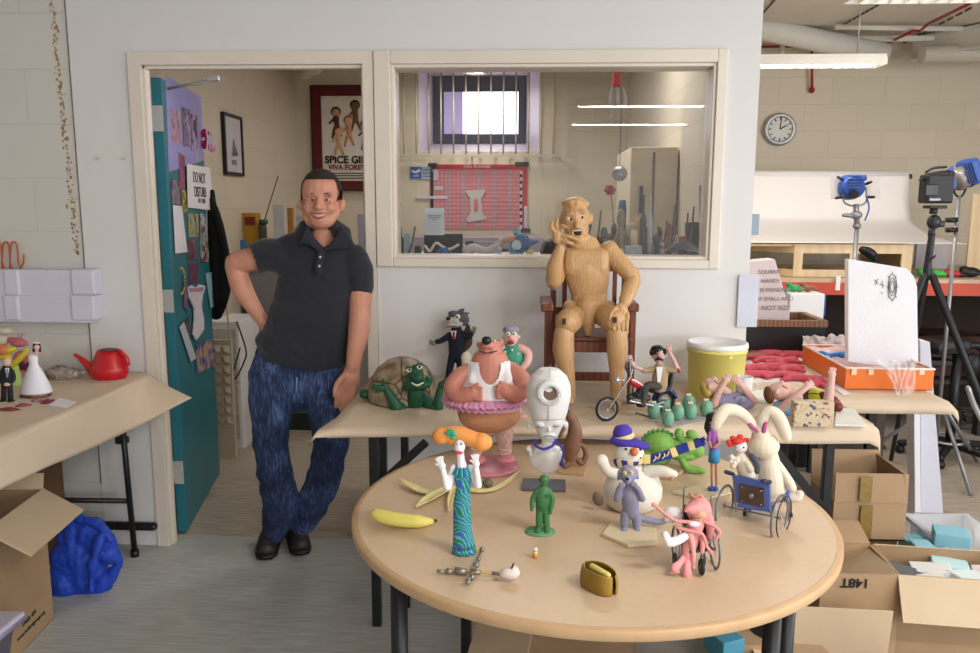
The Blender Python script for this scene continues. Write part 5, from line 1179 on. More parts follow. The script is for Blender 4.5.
m = MB(WYp); m.ball((448.3, 318.6, -10), (2.4, 2, 2)); m.build('nose', M('nose_black', '#111113', .3), t); eyes(t, WYp, [(457.8, 316.8, -6.5, -.6, .2)], 2.6); m = MB(WYp); m.limb([(447, 325.5, -5.5), (453, 326.6, -8), (460, 325.5, -6)], .5, n=6); m.build('mouth_line', M('nose_black'), t)
m = MB(WYp); m.limb([(456.5, 329, 0), (456.5, 340, 0), (456, 352, 0)], [5.5, 8.5, 7.5], n=14, flat=.75); m.limb([(450, 335, 0), (441.5, 340.5, -2), (436, 342, -3)], [3.6, 2.9, 2.4]); m.limb([(463, 334, 0), (468.5, 337, -2), (472, 333.5, -4)], [3.8, 3, 2.4]); m.build('jacket', SUIT, t, remesh=.7, smooth=2)
m = MB(WYp); m.limb([(453.5, 352, 0), (450.5, 365, 0), (447.8, 381, 0)], [4.6, 3.8, 3.4]); m.limb([(459, 352, 0), (460, 365, 0), (461, 381, 0)], [4.6, 3.8, 3.4]); m.build('trousers', SUIT, t, remesh=.7, smooth=2)
for x in (446.5, 461): m = MB(WYp); m.ball((x, 383, -3), (3.6, 2.2, 5)); m.build('shoe', M('nose_black'), t)
m = MB(WYp); m.prism([(450.5, 331), (456.5, 331), (455, 339), (453, 339)], -8, -6.6); m.build('shirt_front', WALLP, t); m = MB(WYp); m.prism([(452.5, 332), (454.6, 332), (455, 338.5), (453.8, 340), (452.6, 338.5)], -9, -8); m.build('tie', M('tie_red', '#8e1a26'), t)
for x, y, dx in ((433.5, 343, -1), (473.5, 331, .3)): m = MB(WYp); hand(m, (x, y, -4), (dx, -.3 if dx < 0 else -1), 1.3, 4.2); m.build('hand', M('wolf_paw', '#7b7671', .8), t)
m = MB(WYp); m.limb([(463, 350, 4), (468, 343, 5), (467.5, 333, 6), (468, 326, 6)], [3, 4.6, 4.2, 2]); m.build('tail', M('tail_brown', '#4c3f36', .9, bump=.4), t)
# pale long-headed figure
PY = 3.04; CRM = M('cream_clay', '#e3dbc8', .5); t = thing('pale_figure', 'small cream puppet with a tall domed head behind the bear puppet’s shoulder'.replace('’', "'"), 'puppet', onZ(466, 398, TZ))
m = MB(PY); m.limb([(466.3, 357, 0), (466.5, 364, 0)], [5.3, 4.8], n=14); m.build('head', CRM, t); m = MB(PY); m.limb([(466.5, 370, 0), (466.5, 380, 0)], [3, 4.5]); m.limb([(464.5, 384, 0), (464.5, 395, 0)], 2); m.limb([(468.5, 384, 0), (468.5, 395, 0)], 2); m.build('body', CRM, t)
eyes(t, PY, [(464.3, 364, -3.8), (468.6, 364, -3.8)], 1.7)
# lady in the green dress
GY = onZ(514, 417, TZ).y; PSK = M('pink_clay', '#d9a9a0', .5); DRS = M('green_dress', '#3e8f78', .7, bump=.2); t = thing('grandmother_puppet', 'woman puppet in a green dotted dress with a grey cap, behind the bear', 'puppet', onZ(514, 417, TZ))
m = MB(GY); m.ball((511, 337.5, 0), (7.5, 9.5, 7)); m.ball((511, 337, -6.5), (2.6, 3, 3)); m.ball((503.5, 337, 0), 2); m.ball((518.5, 337, 0), 2); m.limb([(511, 345, 0), (511.5, 350, 0)], [5, 6]); m.build('head', PSK, t, remesh=.6, smooth=2)
m = MB(GY); m.ball((511, 330, 1), (8.6, 4.6, 8)); m.ball((509, 328.5, -3), (5, 2.6, 4)); m.build('cap', M('grey_cap', '#8d8b96', .8, bump=.4), t)
m = MB(GY); m.ball((510.5, 342.5, -6.4), (3.6, 2.2, 1.5)); m.build('mouth', M('mouth_red', '#8a2a2c'), t); eyes(t, GY, [(508, 334, -6.4), (514, 334, -6.4)], 2.3)
m = MB(GY); m.limb([(511.5, 349, 1), (512, 357, -1), (513, 370, 0), (513, 388, 0)], [9, 12, 11, 14], n=18, flat=.85); m.build('dress', DRS, t)
for i, (x, y) in enumerate(((505, 352), (512, 350), (518, 354), (508, 360), (515, 363), (505, 368), (512, 372), (519, 371), (507, 379), (516, 380))):
    xx = (x-512.5)/12.5; m = MB(GY); m.ball((x, y, -11.2*sqrt(max(.05, 1-xx*xx))+1.3), (1.5, 1.5, .8), n=8); m.build('dress_dot', M('dot_pale', '#b9c9b6'), t)
m = MB(GY); m.limb([(520, 348, 0), (527.5, 353, -2), (527, 362, -6), (522, 368, -9)], [4.4, 4.6, 4.2, 3.4]); hand(m, (521, 369, -10), (-1, 0), 1.4, 4); m.build('arm', PSK, t); m = MB(GY); m.limb([(503, 348, 0), (497, 355, 0), (499, 364, -4)], [4.2, 4, 3.2]); m.build('arm', PSK, t)
for x in (509, 519): m = MB(GY); m.limb([(x, 386, 0), (x, 413, 0)], [3.6, 3]); m.build('leg', PSK, t); m = MB(GY); m.ball((x+3, 416.2, -5), (6, 3, 5)); m.build('shoe', M('shoe_pink', '#d9a3a0', .5), t)
# motorcycle and rider
BY = onZ(607, 422.5, TZ).y; k0 = BY
TY2 = M('tyre', '#1b1d22', .6); CH = M('chrome', '#b9bdc4', .25, metal=.7); NAVY = M('navy_enamel', '#1f2a66', .3)
t = thing('toy_motorcycle', 'long chrome chopper motorcycle model standing on the long table', 'model motorcycle', onZ(636, 416, TZ))
def wheel(t, Y, c, R_, r, ax, rimm=CH, tyrem=None, spokes=12, name='wheel', hub=1.6):
    m = MB(Y); m.torus(c, R_, r, ax, n=40, k=8); w_ = m.build(name, tyrem or TY2, t)
    m = MB(Y); m.torus(c, R_-r*1.05, r*.45, ax, n=36, k=6); m.build('rim', rimm, w_)
    m = MB(Y); A = Vector(ax).normalized(); P0 = m.P(c); x = A.orthogonal().normalized(); y = A.cross(x); mm = m.m
    m.Y = None; s_ = m.m; m.m = 1
    for i in range(spokes):
        u = 2*pi*i/spokes; m.cyl(P0, P0+(x*cos(u)+y*sin(u))*(R_-r)*s_, .16*s_, n=4)
    m.cyl(P0-A*hub*s_, P0+A*hub*s_, hub*.8*s_, n=12); m.build('spokes', rimm, w_); return w_
axb = (-.35, 1, 0)
wheel(t, BY, (607, 409, -2), 11.2, 1.6, axb); wheel(t, BY, (665, 401, 22), 9.2, 2.2, axb, rimm=M('dark_chrome', '#777b85', .3, metal=.6))
for d in (-2.5, 2.5):
    m = MB(BY); m.limb([(609, 408.5, d-2), (620, 392, d), (631, 376, d+2)], [.9, 1.1, 1.1], n=8); m.build('fork', CH, t)
m = MB(BY); m.limb([(631, 377, -6), (630, 362, -7), (632, 359, -8)], .7, n=8); m.limb([(631, 377, 6), (634, 364, 9), (637, 361, 10)], .7, n=8); m.limb([(631, 377, -6), (631.5, 376.5, 6)], .8, n=8); m.build('handlebars', CH, t)
m = MB(BY); m.lathe((618.5, 380, -2), [(0, -2), (3.4, 0), (3.6, 2.6), (2, 4.5), (0, 5)], n=18, a=90); m.limb([(619, 380, 0), (628, 381, 1)], .8, n=6); m.build('headlamp', CH, t)
m = MB(BY); m.limb([(631, 381, 3), (637, 384, 5), (645, 388, 7)], [3.6, 4.2, 2.2], n=14); m.build('tank', M('tank_red', '#b3202e', .3), t); m = MB(BY); m.limb([(632, 379.8, 1), (637, 381.6, 1.2), (643, 385.6, 3.2)], [.9, 1, .7], n=8); m.build('tank_stripe', WALLP, t)
m = MB(BY); m.limb([(632, 380, 3), (632, 400, 6), (655, 404, 12), (664, 402, 18)], .9, n=8); m.limb([(636, 386, 4), (660, 392, 16)], .9, n=8); m.build('frame', CH, t)
m = MB(BY); m.cyl((634, 396, 4), (642, 392, 7), 3.6); m.cyl((639, 399, 4), (641, 390, 7), 3.2); m.ball((646, 398, 9), (5, 4, 4)); m.ball((630, 397, 3), (4, 3.5, 3.5)); m.box((640, 403, 8), (18, 3, 6), a=-6, bev=.8)
for k_ in range(5): m.cyl((637+k_*.9, 396-k_*1.6, 5.4), (637.9+k_*.9, 395.4-k_*1.6, 5.6), 4.6, n=12)
m.build('engine', M('engine_dark', '#3b3f48', .35, metal=.6), t)
m = MB(BY); m.limb([(630, 401, 1), (645, 404, 4), (662, 407, 10)], [1.3, 1.4, 1.6], n=8); m.build('exhaust', CH, t)
m = MB(BY)
pts = [(665+11.5*cos(radians(a)), 401-11.5*sin(radians(a)), 22) for a in range(20, 175, 15)]; m.limb(pts, 2.1, n=8, flat=1.5); m.build('fender', NAVY, t)
m = MB(BY); m.limb([(650, 390, 12), (660, 391, 16), (668, 388, 20), (671, 376, 22), (672, 369, 23)], [2.6, 3, 2.6, 2, 1.4], n=10, flat=1.5); m.build('seat', M('seat_navy', '#1a1e2e', .5), t)
m = MB(BY); m.limb([(636, 413, -4), (650, 417, -2)], .8, n=6); m.build('kickstand', M('tyre'), t)
t = thing('rider_puppet', 'moustached puppet in black helmet and tan waistcoat riding the chopper, arm raised', 'puppet', onY(657, 388, BY+.03))
RSK = M('rider_skin', '#c9a2a0', .5); RY = BY+.035
m = MB(RY); m.ball((658.8, 356, 0), (5.6, 7.5, 5.5)); m.ball((659.6, 354, -6), (2.8, 3.6, 3)); m.ball((653, 357, 0), 1.7); m.ball((664.6, 357, 0), 1.7); m.limb([(659, 362, 0), (659.5, 367, 0)], 3); m.build('head', RSK, t, remesh=.55, smooth=2)
m = MB(RY); m.ball((657.4, 350, 1), (7.2, 5.2, 7)); m.ball((651.8, 352.5, 1), (2.4, 3.4, 3)); m.ball((664.5, 351.5, 1), (2.4, 3.4, 3)); m.limb([(652.5, 352, -4), (657.5, 350.6, -7), (663, 352, -4)], 1.1); m.build('helmet', M('nose_black'), t)
m = MB(RY); m.limb([(655.6, 360.2, -4.6), (659, 358.4, -6.6), (662.6, 360, -4.8)], [1, 1.5, 1], n=8); m.build('moustache', M('nose_black'), t); eyes(t, RY, [(657.4, 351.8, -5), (661.4, 351.8, -5)], 1.4)
m = MB(RY); m.limb([(660, 368, 0), (660, 377, 0), (660, 386, 0)], [6, 8, 7.5], n=14, flat=.8); m.limb([(655, 369, 0), (646, 370.5, -3), (642.5, 370, -4)], [3.4, 3, 2.8]); m.limb([(666, 369, 0), (675, 370.5, 0)], [3.4, 3]); m.build('waistcoat', M('tan_cloth', '#a08c6c', .9, bump=.3), t, remesh=.6, smooth=2)
m = MB(RY); m.limb([(643, 370, -4), (634, 366, -6), (631, 361, -8)], [2.2, 1.8, 2]); hand(m, (630, 359.5, -9), (0, -1), 1.5, 4); m.build('forearm', RSK, t)
m = MB(RY); m.limb([(677.5, 369.5, 0), (674, 361, -2), (669.5, 352, -3)], [2.8, 2.2, 1.8]); hand(m, (669, 349.5, -3), (0, -1), 1.5, 5); m.build('forearm', RSK, t)
m = MB(RY); m.torus((678, 369.5, 0), 2.4, 1.2, (1, 0, .3)); m.build('arm_band', M('tie_red'), t)
m = MB(RY); m.prism([(656.5, 367), (663, 367), (660.5, 382), (657.5, 382)], -7.6, -6.4); m.build('shirt', WALLP, t)
for d in (-6, 5): m = MB(RY); m.limb([(659, 386, d*.6), (647, 386, d), (644.5, 396, d), (643.5, 403, d)], [4, 3.8, 3.2, 2.8]); l_ = m.build('leg', M('trousers_grey', '#4a453f', .9), t); m = MB(RY); m.ball((641, 405, d), (5, 2.4, 3)); m.build('boot', M('nose_black'), l_)
# egg birds on the grey sheet
m = MB(); q = [onZ(x, y, TZ) for x, y in ((643, 422), (672, 429), (716, 421), (690, 414))]; plate(m, [v+Vector((0, 0, .008)) for v in q], .002)
one('grey_sheet', m, M('grey_sheet', '#a9a6a6', .7), 'thin grey sheet lying under the green egg-shaped birds', 'sheet')
EG = M('sea_green_clay', '#6fa58c', .5, var=.05); eg = [((653.5, 418.5), 'leftmost green egg bird of the flock'), ((664, 415), 'green egg bird half hidden behind the front ones'), ((667.5, 426.5), 'nearest green egg bird, lowest in the flock'), ((677.5, 420), 'green egg bird right of the nearest one'), ((688.5, 411), 'rear green egg bird behind a twin'), ((690.3, 419), 'green egg bird in front of its twin at the right'), ((706, 416), 'rightmost green egg bird standing apart by the boy puppet')]
for i, (q, lb) in enumerate(eg):
    Ye = onZ(q[0], q[1], TZ+.008).y; t = thing('egg_bird', lb, 'bird figure', onZ(q[0], q[1], TZ+.008), 'green egg birds'); y0 = q[1]
    m = MB(Ye); m.lathe((q[0], y0, 0), [(0, 0), (2.8, .3), (5.3, 3), (6.4, 7.5), (6.1, 11.5), (4.4, 14.8), (2, 16), (0, 16.2)], n=20); m.build('body', EG, t)
    m = MB(Ye); m.torus((q[0], y0-14.2, 0), 3, .8, (0, 0, 1), n=16, k=6); m.build('collar', M('rust_clay', '#b5764c'), t)
    m = MB(Ye); m.ball((q[0]-1, y0-16.2, -1), (1.6, 1.4, 1.5)); m.ball((q[0]+1.4, y0-16.4, -1), (1.4, 1.4, 1.4)); m.build('eyes', M('eye_pale', '#d9d2bc'), t)
    m = MB(Ye); m.limb([(q[0], y0-11, -4.5), (q[0]-.2, y0-10, -7)], [1, .3], n=6); m.build('beak', M('rust_clay'), t)
# yellow bucket
c_ = onZ(715, 391, TZ); by = 3.24; t = thing('bucket', 'large yellow plastic bucket with a white lid against the wall', 'bucket', (onY(715, 388, by).x, by, TZ))
m = MB(by); zb = MB(by).P((715, 390, 0)); YEL = M('yellow_plastic', '#f3e884', .4, var=.02); sc_ = m.m
hb = (m.P((715, 346, 0)).z-TZ)/sc_
m.lathe((715, 390, 0), [(0, 0)], n=3) if False else None
base = Vector((zb.x, by, TZ+.006))
m2 = MB(); m2.lathe(base, [(0, 0), (25.5*sc_, 0), (26*sc_, .004), (28.2*sc_, (hb-6)*sc_), (29.3*sc_, (hb-6)*sc_), (29.3*sc_, (hb-1)*sc_), (28*sc_, hb*sc_), (0, hb*sc_)], n=48); m2.build('bucket', YEL, t); m.bm.free()
m2 = MB(); h_ = hb*sc_; m2.lathe(base+Vector((0, 0, h_)), [(29.6*sc_, -.010), (29.8*sc_, 0), (29.2*sc_, .012), (27*sc_, .014), (26.5*sc_, .008), (0, .008)], n=48); m2.build('lid', WHITE, t)
m2 = MB(); m2.box(base+Vector((.01, -.113, h_-.032)), (.05, .012, .004)); m2.build('latch', YEL, t)
# two boys lying on their backs
def boy(Y, label, loc, head, hair, torso, arms, shirt, skin, hairm, extra=None):
    t = thing('boy_puppet', label, 'puppet', loc)
    m = MB(Y); hx, hy, hr1, hr2 = head; m.ball((hx, hy, 0), (hr1, hr2, 9)); m.ball((hx+1, hy-hr2*.85, -2), (2.4, 2.4, 2.4)); m.ball((hx-hr1*.3, hy+1, -8.5), (2.4, 3, 1.5)); m.limb([(hx+hr1*.7, hy+2, 0), (hx+hr1+5, hy+6, 0)], 4); m.build('head', skin, t, remesh=.7, smooth=2)
    m = MB(Y); m.ball((hair[0], hair[1], 1), (hair[2], hair[3], 9), a=hair[4]); m.build('hair', hairm, t)
    m = MB(Y); m.limb(torso[0], torso[1], n=16); m.build('shirt', shirt, t)
    for a, r in arms:
        m = MB(Y); m.limb(a, r, n=10); p, q = a[-1], a[-2]; hand(m, (p[0], p[1], p[2]), (p[0]-q[0], p[1]-q[1]), 2.1, 6); m.build('arm', skin, t)
    m = MB(Y); m.limb([(hx-hr1*.1+3, hy-hr2*.55, -7.5), (hx+hr1*.5, hy-hr2*.25, -7)], .5, n=6); m.build('eyebrow', M('brow_hair'), t)
    return t
PS2 = M('peach_clay', '#d6ada4', .5)
Yb1 = onZ(730, 412, TZ).y+.03
tb = boy(Yb1, 'boy puppet in a grey-purple shirt lying on his back before the yellow bucket', onZ(730, 412, TZ), (713, 386, 10, 9), (706.5, 390, 6, 9, 25), ([(718, 400, 0), (731, 401, 0), (747, 401, 2)], [7, 9.5, 8.5]),
    [([(714, 404, -8), (718, 394, -10), (726, 380, -10)], [4.4, 3.4, 2.6]), ([(754, 401, -2), (747, 392, -6), (738, 381.5, -8)], [4, 3.2, 2.6])], M('purple_grey_cloth', '#8d88a8', .8, var=.15, vs=40, bump=.2), PS2, M('blonde', '#c3a955', .8, bump=.4))
m = MB(Yb1); m.ball((740, 400, -7.6), (8, 5, 2)); m.build('shirt_print', photo_mat('shirt_print', ['#3c4258', '#8a8ba8', '#2b2d3a'], 18), tb)
Yb2 = onZ(790, 418, TZ).y+.03
boy(Yb2, 'boy puppet in a light blue shirt lying on his back behind the speckled block', onZ(790, 418, TZ), (781, 391, 13, 9.5), (769, 395, 5, 9, 10), ([(780, 408, 0), (794, 408, 0), (812, 409, 0)], [8, 9.5, 9]),
    [([(778, 411, -8), (792, 399, -11), (808, 386, -11)], [4.6, 3.6, 2.8]), ([(828, 402, -2), (830, 388, -5), (832, 374, -6)], [5, 4.2, 3.2])], M('light_blue_cloth', '#84b4d8', .8, bump=.2), PS2, M('brown_hair', '#6b4636', .8, bump=.4))
t = thing('ball', 'yellow ball with a black seam beside the blue-shirted boy puppet', 'ball', onY(816, 402, Yb2+.08)); m = MB(Yb2+.08); m.ball((816, 395.5, 0), 7.6, n=22); m.build('ball', M('lemon', '#cfc62b', .4), t); m = MB(Yb2+.08); m.torus((816, 395.5, 0), 7.5, .5, (.2, .5, 1)); m.build('seam', BLACK, t)
m = MB(Yb2+.10); m.ball((808, 395, 4), (6, 8, 6)); m.ball((804, 392, 4), (4, 5, 5)); one('brown_clay_lump', m, M('brown_clay', '#6b5038', .6), 'brown clay lump behind the yellow ball', 'clay lump')
m = MB(Yb2+.04); m.limb([(823, 395, 4), (832, 400, 0), (836, 404, 0)], [4, 5.2, 5]); m.ball((837.5, 407, -2), (5.4, 5.2, 5)); one('maroon_arm', m, M('maroon_clay', '#6a2420', .4), 'dark maroon clay arm with a round fist at the table end', 'clay piece')
t = thing('mug', 'white mug standing behind the grey-shirted boy puppet', 'mug', onY(743, 395, 3.08)); m = MB(3.08); m.lathe((743.5, 396, 0), [(0, 0), (7, 0), (7.8, 2), (8.2, 20), (7.6, 20), (7.2, 3), (0, 2)], n=24); m.build('cup', M('mug_white', '#e4e4e2', .3), t); m = MB(3.08); m.torus((753, 386, 0), 4, 1, (0, 1, 0)); m.build('handle', M('mug_white'), t)
m = MB(); q = [onZ(x, y, TZ) for x, y in ((738, 402), (772, 406), (778, 398), (748, 393))]; m.slab([(v.x, v.y) for v in q], TZ+.008, TZ+.022, .002); one('paper_pad', m, M('pad_white', '#e8e8e6'), 'white pad lying between the two lying boy puppets', 'pad')
# speckled block and notepad
SPK = bpy.data.materials.new('speckled_clay'); SPK.use_nodes = True; nt = SPK.node_tree; b = nt.nodes['Principled BSDF']; tc = nt.nodes.new('ShaderNodeTexCoord'); v = nt.nodes.new('ShaderNodeTexVoronoi'); v.inputs['Scale'].default_value = 95; nt.links.new(tc.outputs['Object'], v.inputs['Vector'])
s_ = nt.nodes.new('ShaderNodeSeparateColor'); nt.links.new(v.outputs['Color'], s_.inputs[0]); r = nt.nodes.new('ShaderNodeValToRGB'); r.color_ramp.interpolation = 'CONSTANT'; e = r.color_ramp.elements; e[0].color = C('#c9b698'); e[1].position = .97; e[1].color = C('#4a4f74')
for p_, c_ in ((.55, '#bda888'), (.8, '#b59a84'), (.88, '#5f5c78'), (.92, '#8c4a52'), (.95, '#d8c23a')): q = r.color_ramp.elements.new(p_); q.color = C(c_)
nt.links.new(s_.outputs[0], r.inputs[0]); nt.links.new(r.outputs[0], b.inputs['Base Color']); b.inputs['Roughness'].default_value = .6
p_ = onZ(813, 429, TZ); m = MB(); h_ = onY(813, 403.5, p_.y).z-TZ; m.box((p_.x, p_.y+.02, TZ+.006+h_/2), (.141, h_, .04), bev=.004, rz=0); one('speckled_block', m, SPK, 'beige block speckled with coloured clay crumbs at the front of the long table', 'clay block')
m = MB(); q = [onZ(x, y, TZ) for x, y in ((834.5, 428), (866, 428.5), (854, 412), (836, 411))]; m.slab([(v.x, v.y) for v in q], TZ+.006, TZ+.014, .001); t = one('notepad', m, M('pad_edge', '#d8d8cf'), 'pale yellow notepad at the right end of the long table', 'notepad')
# ---------- puppets on the round table ----------
def base(px, py): return onZ(px, py, RZ)
# bear in a tutu on a pink disc
Yb = base(487, 468).y; BSK = M('bear_pink', '#c07d6d', .5, var=.05); PKB = M('pink_paint', '#c7838f', .4); PKS = M('pink_shoe', '#e2909a', .4)
t = thing('bear_puppet', 'stout pink bear puppet in a white vest and pink tutu on a round pink base', 'puppet', base(487, 468))
m = MB(Yb); c_ = m.P((487, 466, 0)); c_.z = RZ+.002; m2 = MB(); s_ = m.m; m.bm.free(); m2.lathe(c_, [(0, 0), (31.5*s_, 0), (32*s_, .002), (32*s_, .010), (31*s_, .012), (0, .012)], n=56); m2.build('round_base', PKB, t)
m = MB(Yb); m.ball((489.5, 350, 0), (11.5, 12, 12)); m.ball((488, 345, -6), (8, 6, 8)); m.ball((489.5, 354, -5), (9, 6, 8)); m.limb([(489.5, 354, 0), (490, 366, 0)], [11.5, 13], n=16); m.ball((479, 344.5, 3), (3, 3.4, 2.5)); m.ball((500.5, 342.5, 3), (3, 3.4, 2.5))
m.limb([(490, 368, 0), (490, 385, 0)], [22, 29], n=20, flat=.8); m.limb([(476, 369, 0), (504, 369, 0)], 9)
m.build('head_and_torso', BSK, t, remesh=.9, smooth=3, dents=[((489, 351.5, -13), 5, (0, 1.6, 0))])
m = MB(Yb); m.ball((486.6, 340.5, -13), (5, 4.4, 4.4), n=20); m.build('nose', M('nose_blue_black', '#1f222c', .25), t); m = MB(Yb); m.limb([(480, 351.5, -11), (488, 353, -14.5), (497, 351, -11)], .6, n=6); m.build('mouth_line', M('mouth_dark'), t)
eyes(t, Yb, [(494, 341, -9), (484, 339.5, -10.5)], 1.6, '#d8cfc4')
m = MB(Yb); m.limb([(490, 383, 0), (490, 392, 0), (489, 404, 0)], [30.5, 33, 31], n=28, flat=.82)
for a_, b_ in (((477, 366, -8), (473.5, 380, -16)), ((504, 365, -8), (507, 380, -16))): m.limb([a_, tuple((p+q)/2 for p, q in zip(a_, b_)), b_], [4.5, 5.5, 6], n=12, flat=.8)
m.limb([(477, 366, -8), (478, 362, 0), (480, 366, 10)], 3.6); m.limb([(504, 365, -8), (503, 361, 0), (500, 366, 10)], 3.6)
m.build('vest', M('vest_white', '#eae7ea', .7, var=.02), t, remesh=.9, smooth=3, cut=inell(490, 364, 10.5, 20, True))
for sgn, pts in ((-1, [(471, 370, 0), (459, 378, -6), (453, 388, -12), (460, 396, -20), (471, 394, -26)]), (1, [(509, 369, 0), (518, 376, -6), (523, 385, -12), (517, 394, -20), (507, 392, -26)])):
    m = MB(Yb); m.limb(pts, [8.5, 9.5, 9.5, 9, 7.5], n=16); hx, hy = pts[-1][:2]; m.ball((hx-sgn*3, hy-1, -27), (6, 7.5, 6))
    for k_ in range(4): m.limb([(hx-sgn*5, hy-6+k_*3.7, -29), (hx-sgn*9.5, hy-6+k_*3.7, -30), (hx-sgn*9, hy-5.6+k_*3.6, -27)], [2.2, 2.2, 2], n=8)
    m.limb([(hx-sgn*1, hy-6, -28), (hx-sgn*6.5, hy-9.5, -29)], [2.4, 2], n=8); m.build('arm', BSK, t, remesh=.7, smooth=2)
# tutu: ruffled ring
m = MB(); mm = MB(Yb); s_ = mm.m; c_ = mm.P((484, 398, 0)); mm.bm.free()
def ruff(u, v):
    a = 2*pi*u; fr = sin(a*46)*.9*v*v+sin(a*31+1)*.5*v; r = (27+15.5*v)*s_
    return c_+Vector((r*cos(a)*1.02, r*sin(a)*.85, (4-6.5*v*v+fr)*s_))
m.grid(ruff, 400, 7, thick=.0015); mk = M('tutu_pink', '#cf8fae', .8, var=.12, vs=60); m.build('tutu', mk, t)
m = MB(); c2 = c_+Vector((0, 0, -2.5*s_))
def ruff2(u, v):
    a = 2*pi*u; fr = sin(a*37)*1.1*v*v; r = (24+15*v)*s_
    return c2+Vector((r*cos(a), r*sin(a)*.85, (2-6.5*v*v+fr)*s_))
m.grid(ruff2, 340, 6, thick=.0015); m.build('tutu', mk, t)
m = MB(Yb); m.ball((489, 414, 0), (32, 19, 27), n=24); m.build('hips', M('bear_fur', '#bd8662', .8, var=.12, vs=12, bump=.4, bs=60), t)
TGT = M('net_tights', '#d2aca0', .7, var=.2, vs=90, bump=.5, bs=120)
for x, y, d in ((476, 459, 4), (504.5, 458, -2)):
    m = MB(Yb); m.limb([(x, 426, d), (x, 440, d), (x, 454, d)], [9.5, 8.2, 6.8], n=16); m.build('leg', TGT, t)
    m = MB(Yb); m.ball((x+1.5, y+.5, d-5), (9.5, 4.6, 10)); sh = m.build('ballet_shoe', PKS, t)
    for k_ in range(3): m = MB(Yb); m.torus((x, 452-k_*4, d), 7.2, .6, (.2*(1 if k_ % 2 else -1), 0, 1), n=20, k=6); m.build('ribbon', M('ribbon_pale', '#e6cfd0', .5), sh)
# dial-headed alien
YA = base(545, 487).y; WHC = M('white_resin', '#dedee0', .45, var=.02)
t = thing('dial_head_puppet', 'white puppet with a tall domed head bearing a dial ring and a purple cord', 'puppet', base(545, 487))
m = MB(YA); m.lathe((548, 441, 0), [(0, -2), (6, 0), (10, 6), (15.5, 18), (19.5, 32), (22.5, 48), (22, 58), (18, 68), (10, 75), (0, 77)], n=32, sy=.92); m.ball((548, 434, -6), (9, 6, 7))
m.ball((540.5, 423.5, -11), (5.5, 3.6, 5), a=-12); m.ball((556, 422.5, -11), (5.5, 3.6, 5), a=12); m.limb([(548.5, 426, -13.5), (549.5, 431, -15.5)], [1.2, 1.7]); m.ball((529.5, 426, 0), (2.6, 4, 3)); m.ball((566, 425, 0), (2.6, 4, 3))
m.build('head', WHC, t, remesh=.7, smooth=3)
GRY = M('seam_grey', '#9a9a9e', .6)
m = MB(YA); m.limb([(534, 420.5, -13), (548, 420, -17.6), (562, 419.5, -13)], .35, n=6); m.limb([(548.5, 407, -21), (548.5, 414, -19), (548.5, 421, -17.5)], .35, n=6); m.limb([(550, 365, -4), (550, 371, -14), (550, 379, -20)], .35, n=6); m.build('seam', GRY, t)
for x, y, a in ((540.5, 427, 5), (556, 426, -5)): m = MB(YA); m.ball((x, y, -13.2), (3.6, 1.4, 2.4), a=a); e = m.build('eye', M('eye_grey', '#9b988c', .3), t)
m = MB(YA); m.limb([(544, 437, -12.5), (549.5, 435.8, -13.8), (555, 437, -12.5)], .55, n=6); m.build('mouth_line', GRY, t)
m = MB(YA); m.torus((550, 393, -20), 10, 3.6, (0, 1, .12), n=40, k=12); m.build('dial_ring', WHC, t)
m = MB(YA); m.cyl((550, 393, -20.5), (550, 393, -15), 7); m.build('dial_hole', M('hole_brown', '#6d5646', .6), t)
for i in range(12):
    a = 2*pi*i/12+.2; m = MB(YA); m.torus((550+10*cos(a), 393+10*sin(a), -23.5), 1.5, .5, (0, 1, 0), n=12, k=6); m.build('dial_bump', WHC, t)
m = MB(YA); m.limb([(547, 440, 0), (547, 449, 0)], 5.5, n=12); m.limb([(538, 449, 0), (557, 449, 0)], 3.6); m.build('neck_and_shoulders', WHC, t)
CLR = M('clear_dome', '#e9ebef', .12, alpha=.42, var=.0, spec=.7)
m = MB(YA); m.ball((546.5, 458, 0), (17.5, 16, 14), n=28); m.build('belly_dome', CLR, t)
m = MB(YA); m.limb([(540, 452, -4), (548, 455, -6), (556, 452, -4)], [2, 3, 2]); m.limb([(547, 455, -5), (549, 466, -3)], [2, 1.5]); m.ball((550, 459, -7), (4, 2, 2), a=30); m.build('inner_mechanism', M('cream_clay'), t)
m = MB(YA); m.limb([(537, 450, -2), (532, 456, -4), (529.5, 451, -6)], [2.4, 2, 1.6]); hand(m, (529.5, 450, -7), (-.2, -1), 1.2, 4); m.build('arm', WHC, t); m = MB(YA); m.limb([(557, 450, -2), (562, 456, -4), (561, 462, -5)], [2.4, 2, 1.6]); m.build('arm', WHC, t)
PUR = M('purple_cord', '#3b2a9c', .6); m = MB(YA); m.limb([(534, 440, -4), (535, 445, -12), (543, 449, -15), (552, 446, -13), (556, 440, -8)], 1.3, n=8); m.limb([(555, 440, -8), (560, 445, -11), (563.5, 452, -11), (561.5, 463, -10)], 1.1, n=8); m.ball((561.5, 464, -10), (2.2, 2.8, 2.2)); m.build('cord', PUR, t)
m = MB(YA); m.cyl((546, 472, 0), (545.5, 486, 0), 1); m.build('support_rod', M('clear_rod', '#c9cbd0', .2), t)
m = MB(); c_ = base(544, 487); m.box(c_+Vector((0, 0, .007)), (.132, .010, .085), rz=-2, bev=.002); m.build('base_slab', M('slate_grey', '#5b5d68', .5), t)
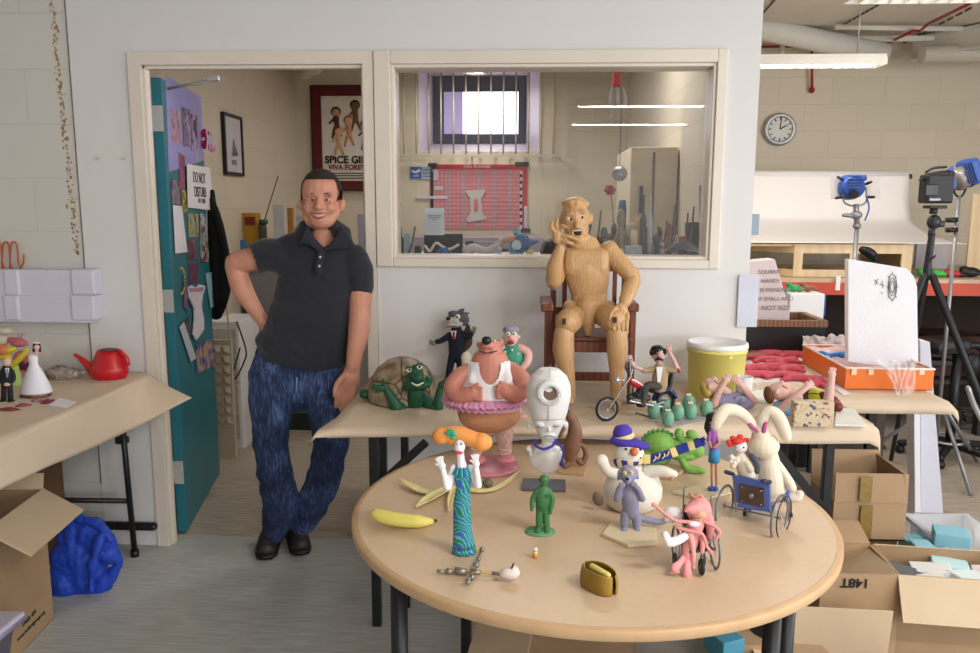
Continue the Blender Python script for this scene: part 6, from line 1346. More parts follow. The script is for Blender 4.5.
# brown clay cat standing on a board
YC = base(571, 470).y; BRC = M('brown_cat_clay', '#7c5a46', .5, var=.08)
t = thing('brown_animal_figure', 'brown clay animal standing upright on a small board behind the dial-headed puppet', 'figure', base(571, 470))
m = MB(YC); m.ball((570, 416, 0), (5, 7, 5), a=20); m.limb([(567, 412, 0), (566, 408, 0)], [2, .8]); m.limb([(573, 420, 0), (575, 432, 0), (572, 446, 0), (570, 456, 0)], [5, 7.5, 9, 7], n=14); m.limb([(566, 424, -3), (562, 432, -6), (560, 437, -6)], [2.6, 2, 1.8]); m.limb([(570, 456, -2), (571, 462, -2), (565, 466, -5)], [5, 3.5, 3]); m.limb([(574, 445, 3), (583, 446, 3), (586, 455, 2), (582, 463, 0), (578, 460, 0)], [2.4, 2.8, 3, 3.4, 3.2]); m.build('body', BRC, t, remesh=.7, smooth=3)
m = MB(YC); m.ball((568.5, 411, -4.5), 1.1); m.build('eye', M('nose_black'), t)
m = MB(); q = [base(x, y) for x, y in ((558, 474), (584, 476.5), (590, 465), (562, 463))]; m.slab([(v.x, v.y) for v in q], RZ+.001, RZ+.009, .001); m.build('board', WOODEDGE, t)
# lady with the orange hair
YL = base(465, 553).y; WHP = M('white_porcelain', '#e9e6ea', .3, var=.02)
DR2 = bpy.data.materials.new('leaf_pattern_dress'); DR2.use_nodes = True; nt = DR2.node_tree; b = nt.nodes['Principled BSDF']; tc = nt.nodes.new('ShaderNodeTexCoord'); w_ = nt.nodes.new('ShaderNodeTexWave'); w_.inputs['Scale'].default_value = 22; w_.inputs['Distortion'].default_value = 9; w_.inputs['Detail'].default_value = 2; w_.bands_direction = 'DIAGONAL'
nt.links.new(tc.outputs['Object'], w_.inputs['Vector']); r = nt.nodes.new('ShaderNodeValToRGB'); e = r.color_ramp.elements; e[0].color = C('#12735f'); e[1].color = C('#2f63b4')
for p_, c_ in ((.3, '#1d9a78'), (.5, '#3cb7a0'), (.62, '#8fb9dc'), (.75, '#1f6e9c')): q = r.color_ramp.elements.new(p_); q.color = C(c_)
nt.links.new(w_.outputs['Fac'], r.inputs[0]); nt.links.new(r.outputs[0], b.inputs['Base Color']); b.inputs['Roughness'].default_value = .45
t = thing('lady_puppet', 'slender lady puppet with long orange hair and a green and blue leaf-patterned gown', 'puppet', base(465, 553))
m = MB(YL); m.limb([(462, 467, 0), (462.5, 476, 0), (463, 489, 0), (462, 505, 0), (462.5, 530, 0), (464, 547, 0)], [8, 9.5, 7.6, 9, 9.8, 12], n=24, flat=.8, caps=False); m.lathe((464, 555, 0), [(12.6, 0), (12.2, 9)], n=24, sy=.8, wob=.03); m.build('gown', DR2, t)
m = MB(YL); m.torus((462, 466.5, -.5), 6, 1.2, (0, -.3, 1), n=24, k=6); m.build('neckline', M('navy_trim', '#1f3f94', .4), t)
for i in range(9): a = radians(-75+i*18.5); m = MB(YL); m.limb([(462+5.8*sin(a), 467+1.3*cos(a), -4-4*cos(a)), (462+9*sin(a), 473+2.5*cos(a), -4.3-4.4*cos(a))], [.6, 1.5], n=6, flat=.6); m.build('collar_petal', M('petal_green%d' % (i % 2), ('#46b796', '#2a63b6')[i % 2], .4), t)
m = MB(YL); m.ball((459.6, 446.5, -1), (5.8, 8, 5.8)); m.limb([(460, 451, -1), (461, 460, 0), (462, 467, 0)], [4, 4.2, 6]); m.ball((459, 447.5, -5.4), (1.2, 2, 1.2)); m.build('head', WHP, t, remesh=.5, smooth=2)
m = MB(YL); m.ball((458.9, 452.8, -6), (4.4, 1.7, 1.8)); m.build('lips', M('lips_red', '#c9404e', .3), t); eyes(t, YL, [(457.2, 444, -6), (461.8, 443.8, -6)], 1.6, '#cfd9e8')
ORG = M('orange_hair', '#e0924a', .6, var=.08, vs=20)
m = MB(YL); m.limb([(441, 436.5, 4), (452, 433.5, 4), (463, 435, 4), (474, 439.5, 4), (484, 442, 4)], [8.5, 8, 8, 8.5, 9], n=16); m.ball((441, 436, 2), (9.5, 9, 8)); m.ball((481, 442, 2), (10, 10, 8)); m.ball((452, 439, 4), (7, 7, 6)); m.ball((461, 433.5, 4), (7, 5.5, 7)); m.build('hair', ORG, t, remesh=.7, smooth=4)
LG = M('leaf_teal', '#1f9c7c', .4)
for a in (-60, -25, 10, 45, 95, 150): m = MB(YL); ar = radians(a); m.limb([(450.5, 435, -7.5), (450.5+3.5*sin(ar), 435-3.5*cos(ar), -8.6), (450.5+7*sin(ar), 435-6.4*cos(ar), -7.4)], [1.1, 2, .6], n=8, flat=.6); m.build('hair_leaf', LG, t)
for sh, el, wr, hd in (((453.5, 468, 0), (447.5, 488, -3), (443, 470, -6), (-.35, -1)), ((470, 468, 0), (478, 486, -3), (476, 468, -6), (-.1, -1))):
    m = MB(YL); m.limb([sh, tuple((p+q)/2 for p, q in zip(sh, el)), el, wr], [3.8, 3.8, 4, 3.2], n=12); hand(m, (wr[0]-1*(hd[0] < -.2), wr[1]-4, -7), hd, 2.1, 9.5, spread=28); m.build('arm', WHP, t, remesh=.55, smooth=1)
# banana and banana peel
BAN = M('banana_yellow', '#e6d873', .45, var=.06, vs=12); BTIP = M('banana_tip', '#4b3a1e', .6)
Yn = base(403, 527).y; t = thing('banana', 'whole yellow banana lying at the left side of the round table', 'banana', base(403, 527))
m = MB(Yn); m.limb([(376, 514, 3), (384, 517, 0), (400, 520, -2), (418, 521.5, -1), (430, 521.5, 2)], [6.4, 7.8, 8, 7.2, 4], n=7, flat=1); m.build('fruit', BAN, t)
m = MB(Yn); m.limb([(429, 521.5, 2), (434, 521, 3)], [3.2, 2.2], n=7); o = m.build('stalk', M('banana_green', '#a9b545', .5), t); m = MB(Yn); m.limb([(434, 521, 3), (435.5, 520.8, 3)], 2, n=7); m.build('stalk_end', BTIP, o); m = MB(Yn); m.ball((371, 513, 3), (1.2, 1.4, 1.6)); m.build('tip', M('banana_green'), t)
t = thing('banana_peel', 'opened banana peel spread out behind the lady puppet', 'banana peel', base(450, 500))
def strip(pts, ws, name='peel_strip'):
    P = [base(x, y)+Vector((0, 0, h)) for x, y, h in pts]; P = crom(P, 8); W = lerpl(ws, len(P)); m = MB()
    def f(u, v):
        i = u*(len(P)-1); k = min(int(i), len(P)-2); p = P[k].lerp(P[k+1], i-k); tg = (P[min(k+1, len(P)-1)]-P[max(k-1, 0)]).normalized(); sd = Vector((tg.y, -tg.x, 0)).normalized(); w_ = W[min(int(round(i)), len(P)-1)]
        q = (v-.5)*2; return p+sd*q*w_+Vector((0, 0, .004+.006*q*q))
    m.grid(f, 40, 6, thick=.0025); m.build(name, M('peel_yellow', '#ded398', .55, var=.12, vs=25), t)
strip([(400, 485, .012), (409, 489, .006), (422, 494, .001), (436, 495, .001), (452, 491, .004)], [.003, .013, .017, .016, .013]); strip([(416, 510, .002), (425, 505, .004), (437, 498, .006), (452, 491, .008)], [.003, .016, .022, .016]); strip([(518, 480, .02), (508, 486, .008), (494, 492, .001), (478, 494, .001), (458, 491, .004)], [.003, .008, .011, .012, .012]); strip([(449, 514, .002), (450, 504, .003), (454, 492, .006)], [.003, .009, .011])
m = MB(); m.ball(base(453, 491)+Vector((0, 0, .010)), (.016, .008, .014)); m.build('peel_core', M('peel_yellow'), t)
m = MB(); c_ = base(488, 487); m.ball(c_+Vector((0, 0, .013)), (.017, .014, .015)); m.ball(c_+Vector((-.008, 0, .022)), (.007, .005, .006)); one('green_pebble', m, M('mottled_green', '#5d6a4b', .5, col2='#8a6f57', vs=60), 'small mottled green and brown clay ball beside the banana peel', 'clay ball')
# ball-jointed armature with a white head
YR_ = base(470, 577).y; BRS = M('armature_metal', '#8f8a80', .3, metal=.6); t = thing('puppet_armature', 'metal ball-jointed puppet armature with a white clay head lying at the front', 'armature', base(475, 577))
m = MB(); z_ = RZ+.010
def pz(x, y, z=z_): v = onZ(x, y, z); return v
m.cyl(pz(437, 571), pz(503, 574), .0022, n=8); m.build('rod', M('brass'), t)
for a_, b_, r_ in (((437, 571), (444, 571.5), .004), ((446, 571), (452, 571.5), .0065), ((455, 570.5), (466, 572), .0085), ((471, 571), (480, 572.5), .006), ((492, 573), (500, 574), .0045)):
    m = MB(); m.cyl(pz(*a_), pz(*b_), r_, n=14); m.build('joint', BRS, t)
m = MB(); m.cyl(pz(481, 551), pz(468, 582), .0026, n=8); m.build('cross_rod', BRS, t)
for x, y, r_ in ((482, 549.5, .007), (478.5, 559, .006), (476, 565, .008), (472, 577, .008), (468, 582, .007)): m = MB(); m.ball(pz(x, y), r_, n=12); m.build('ball_joint', BRS, t)
m = MB(); c_ = pz(510, 573, RZ+.02); m.ball(c_, (.024, .015, .016)); m.ball(c_+Vector((.008, 0, .004)), (.014, .014, .014)); m.ball(c_+Vector((-.012, 0, -.003)), (.014, .010, .012)); hd = m.build('clay_head', M('pinkish_white', '#ddd0cb', .5), t, remesh=.004, smooth=2)
m = MB(); m.limb([c_+Vector((.004, -.008, .016)), c_+Vector((.008, -.006, .026))], .002, n=6); m.build('wire', BLACK, t)
# striped candle
YS = base(535, 558).y
t = thing('striped_button', 'tiny white, yellow and orange striped cylinder on the tabletop', 'toy', base(535, 557))
for k_, c_ in enumerate(('#d98a3a', '#e9d36a', '#e8e6e2')): m = MB(YS); m.lathe((535.3, 557-k_*3.2, 0), [(2.8-.3*k_, 0), (2.7-.3*k_, 3), (0, 3.1)], n=16); m.build('stripe', M('stripe%d' % k_, c_, .4), t)
# toy soldier
YT = base(541, 532).y; SGR = M('toy_green_plastic', '#3f7546', .45); t = thing('toy_soldier', 'green plastic toy soldier standing on an oval green base', 'toy soldier', base(540, 533))
m = MB(); c_ = base(540, 532); s_ = MB(YT).m; m.lathe(c_+Vector((0, 0, .001)), [(0, 0), (16*s_, 0), (15.4*s_, .003), (0, .0035)], n=36, sy=.8); m.build('oval_base', M('toy_green_dull', '#5c9a72', .4), t)
m = MB(YT); m.ball((544, 482, 0), (4, 5, 4.2)); m.limb([(543.5, 487, 0), (543, 490, 0)], 2.6); m.limb([(543, 492, 0), (542.8, 500, 0), (542.5, 508, 0)], [7.5, 7.6, 7], n=16, flat=.7); m.limb([(537, 491, 0), (532.8, 499, -1), (532, 507, -3)], [3.2, 2.8, 2.4]); m.ball((531.8, 509, -3), (2, 2.6, 2)); m.limb([(549, 491, 0), (552.6, 499, -1), (551, 509, -3)], [3.2, 2.8, 2.4]); m.ball((550.8, 512, -3), (2, 2.6, 2)); m.limb([(539.8, 508, 0), (539, 518, -1), (538.8, 528, 0)], [4, 3.6, 3.4]); m.limb([(545.5, 508, 0), (546.2, 518, 0), (546.6, 529, 0)], [4, 3.6, 3.4]); m.ball((537.5, 530.5, -3), (3.2, 2, 5)); m.ball((547, 531.5, -3), (3.2, 2, 5))
m.build('soldier', SGR, t, remesh=.55, smooth=1)
m = MB(YT); m.ball((544.2, 478.6, 0), (5.2, 4, 5.4)); m.lathe((544.2, 480, 0), [(0, 0), (5.8, 0), (5.8, .6), (0, .7)], n=20, rx=8); m.build('helmet', SGR, t)
m = MB(YT); m.torus((542.6, 506.5, 0), 6.6, .9, (0, 0, 1), n=24, k=6); m.box((547, 496, -5), (3, 3.4, 1.5), bev=.4); m.box((538.5, 496, -5), (3, 3.4, 1.5), bev=.4); m.build('belt_and_pouches', M('toy_green_dark', '#2d6a33', .4), t)
# mustard bag
cb = base(600, 588); t = thing('leather_bag', 'small open mustard-brown bag with something yellow inside', 'bag', cb); MUS = M('mustard_leather', '#8f7126', .45, var=.12, vs=25, bump=.15)
L_ = base(584, 581); R2 = base(613, 596); dr = (R2-L_).normalized(); sd = Vector((-dr.y, dr.x, 0)); ln = (R2-L_).length; mid = (L_+R2)/2; mid.z = RZ
def bagwall(sg):
    def f(u, v):
        q = (u-.5)*2; w_ = .026*(1-.25*q*q)*(1-.25*v)+.004; op = (.012 if sg < 0 else .004)*v*v
        h = .050*v*(1-.12*q*q)
        return mid+dr*(q*ln*.5*(1+.05*sin(v*pi)))+sd*sg*(w_*sqrt(max(0, 1-q**6*.95))*(.9+.25*sin(v*pi*.8))*(1-.30*v)+op*(1-q*q))+Vector((0, 0, .001+h))
    return f
for sg in (-1, 1): m = MB(); m.grid(bagwall(sg), 30, 12, thick=.0025); m.build('side', MUS, t)
m = MB(); m.lathe(mid+Vector((0, 0, .002)), [(0, 0), (ln*.46, 0), (ln*.46, .004), (0, .004)], n=28, sy=.42, rz=math.degrees(math.atan2(dr.y, dr.x))); m.build('bottom', MUS, t)
m = MB(); m.ball(mid+Vector((0, 0, .030)), (ln*.44, .014, .018), rz=math.degrees(math.atan2(dr.y, dr.x))); m.build('dark_lining', M('lining_black', '#15151a', .8), t)
m = MB(); m.limb([mid-dr*.02+Vector((0, -.004, .046)), mid+dr*.028+Vector((0, -.004, .044))], [.008, .007], n=10); m.build('yellow_cloth', M('pale_yellow', '#dccb70', .6), t)
# snowman
YW = base(632, 508).y; SNO = M('snow_felt', '#e4dfd4', .85, var=.03, bump=.15, bs=80); PRP = M('purple_felt', '#4a37a8', .8, bump=.15); BLF = M('scarf_blue', '#27348f', .8, bump=.2); YLF = M('scarf_yellow', '#e3cd84', .8, bump=.2)
t = thing('snowman_puppet', 'white snowman puppet with a purple hat, carrot nose and long striped scarf', 'puppet', base(632, 508))
m = MB(YW); m.lathe((632, 509, 0), [(0, 0), (18, 0), (25, 5), (29.5, 14), (30, 24), (26, 34), (18, 43), (11, 49), (0, 52)], n=36, sy=.85); m.build('body', SNO, t)
m = MB(YW); m.ball((629.5, 454, -3), (15, 12.5, 14), n=22); m.build('head', SNO, t)
m = MB(YW); m.limb([(617, 474, -8), (608, 471, -12), (603, 463, -13)], [6, 5.5, 5.5]); m.ball((602, 461, -13), (6.5, 7, 6)); m.build('arm', SNO, t, remesh=.8, smooth=2); m = MB(YW); m.limb([(646, 472, -8), (660, 471, -14), (669, 472.5, -18)], [7, 6, 5]); m.limb([(669, 472, -18), (674, 474, -19)], 4); m.build('arm', SNO, t, remesh=.8, smooth=2)
m = MB(YW); m.lathe((624, 440, 4), [(10, -1), (10.5, 4), (9.8, 10), (7, 14.5), (0, 16.5)], n=24, a=12); m.build('hat', PRP, t); m = MB(YW); m.lathe((624.2, 438, 4), [(10.4, 0), (10.9, 1), (10.8, 4), (10.2, 5)], n=24, a=12); m.build('hat_band', YLF, t)
m = MB(YW); m.ball((629.5, 443.5, 2), (21, 6, 15), a=-8, n=24, rx=-12); m.ball((625, 440, 4), (14, 6, 12), a=-8); m.build('hat_brim', PRP, t, remesh=.8, smooth=2)
m = MB(YW); m.ball((634, 452, -16), (4.2, 4, 6)); m.build('nose', M('carrot', '#d2743f', .6), t)
for i, (x, y) in enumerate(((626, 449), (640.5, 449.5))): m = MB(YW); m.ball((x, y, -14), 1.3); m.build('eye', M('nose_black'), t)
for i in range(6): m = MB(YW); m.ball((624+i*3.4, 458+1.6*sin(i/5*pi), -14.5), .9, n=8); m.build('mouth_dot', M('nose_black'), t)
for i in range(8):
    a0 = radians(200+i*20); a1 = radians(200+(i+1)*20); m = MB(YW); m.limb([(630+15*cos(a), 462+1.2*sin(a*2), 14*sin(a)) for a in (a0, (a0+a1)/2, a1)], 4.6, n=10, flat=.5, caps=False); m.build('scarf_band', (BLF, YLF)[i % 2], t)
seg = [(643, 459), (650, 459), (657, 457.5), (664, 456), (671, 453.5), (676.5, 451), (682, 448.5), (688, 446.5), (694, 444.5), (700, 441.5)]; cols = [YLF, BLF, BLF, BLF, YLF, BLF, BLF, YLF, BLF]
for i in range(9):
    (x0, y0), (x1, y1) = seg[i], seg[i+1]; m = MB(YW); L2 = math.hypot(x1-x0, y1-y0); m.box(((x0+x1)/2, (y0+y1)/2, -10+i*1.2), (L2+.3, 9.5, 3), a=math.degrees(math.atan2(y0-y1, x1-x0)), bev=.8); m.build('scarf_tail', cols[i], t)
for x, y in ((655, 459), (659, 456.5), (664, 456.5), (668, 454)): m = MB(YW); m.limb([(x-1.5, y+2, -11.5+(x-655)*.2), (x+.5, y-.5, -11.8+(x-655)*.2), (x+.5, y-2.5, -11.5+(x-655)*.2)], .8, n=6); m.build('scarf_motif', YLF, t)
m = MB(YW)
for i in range(5): m.limb([(700, 440+i*1.2, 1), (704+i % 2, 437.5+i*2, 0)], [1.6, .9], n=6)
m.build('tassel', BLF, t)
# green crocodile
YG = base(672, 474).y+.05; LGR = M('lime_clay', '#79ad50', .5, var=.06)
t = thing('crocodile_puppet', 'lime green crocodile puppet lying behind the snowman’s scarf'.replace('’', "'"), 'puppet', base(680, 470))
m = MB(YG); m.ball((659, 443, 6), (17, 13, 14)); m.ball((654, 456, 6), (18, 10, 13)); m.ball((689, 447, 0), (14, 11, 11)); m.ball((697, 451, -4), (8, 7, 7)); m.limb([(672, 446, 4), (680, 446, 2)], 8); m.ball((692, 434.5, -3), (6.5, 5, 5), a=-15); m.ball((679, 434, 0), (5, 6.5, 5)); m.ball((684, 455, -2), (16, 6, 9)); m.build('body', LGR, t, remesh=.8, smooth=3)
for i in range(8): a = radians(160-i*17); m = MB(YG); m.ball((659+16.5*cos(a), 443-12.5*sin(a), 4), (2.2, 2.4, 2)); m.build('spine_bump', M('dark_lime', '#4f8f48', .5), t)
m = MB(YG); m.limb([(680, 456, -6), (684, 464, -10), (689, 469, -12), (700, 470, -14)], [4, 3.6, 4, 4], n=12); m.ball((702, 470.5, -15), (5, 2.8, 4)); m.build('arm', LGR, t, remesh=.7, smooth=2)
eyes(t, YG, [(676, 452.5, -6, .3, .2)], 1.6, '#d9e3c0')
m = MB(); q = [base(x, y) for x, y in ((652, 478), (672, 481), (688, 470), (664, 466))]; m.slab([(v.x, v.y) for v in q], RZ+.001, RZ+.012, .001); m.build('wood_block', WOODEDGE, t)
# grey wolf on a board
YF = base(631, 532).y; GW = M('grey_clay', '#8a89a3', .5, var=.05)
t = thing('grey_dog_puppet', 'grey-lilac clay dog puppet standing upright on a thin board, paws at its chin', 'puppet', base(632, 534))
m = MB(YF); m.ball((627.8, 475, 0), (9, 8, 8)); m.ball((627.4, 480, -5.5), (4.6, 4.6, 5.5)); m.limb([(620, 472, 1), (618.5, 479, 1)], [2.6, 1.6]); m.limb([(635.5, 471, 1), (637.5, 478, 1)], [2.6, 1.6]); m.ball((628, 469, 1), (7, 4, 6)); m.build('head', GW, t, remesh=.6, smooth=2)
eyes(t, YF, [(624.6, 473, -6.3), (631, 472.6, -6.3)], 2.1, '#e0cc72', pr=.3); m = MB(YF); m.ball((627.2, 479, -10.6), (2.1, 1.7, 1.6)); m.build('nose', M('nose_black'), t)
m = MB(YF); m.limb([(629, 486, 0), (630, 497, -1), (631, 512, 0)], [7.5, 9.5, 8], n=16, flat=.85)
for pts in ([(622, 489, -1), (617, 499, -4), (619, 489, -8), (622.5, 485.5, -9)], [(637, 489, -1), (642, 499, -4), (638, 489, -8), (634, 485.5, -9)]): m.limb(pts, [3.6, 3.8, 3, 2.8]); 
for x in (620.5, 623.5, 632.5, 635.5): m.ball((x, 484.5, -10), (1.9, 2.4, 2))
m.limb([(626, 512, 0), (624.5, 522, 0), (624.8, 529, 0)], [5.4, 4.8, 3.4]); m.limb([(635, 512, 0), (636.5, 522, 0), (636.8, 530, 0)], [5.4, 4.8, 3.4]); m.ball((624, 531, -4), (4.8, 2.6, 6)); m.ball((637.5, 532, -4), (4.8, 2.6, 6))
m.limb([(637, 517, 4), (648, 520, 6), (660, 522, 6), (669, 519, 4)], [3.4, 4, 3.6, 2.6]); m.build('body', GW, t, remesh=.7, smooth=2)
m = MB(); q = [base(x, y) for x, y in ((602, 537), (628, 548), (656.5, 546), (656, 529), (612, 524))]; m.slab([(v.x, v.y) for v in q], RZ+.001, RZ+.010, .001); m.build('board', M('pale_board', '#d9c8a8', .6), t)
# girl in a purple top
YI = base(713, 492).y; GSK = M('tan_skin', '#c08d72', .5); t = thing('girl_puppet', 'thin girl puppet in a purple top and blue skirt behind the rabbit’s ear'.replace('’', "'"), 'puppet', base(713, 492))
m = MB(YI); m.ball((715, 421, 0), (6, 6.5, 6)); m.ball((717.5, 423, -4), (1.6, 1.6, 2)); m.limb([(714, 427, 0), (713.5, 431, 0)], 1.8); m.build('head', GSK, t)
BLH = M('black_hair', '#1a171c', .5); m = MB(YI); m.ball((712.5, 417.5, 1.5), (6.8, 5.8, 6.5)); m.limb([(708.5, 420, 3), (707.5, 428, 3), (710, 437, 2)], [3, 3.4, 1.6]); m.build('hair', BLH, t)
m = MB(YI); m.limb([(713, 432, 0), (713, 440, 0), (713.5, 448, 0)], [4.6, 4.8, 4.4], n=14); m.limb([(710, 433, -2), (708.5, 440, -4)], 2); m.build('top', M('purple_top', '#a05cb0', .7), t)
m = MB(YI); m.limb([(708.5, 440, -4), (711, 447, -6)], [1.6, 1.4]); m.limb([(717, 436, -2), (719, 443, -5), (714, 447, -7)], [1.8, 1.5, 1.4]); m.build('arms', GSK, t)
m = MB(YI); m.lathe((713.8, 462, 0), [(5.6, 0), (5.4, 8), (4.6, 14), (0, 14.2)], n=20); m.build('skirt', M('sky_blue_skirt', '#3f8fc0', .7), t)
for x in (711.8, 716.3): m = MB(YI); m.limb([(x, 461, 0), (x+.1, 486, 0)], [1.5, 1.2], n=10); l_ = m.build('leg', GSK, t); m = MB(YI); m.ball((x-1, 488.5, -2.5), (3.2, 2, 4)); m.build('shoe', M('blue_shoe', '#2c5ab4', .4), l_)
m = MB(); q = [base(x, y) for x, y in ((672, 494), (704, 501), (733, 494), (712, 484))]; m.slab([(v.x, v.y) for v in q], RZ+.001, RZ+.008, .001); m.build('board', M('pale_board'), t)
# rabbit in a wheelchair, seen from behind
YQ = base(750, 522).y; CRB = M('cream_rabbit', '#ded3bf', .5, var=.03); WCB = M('wheelchair_blue', '#5b73bb', .5); GM = M('grey_metal', '#7d7b82', .35, metal=.5)
t = thing('wheelchair', 'miniature blue-backed wheelchair seen from behind, carrying the cream rabbit', 'wheelchair', base(750, 525))
ax_ = (.80, -.60, 0)
wheel(t, YQ, (724.5, 506, 18), 22, 1.2, ax_, GM, GM, 10); wheel(t, YQ, (779.5, 518, -22), 23, 1.2, ax_, GM, GM, 10); 
m = MB(YQ); m.torus((784, 517, -26), 20.5, .6, ax_, n=40, k=6); m.build('push_rim', BLACK, t)
wheel(t, YQ, (747, 512, 22), 6.5, 1.8, ax_, GM, M('tyre'), 6, 'caster'); wheel(t, YQ, (789, 519, 12), 6.5, 1.8, ax_, GM, M('tyre'), 6, 'caster')
m = MB(YQ); m.limb([(724.5, 506, 18), (779, 518, -22)], .9, n=8); m.limb([(733, 474, 4), (735, 500, 4), (736, 511, 5)], .9, n=8); m.limb([(770, 482, -12), (770, 508, -12), (771, 514, -12)], .9, n=8); m.limb([(771, 505, -12), (788, 500, 2), (790, 516, 6)], .8, n=8); m.build('frame', GM, t)
def skew4(m, x0, x1, y0, y1, dy, d0, d1, th=2.5):
    P = [m.P((x0, y0, d0)), m.P((x1, y0+dy, d1)), m.P((x1, y1+dy, d1)), m.P((x0, y1, d0))]; n = (P[1]-P[0]).cross(P[3]-P[0]).normalized()*th*m.m*.5
    m.add([p+n for p in P]+[p-n for p in P], [(0, 1, 2, 3), (7, 6, 5, 4), (0, 4, 5, 1), (1, 5, 6, 2), (2, 6, 7, 3), (3, 7, 4, 0)], False)
m = MB(YQ); skew4(m, 734, 770, 475, 502, 7, 6, -16); m.build('backrest', WCB, t)
m = MB(YQ); skew4(m, 739.5, 763.5, 484, 502, 5, .5, -15); m.build('back_plate', M('bronze_plate', '#5a4b43', .4, metal=.4), t)
for x, y, d in ((742, 487, -2.5), (742, 501, -2.5), (761, 491, -15), (761, 505, -15)): m = MB(YQ); m.ball((x, y, d), (1.1, 1.1, .7), n=8); m.build('screw', M('brass'), t)
m = MB(YQ); m.ball((751.5, 496, -9), (3, 3, 1.4)); m.build('plate_boss', GM, t)
m = MB(YQ); skew4(m, 734, 770, 475, 479, 7, 4.2, -17.8, 3.5); m.build('top_rail', M('wheelchair_blue_dark', '#4a60a6', .4), t)
for a_, b_ in (((733, 474, 5), (726, 472, -2)), ((770, 482, -17), (763, 481, -24))): m = MB(YQ); m.limb([a_, b_], [2, 2.2], n=10); m.build('handgrip', M('grip_dark', '#2a2c3a', .6), t)
m = MB(YQ); m.box((781, 494, 4), (17, 10, 14), rz=-25, bev=2); m.build('side_panel', WCB, t); m = MB(YQ); m.box((757, 503, 14), (36, 4, 34), rz=-22, bev=1.5); m.build('seat', WCB, t)
t = thing('rabbit_puppet', 'cream rabbit puppet with drooping ears sitting in the blue wheelchair', 'puppet', YQ and onY(765, 500, YQ))
m = MB(YQ); m.ball((764, 445, 6), (15.5, 13.5, 14)); m.ball((757, 447, 8), (9, 9, 11)); m.limb([(762, 440, 6), (760, 426, 7), (759, 420, 7)], [11, 7.5, 5.5], n=16); m.limb([(768, 452, 6), (772, 462, 6)], [9, 8]); m.limb([(770, 464, 6), (772, 476, 5), (772, 490, 5)], [11, 13.5, 14], n=18); m.build('body', CRB, t, remesh=.8, smooth=3)
m = MB(YQ); m.limb([(756, 430, 6), (748, 419, 4), (738, 411.5, 2), (726, 410, 0), (719, 418, -1), (716, 426, -1)], [4.6, 5, 6, 6.6, 6.6, 5], n=16, flat=.8); m.build('ear', CRB, t)
m = MB(YQ); m.limb([(762, 432, 4), (763, 418, 2), (770, 411.5, 0), (778, 417, -2), (783, 428, -3), (786, 437, -3)], [4.6, 5.5, 6.2, 7, 7, 5.6], n=16, flat=.8); m.build('ear', CRB, t)
m = MB(YQ); m.limb([(750, 424.5, 1), (758, 432, 0)], [2, 1.4], n=8, flat=.6); m.build('inner_ear', M('inner_pink', '#b5538f', .6), t); m = MB(YQ); m.limb([(764, 431, -2), (766, 423, -3)], [2.4, 1.6], n=8, flat=.6); m.build('inner_ear', M('inner_pink'), t)
m = MB(YQ); m.limb([(777, 464, 2), (784, 474, -2), (789, 482, -5), (792, 488, -6)], [4.6, 4.6, 5, 4.6]); m.build('arm', CRB, t); m = MB(YQ); m.limb([(782, 498, 12), (796, 497, 8), (800, 494, 6)], [5, 5.6, 4]); m.build('foot', CRB, t)
m = MB(YQ); m.limb([(752, 456, -8), (757, 463, -12), (757, 472, -11)], [3, 3.4, 2.6], n=10, flat=.6); m.build('strap', M('strap_grey', '#4c4f63', .5), t)
t = thing('doll', 'small white doll with bright red hair sitting in the rabbit’s lap'.replace('’', "'"), 'doll', onY(743, 485, YQ+.02))
YD = YQ+.02; m = MB(YD); m.ball((741, 446.5, 0), (6.6, 6.8, 6)); m.build('head', WHP, t)
m = MB(YD); m.ball((738, 441, 1), (7, 4.4, 6)); 
for p in ((730.5, 445), (729, 442), (733, 438), (740, 436.5), (746, 440)): m.ball((p[0], p[1], 1), (3.2, 2.4, 2.5))
m.build('hair', M('bright_red', '#d63a2c', .6), t); m = MB(YD); m.ball((743.6, 447.5, -5.6), 1); m.build('eye', M('nose_black'), t)
m = MB(YD); m.limb([(741, 456, 0), (744, 466, 0), (748, 476, 0)], [5, 8, 9], n=14); m.limb([(737, 459, -3), (733, 466, -5)], [3, 3]); m.ball((731.5, 457, -3), 3); m.limb([(746, 463, -5), (750, 470, -8)], [2.6, 3]); m.build('body', CRB, t, remesh=.7, smooth=2)
for x, y in ((731, 461.5), (734.5, 462.5), (738, 461)): m = MB(YD); m.ball((x, y, -5.5), 1.8); m.build('bead', WHP, t)
# pink figure in a grey wheelchair
YP = base(690, 574).y+.03; PKC = M('rose_clay', '#d88e8e', .5, var=.06); PKL = M('rose_clay_light', '#e0a09c', .5); ax2 = (1, .02, 0)
t = thing('wheelchair', 'small grey wheelchair at the front right carrying the pink hooded figure', 'wheelchair', base(695, 574))
wheel(t, YP, (715, 549, 6), 19.5, 1.3, ax2, GM, GM, 12); wheel(t, YP, (676, 545, 8), 19, 1.3, ax2, GM, GM, 12); wheel(t, YP, (701.5, 567, -16), 6.5, 2, ax2, GM, M('tyre'), 6, 'caster'); wheel(t, YP, (675, 560, -6), 6, 1.6, ax2, GM, M('tyre'), 6, 'caster')
m = MB(YP); m.limb([(712, 512, 12), (713, 535, 10), (715, 549, 6)], .9, n=8); m.limb([(684, 489, 22), (683, 520, 22), (682, 540, 20)], .9, n=8); m.limb([(712, 512, 12), (711, 497, 12), (714, 495, 16)], .9, n=8); m.limb([(684, 490, 22), (686, 487, 26)], 1.2, n=8); m.limb([(702, 560, -14), (704, 545, -8), (713, 540, 4)], .8, n=8); m.build('frame', GM, t)
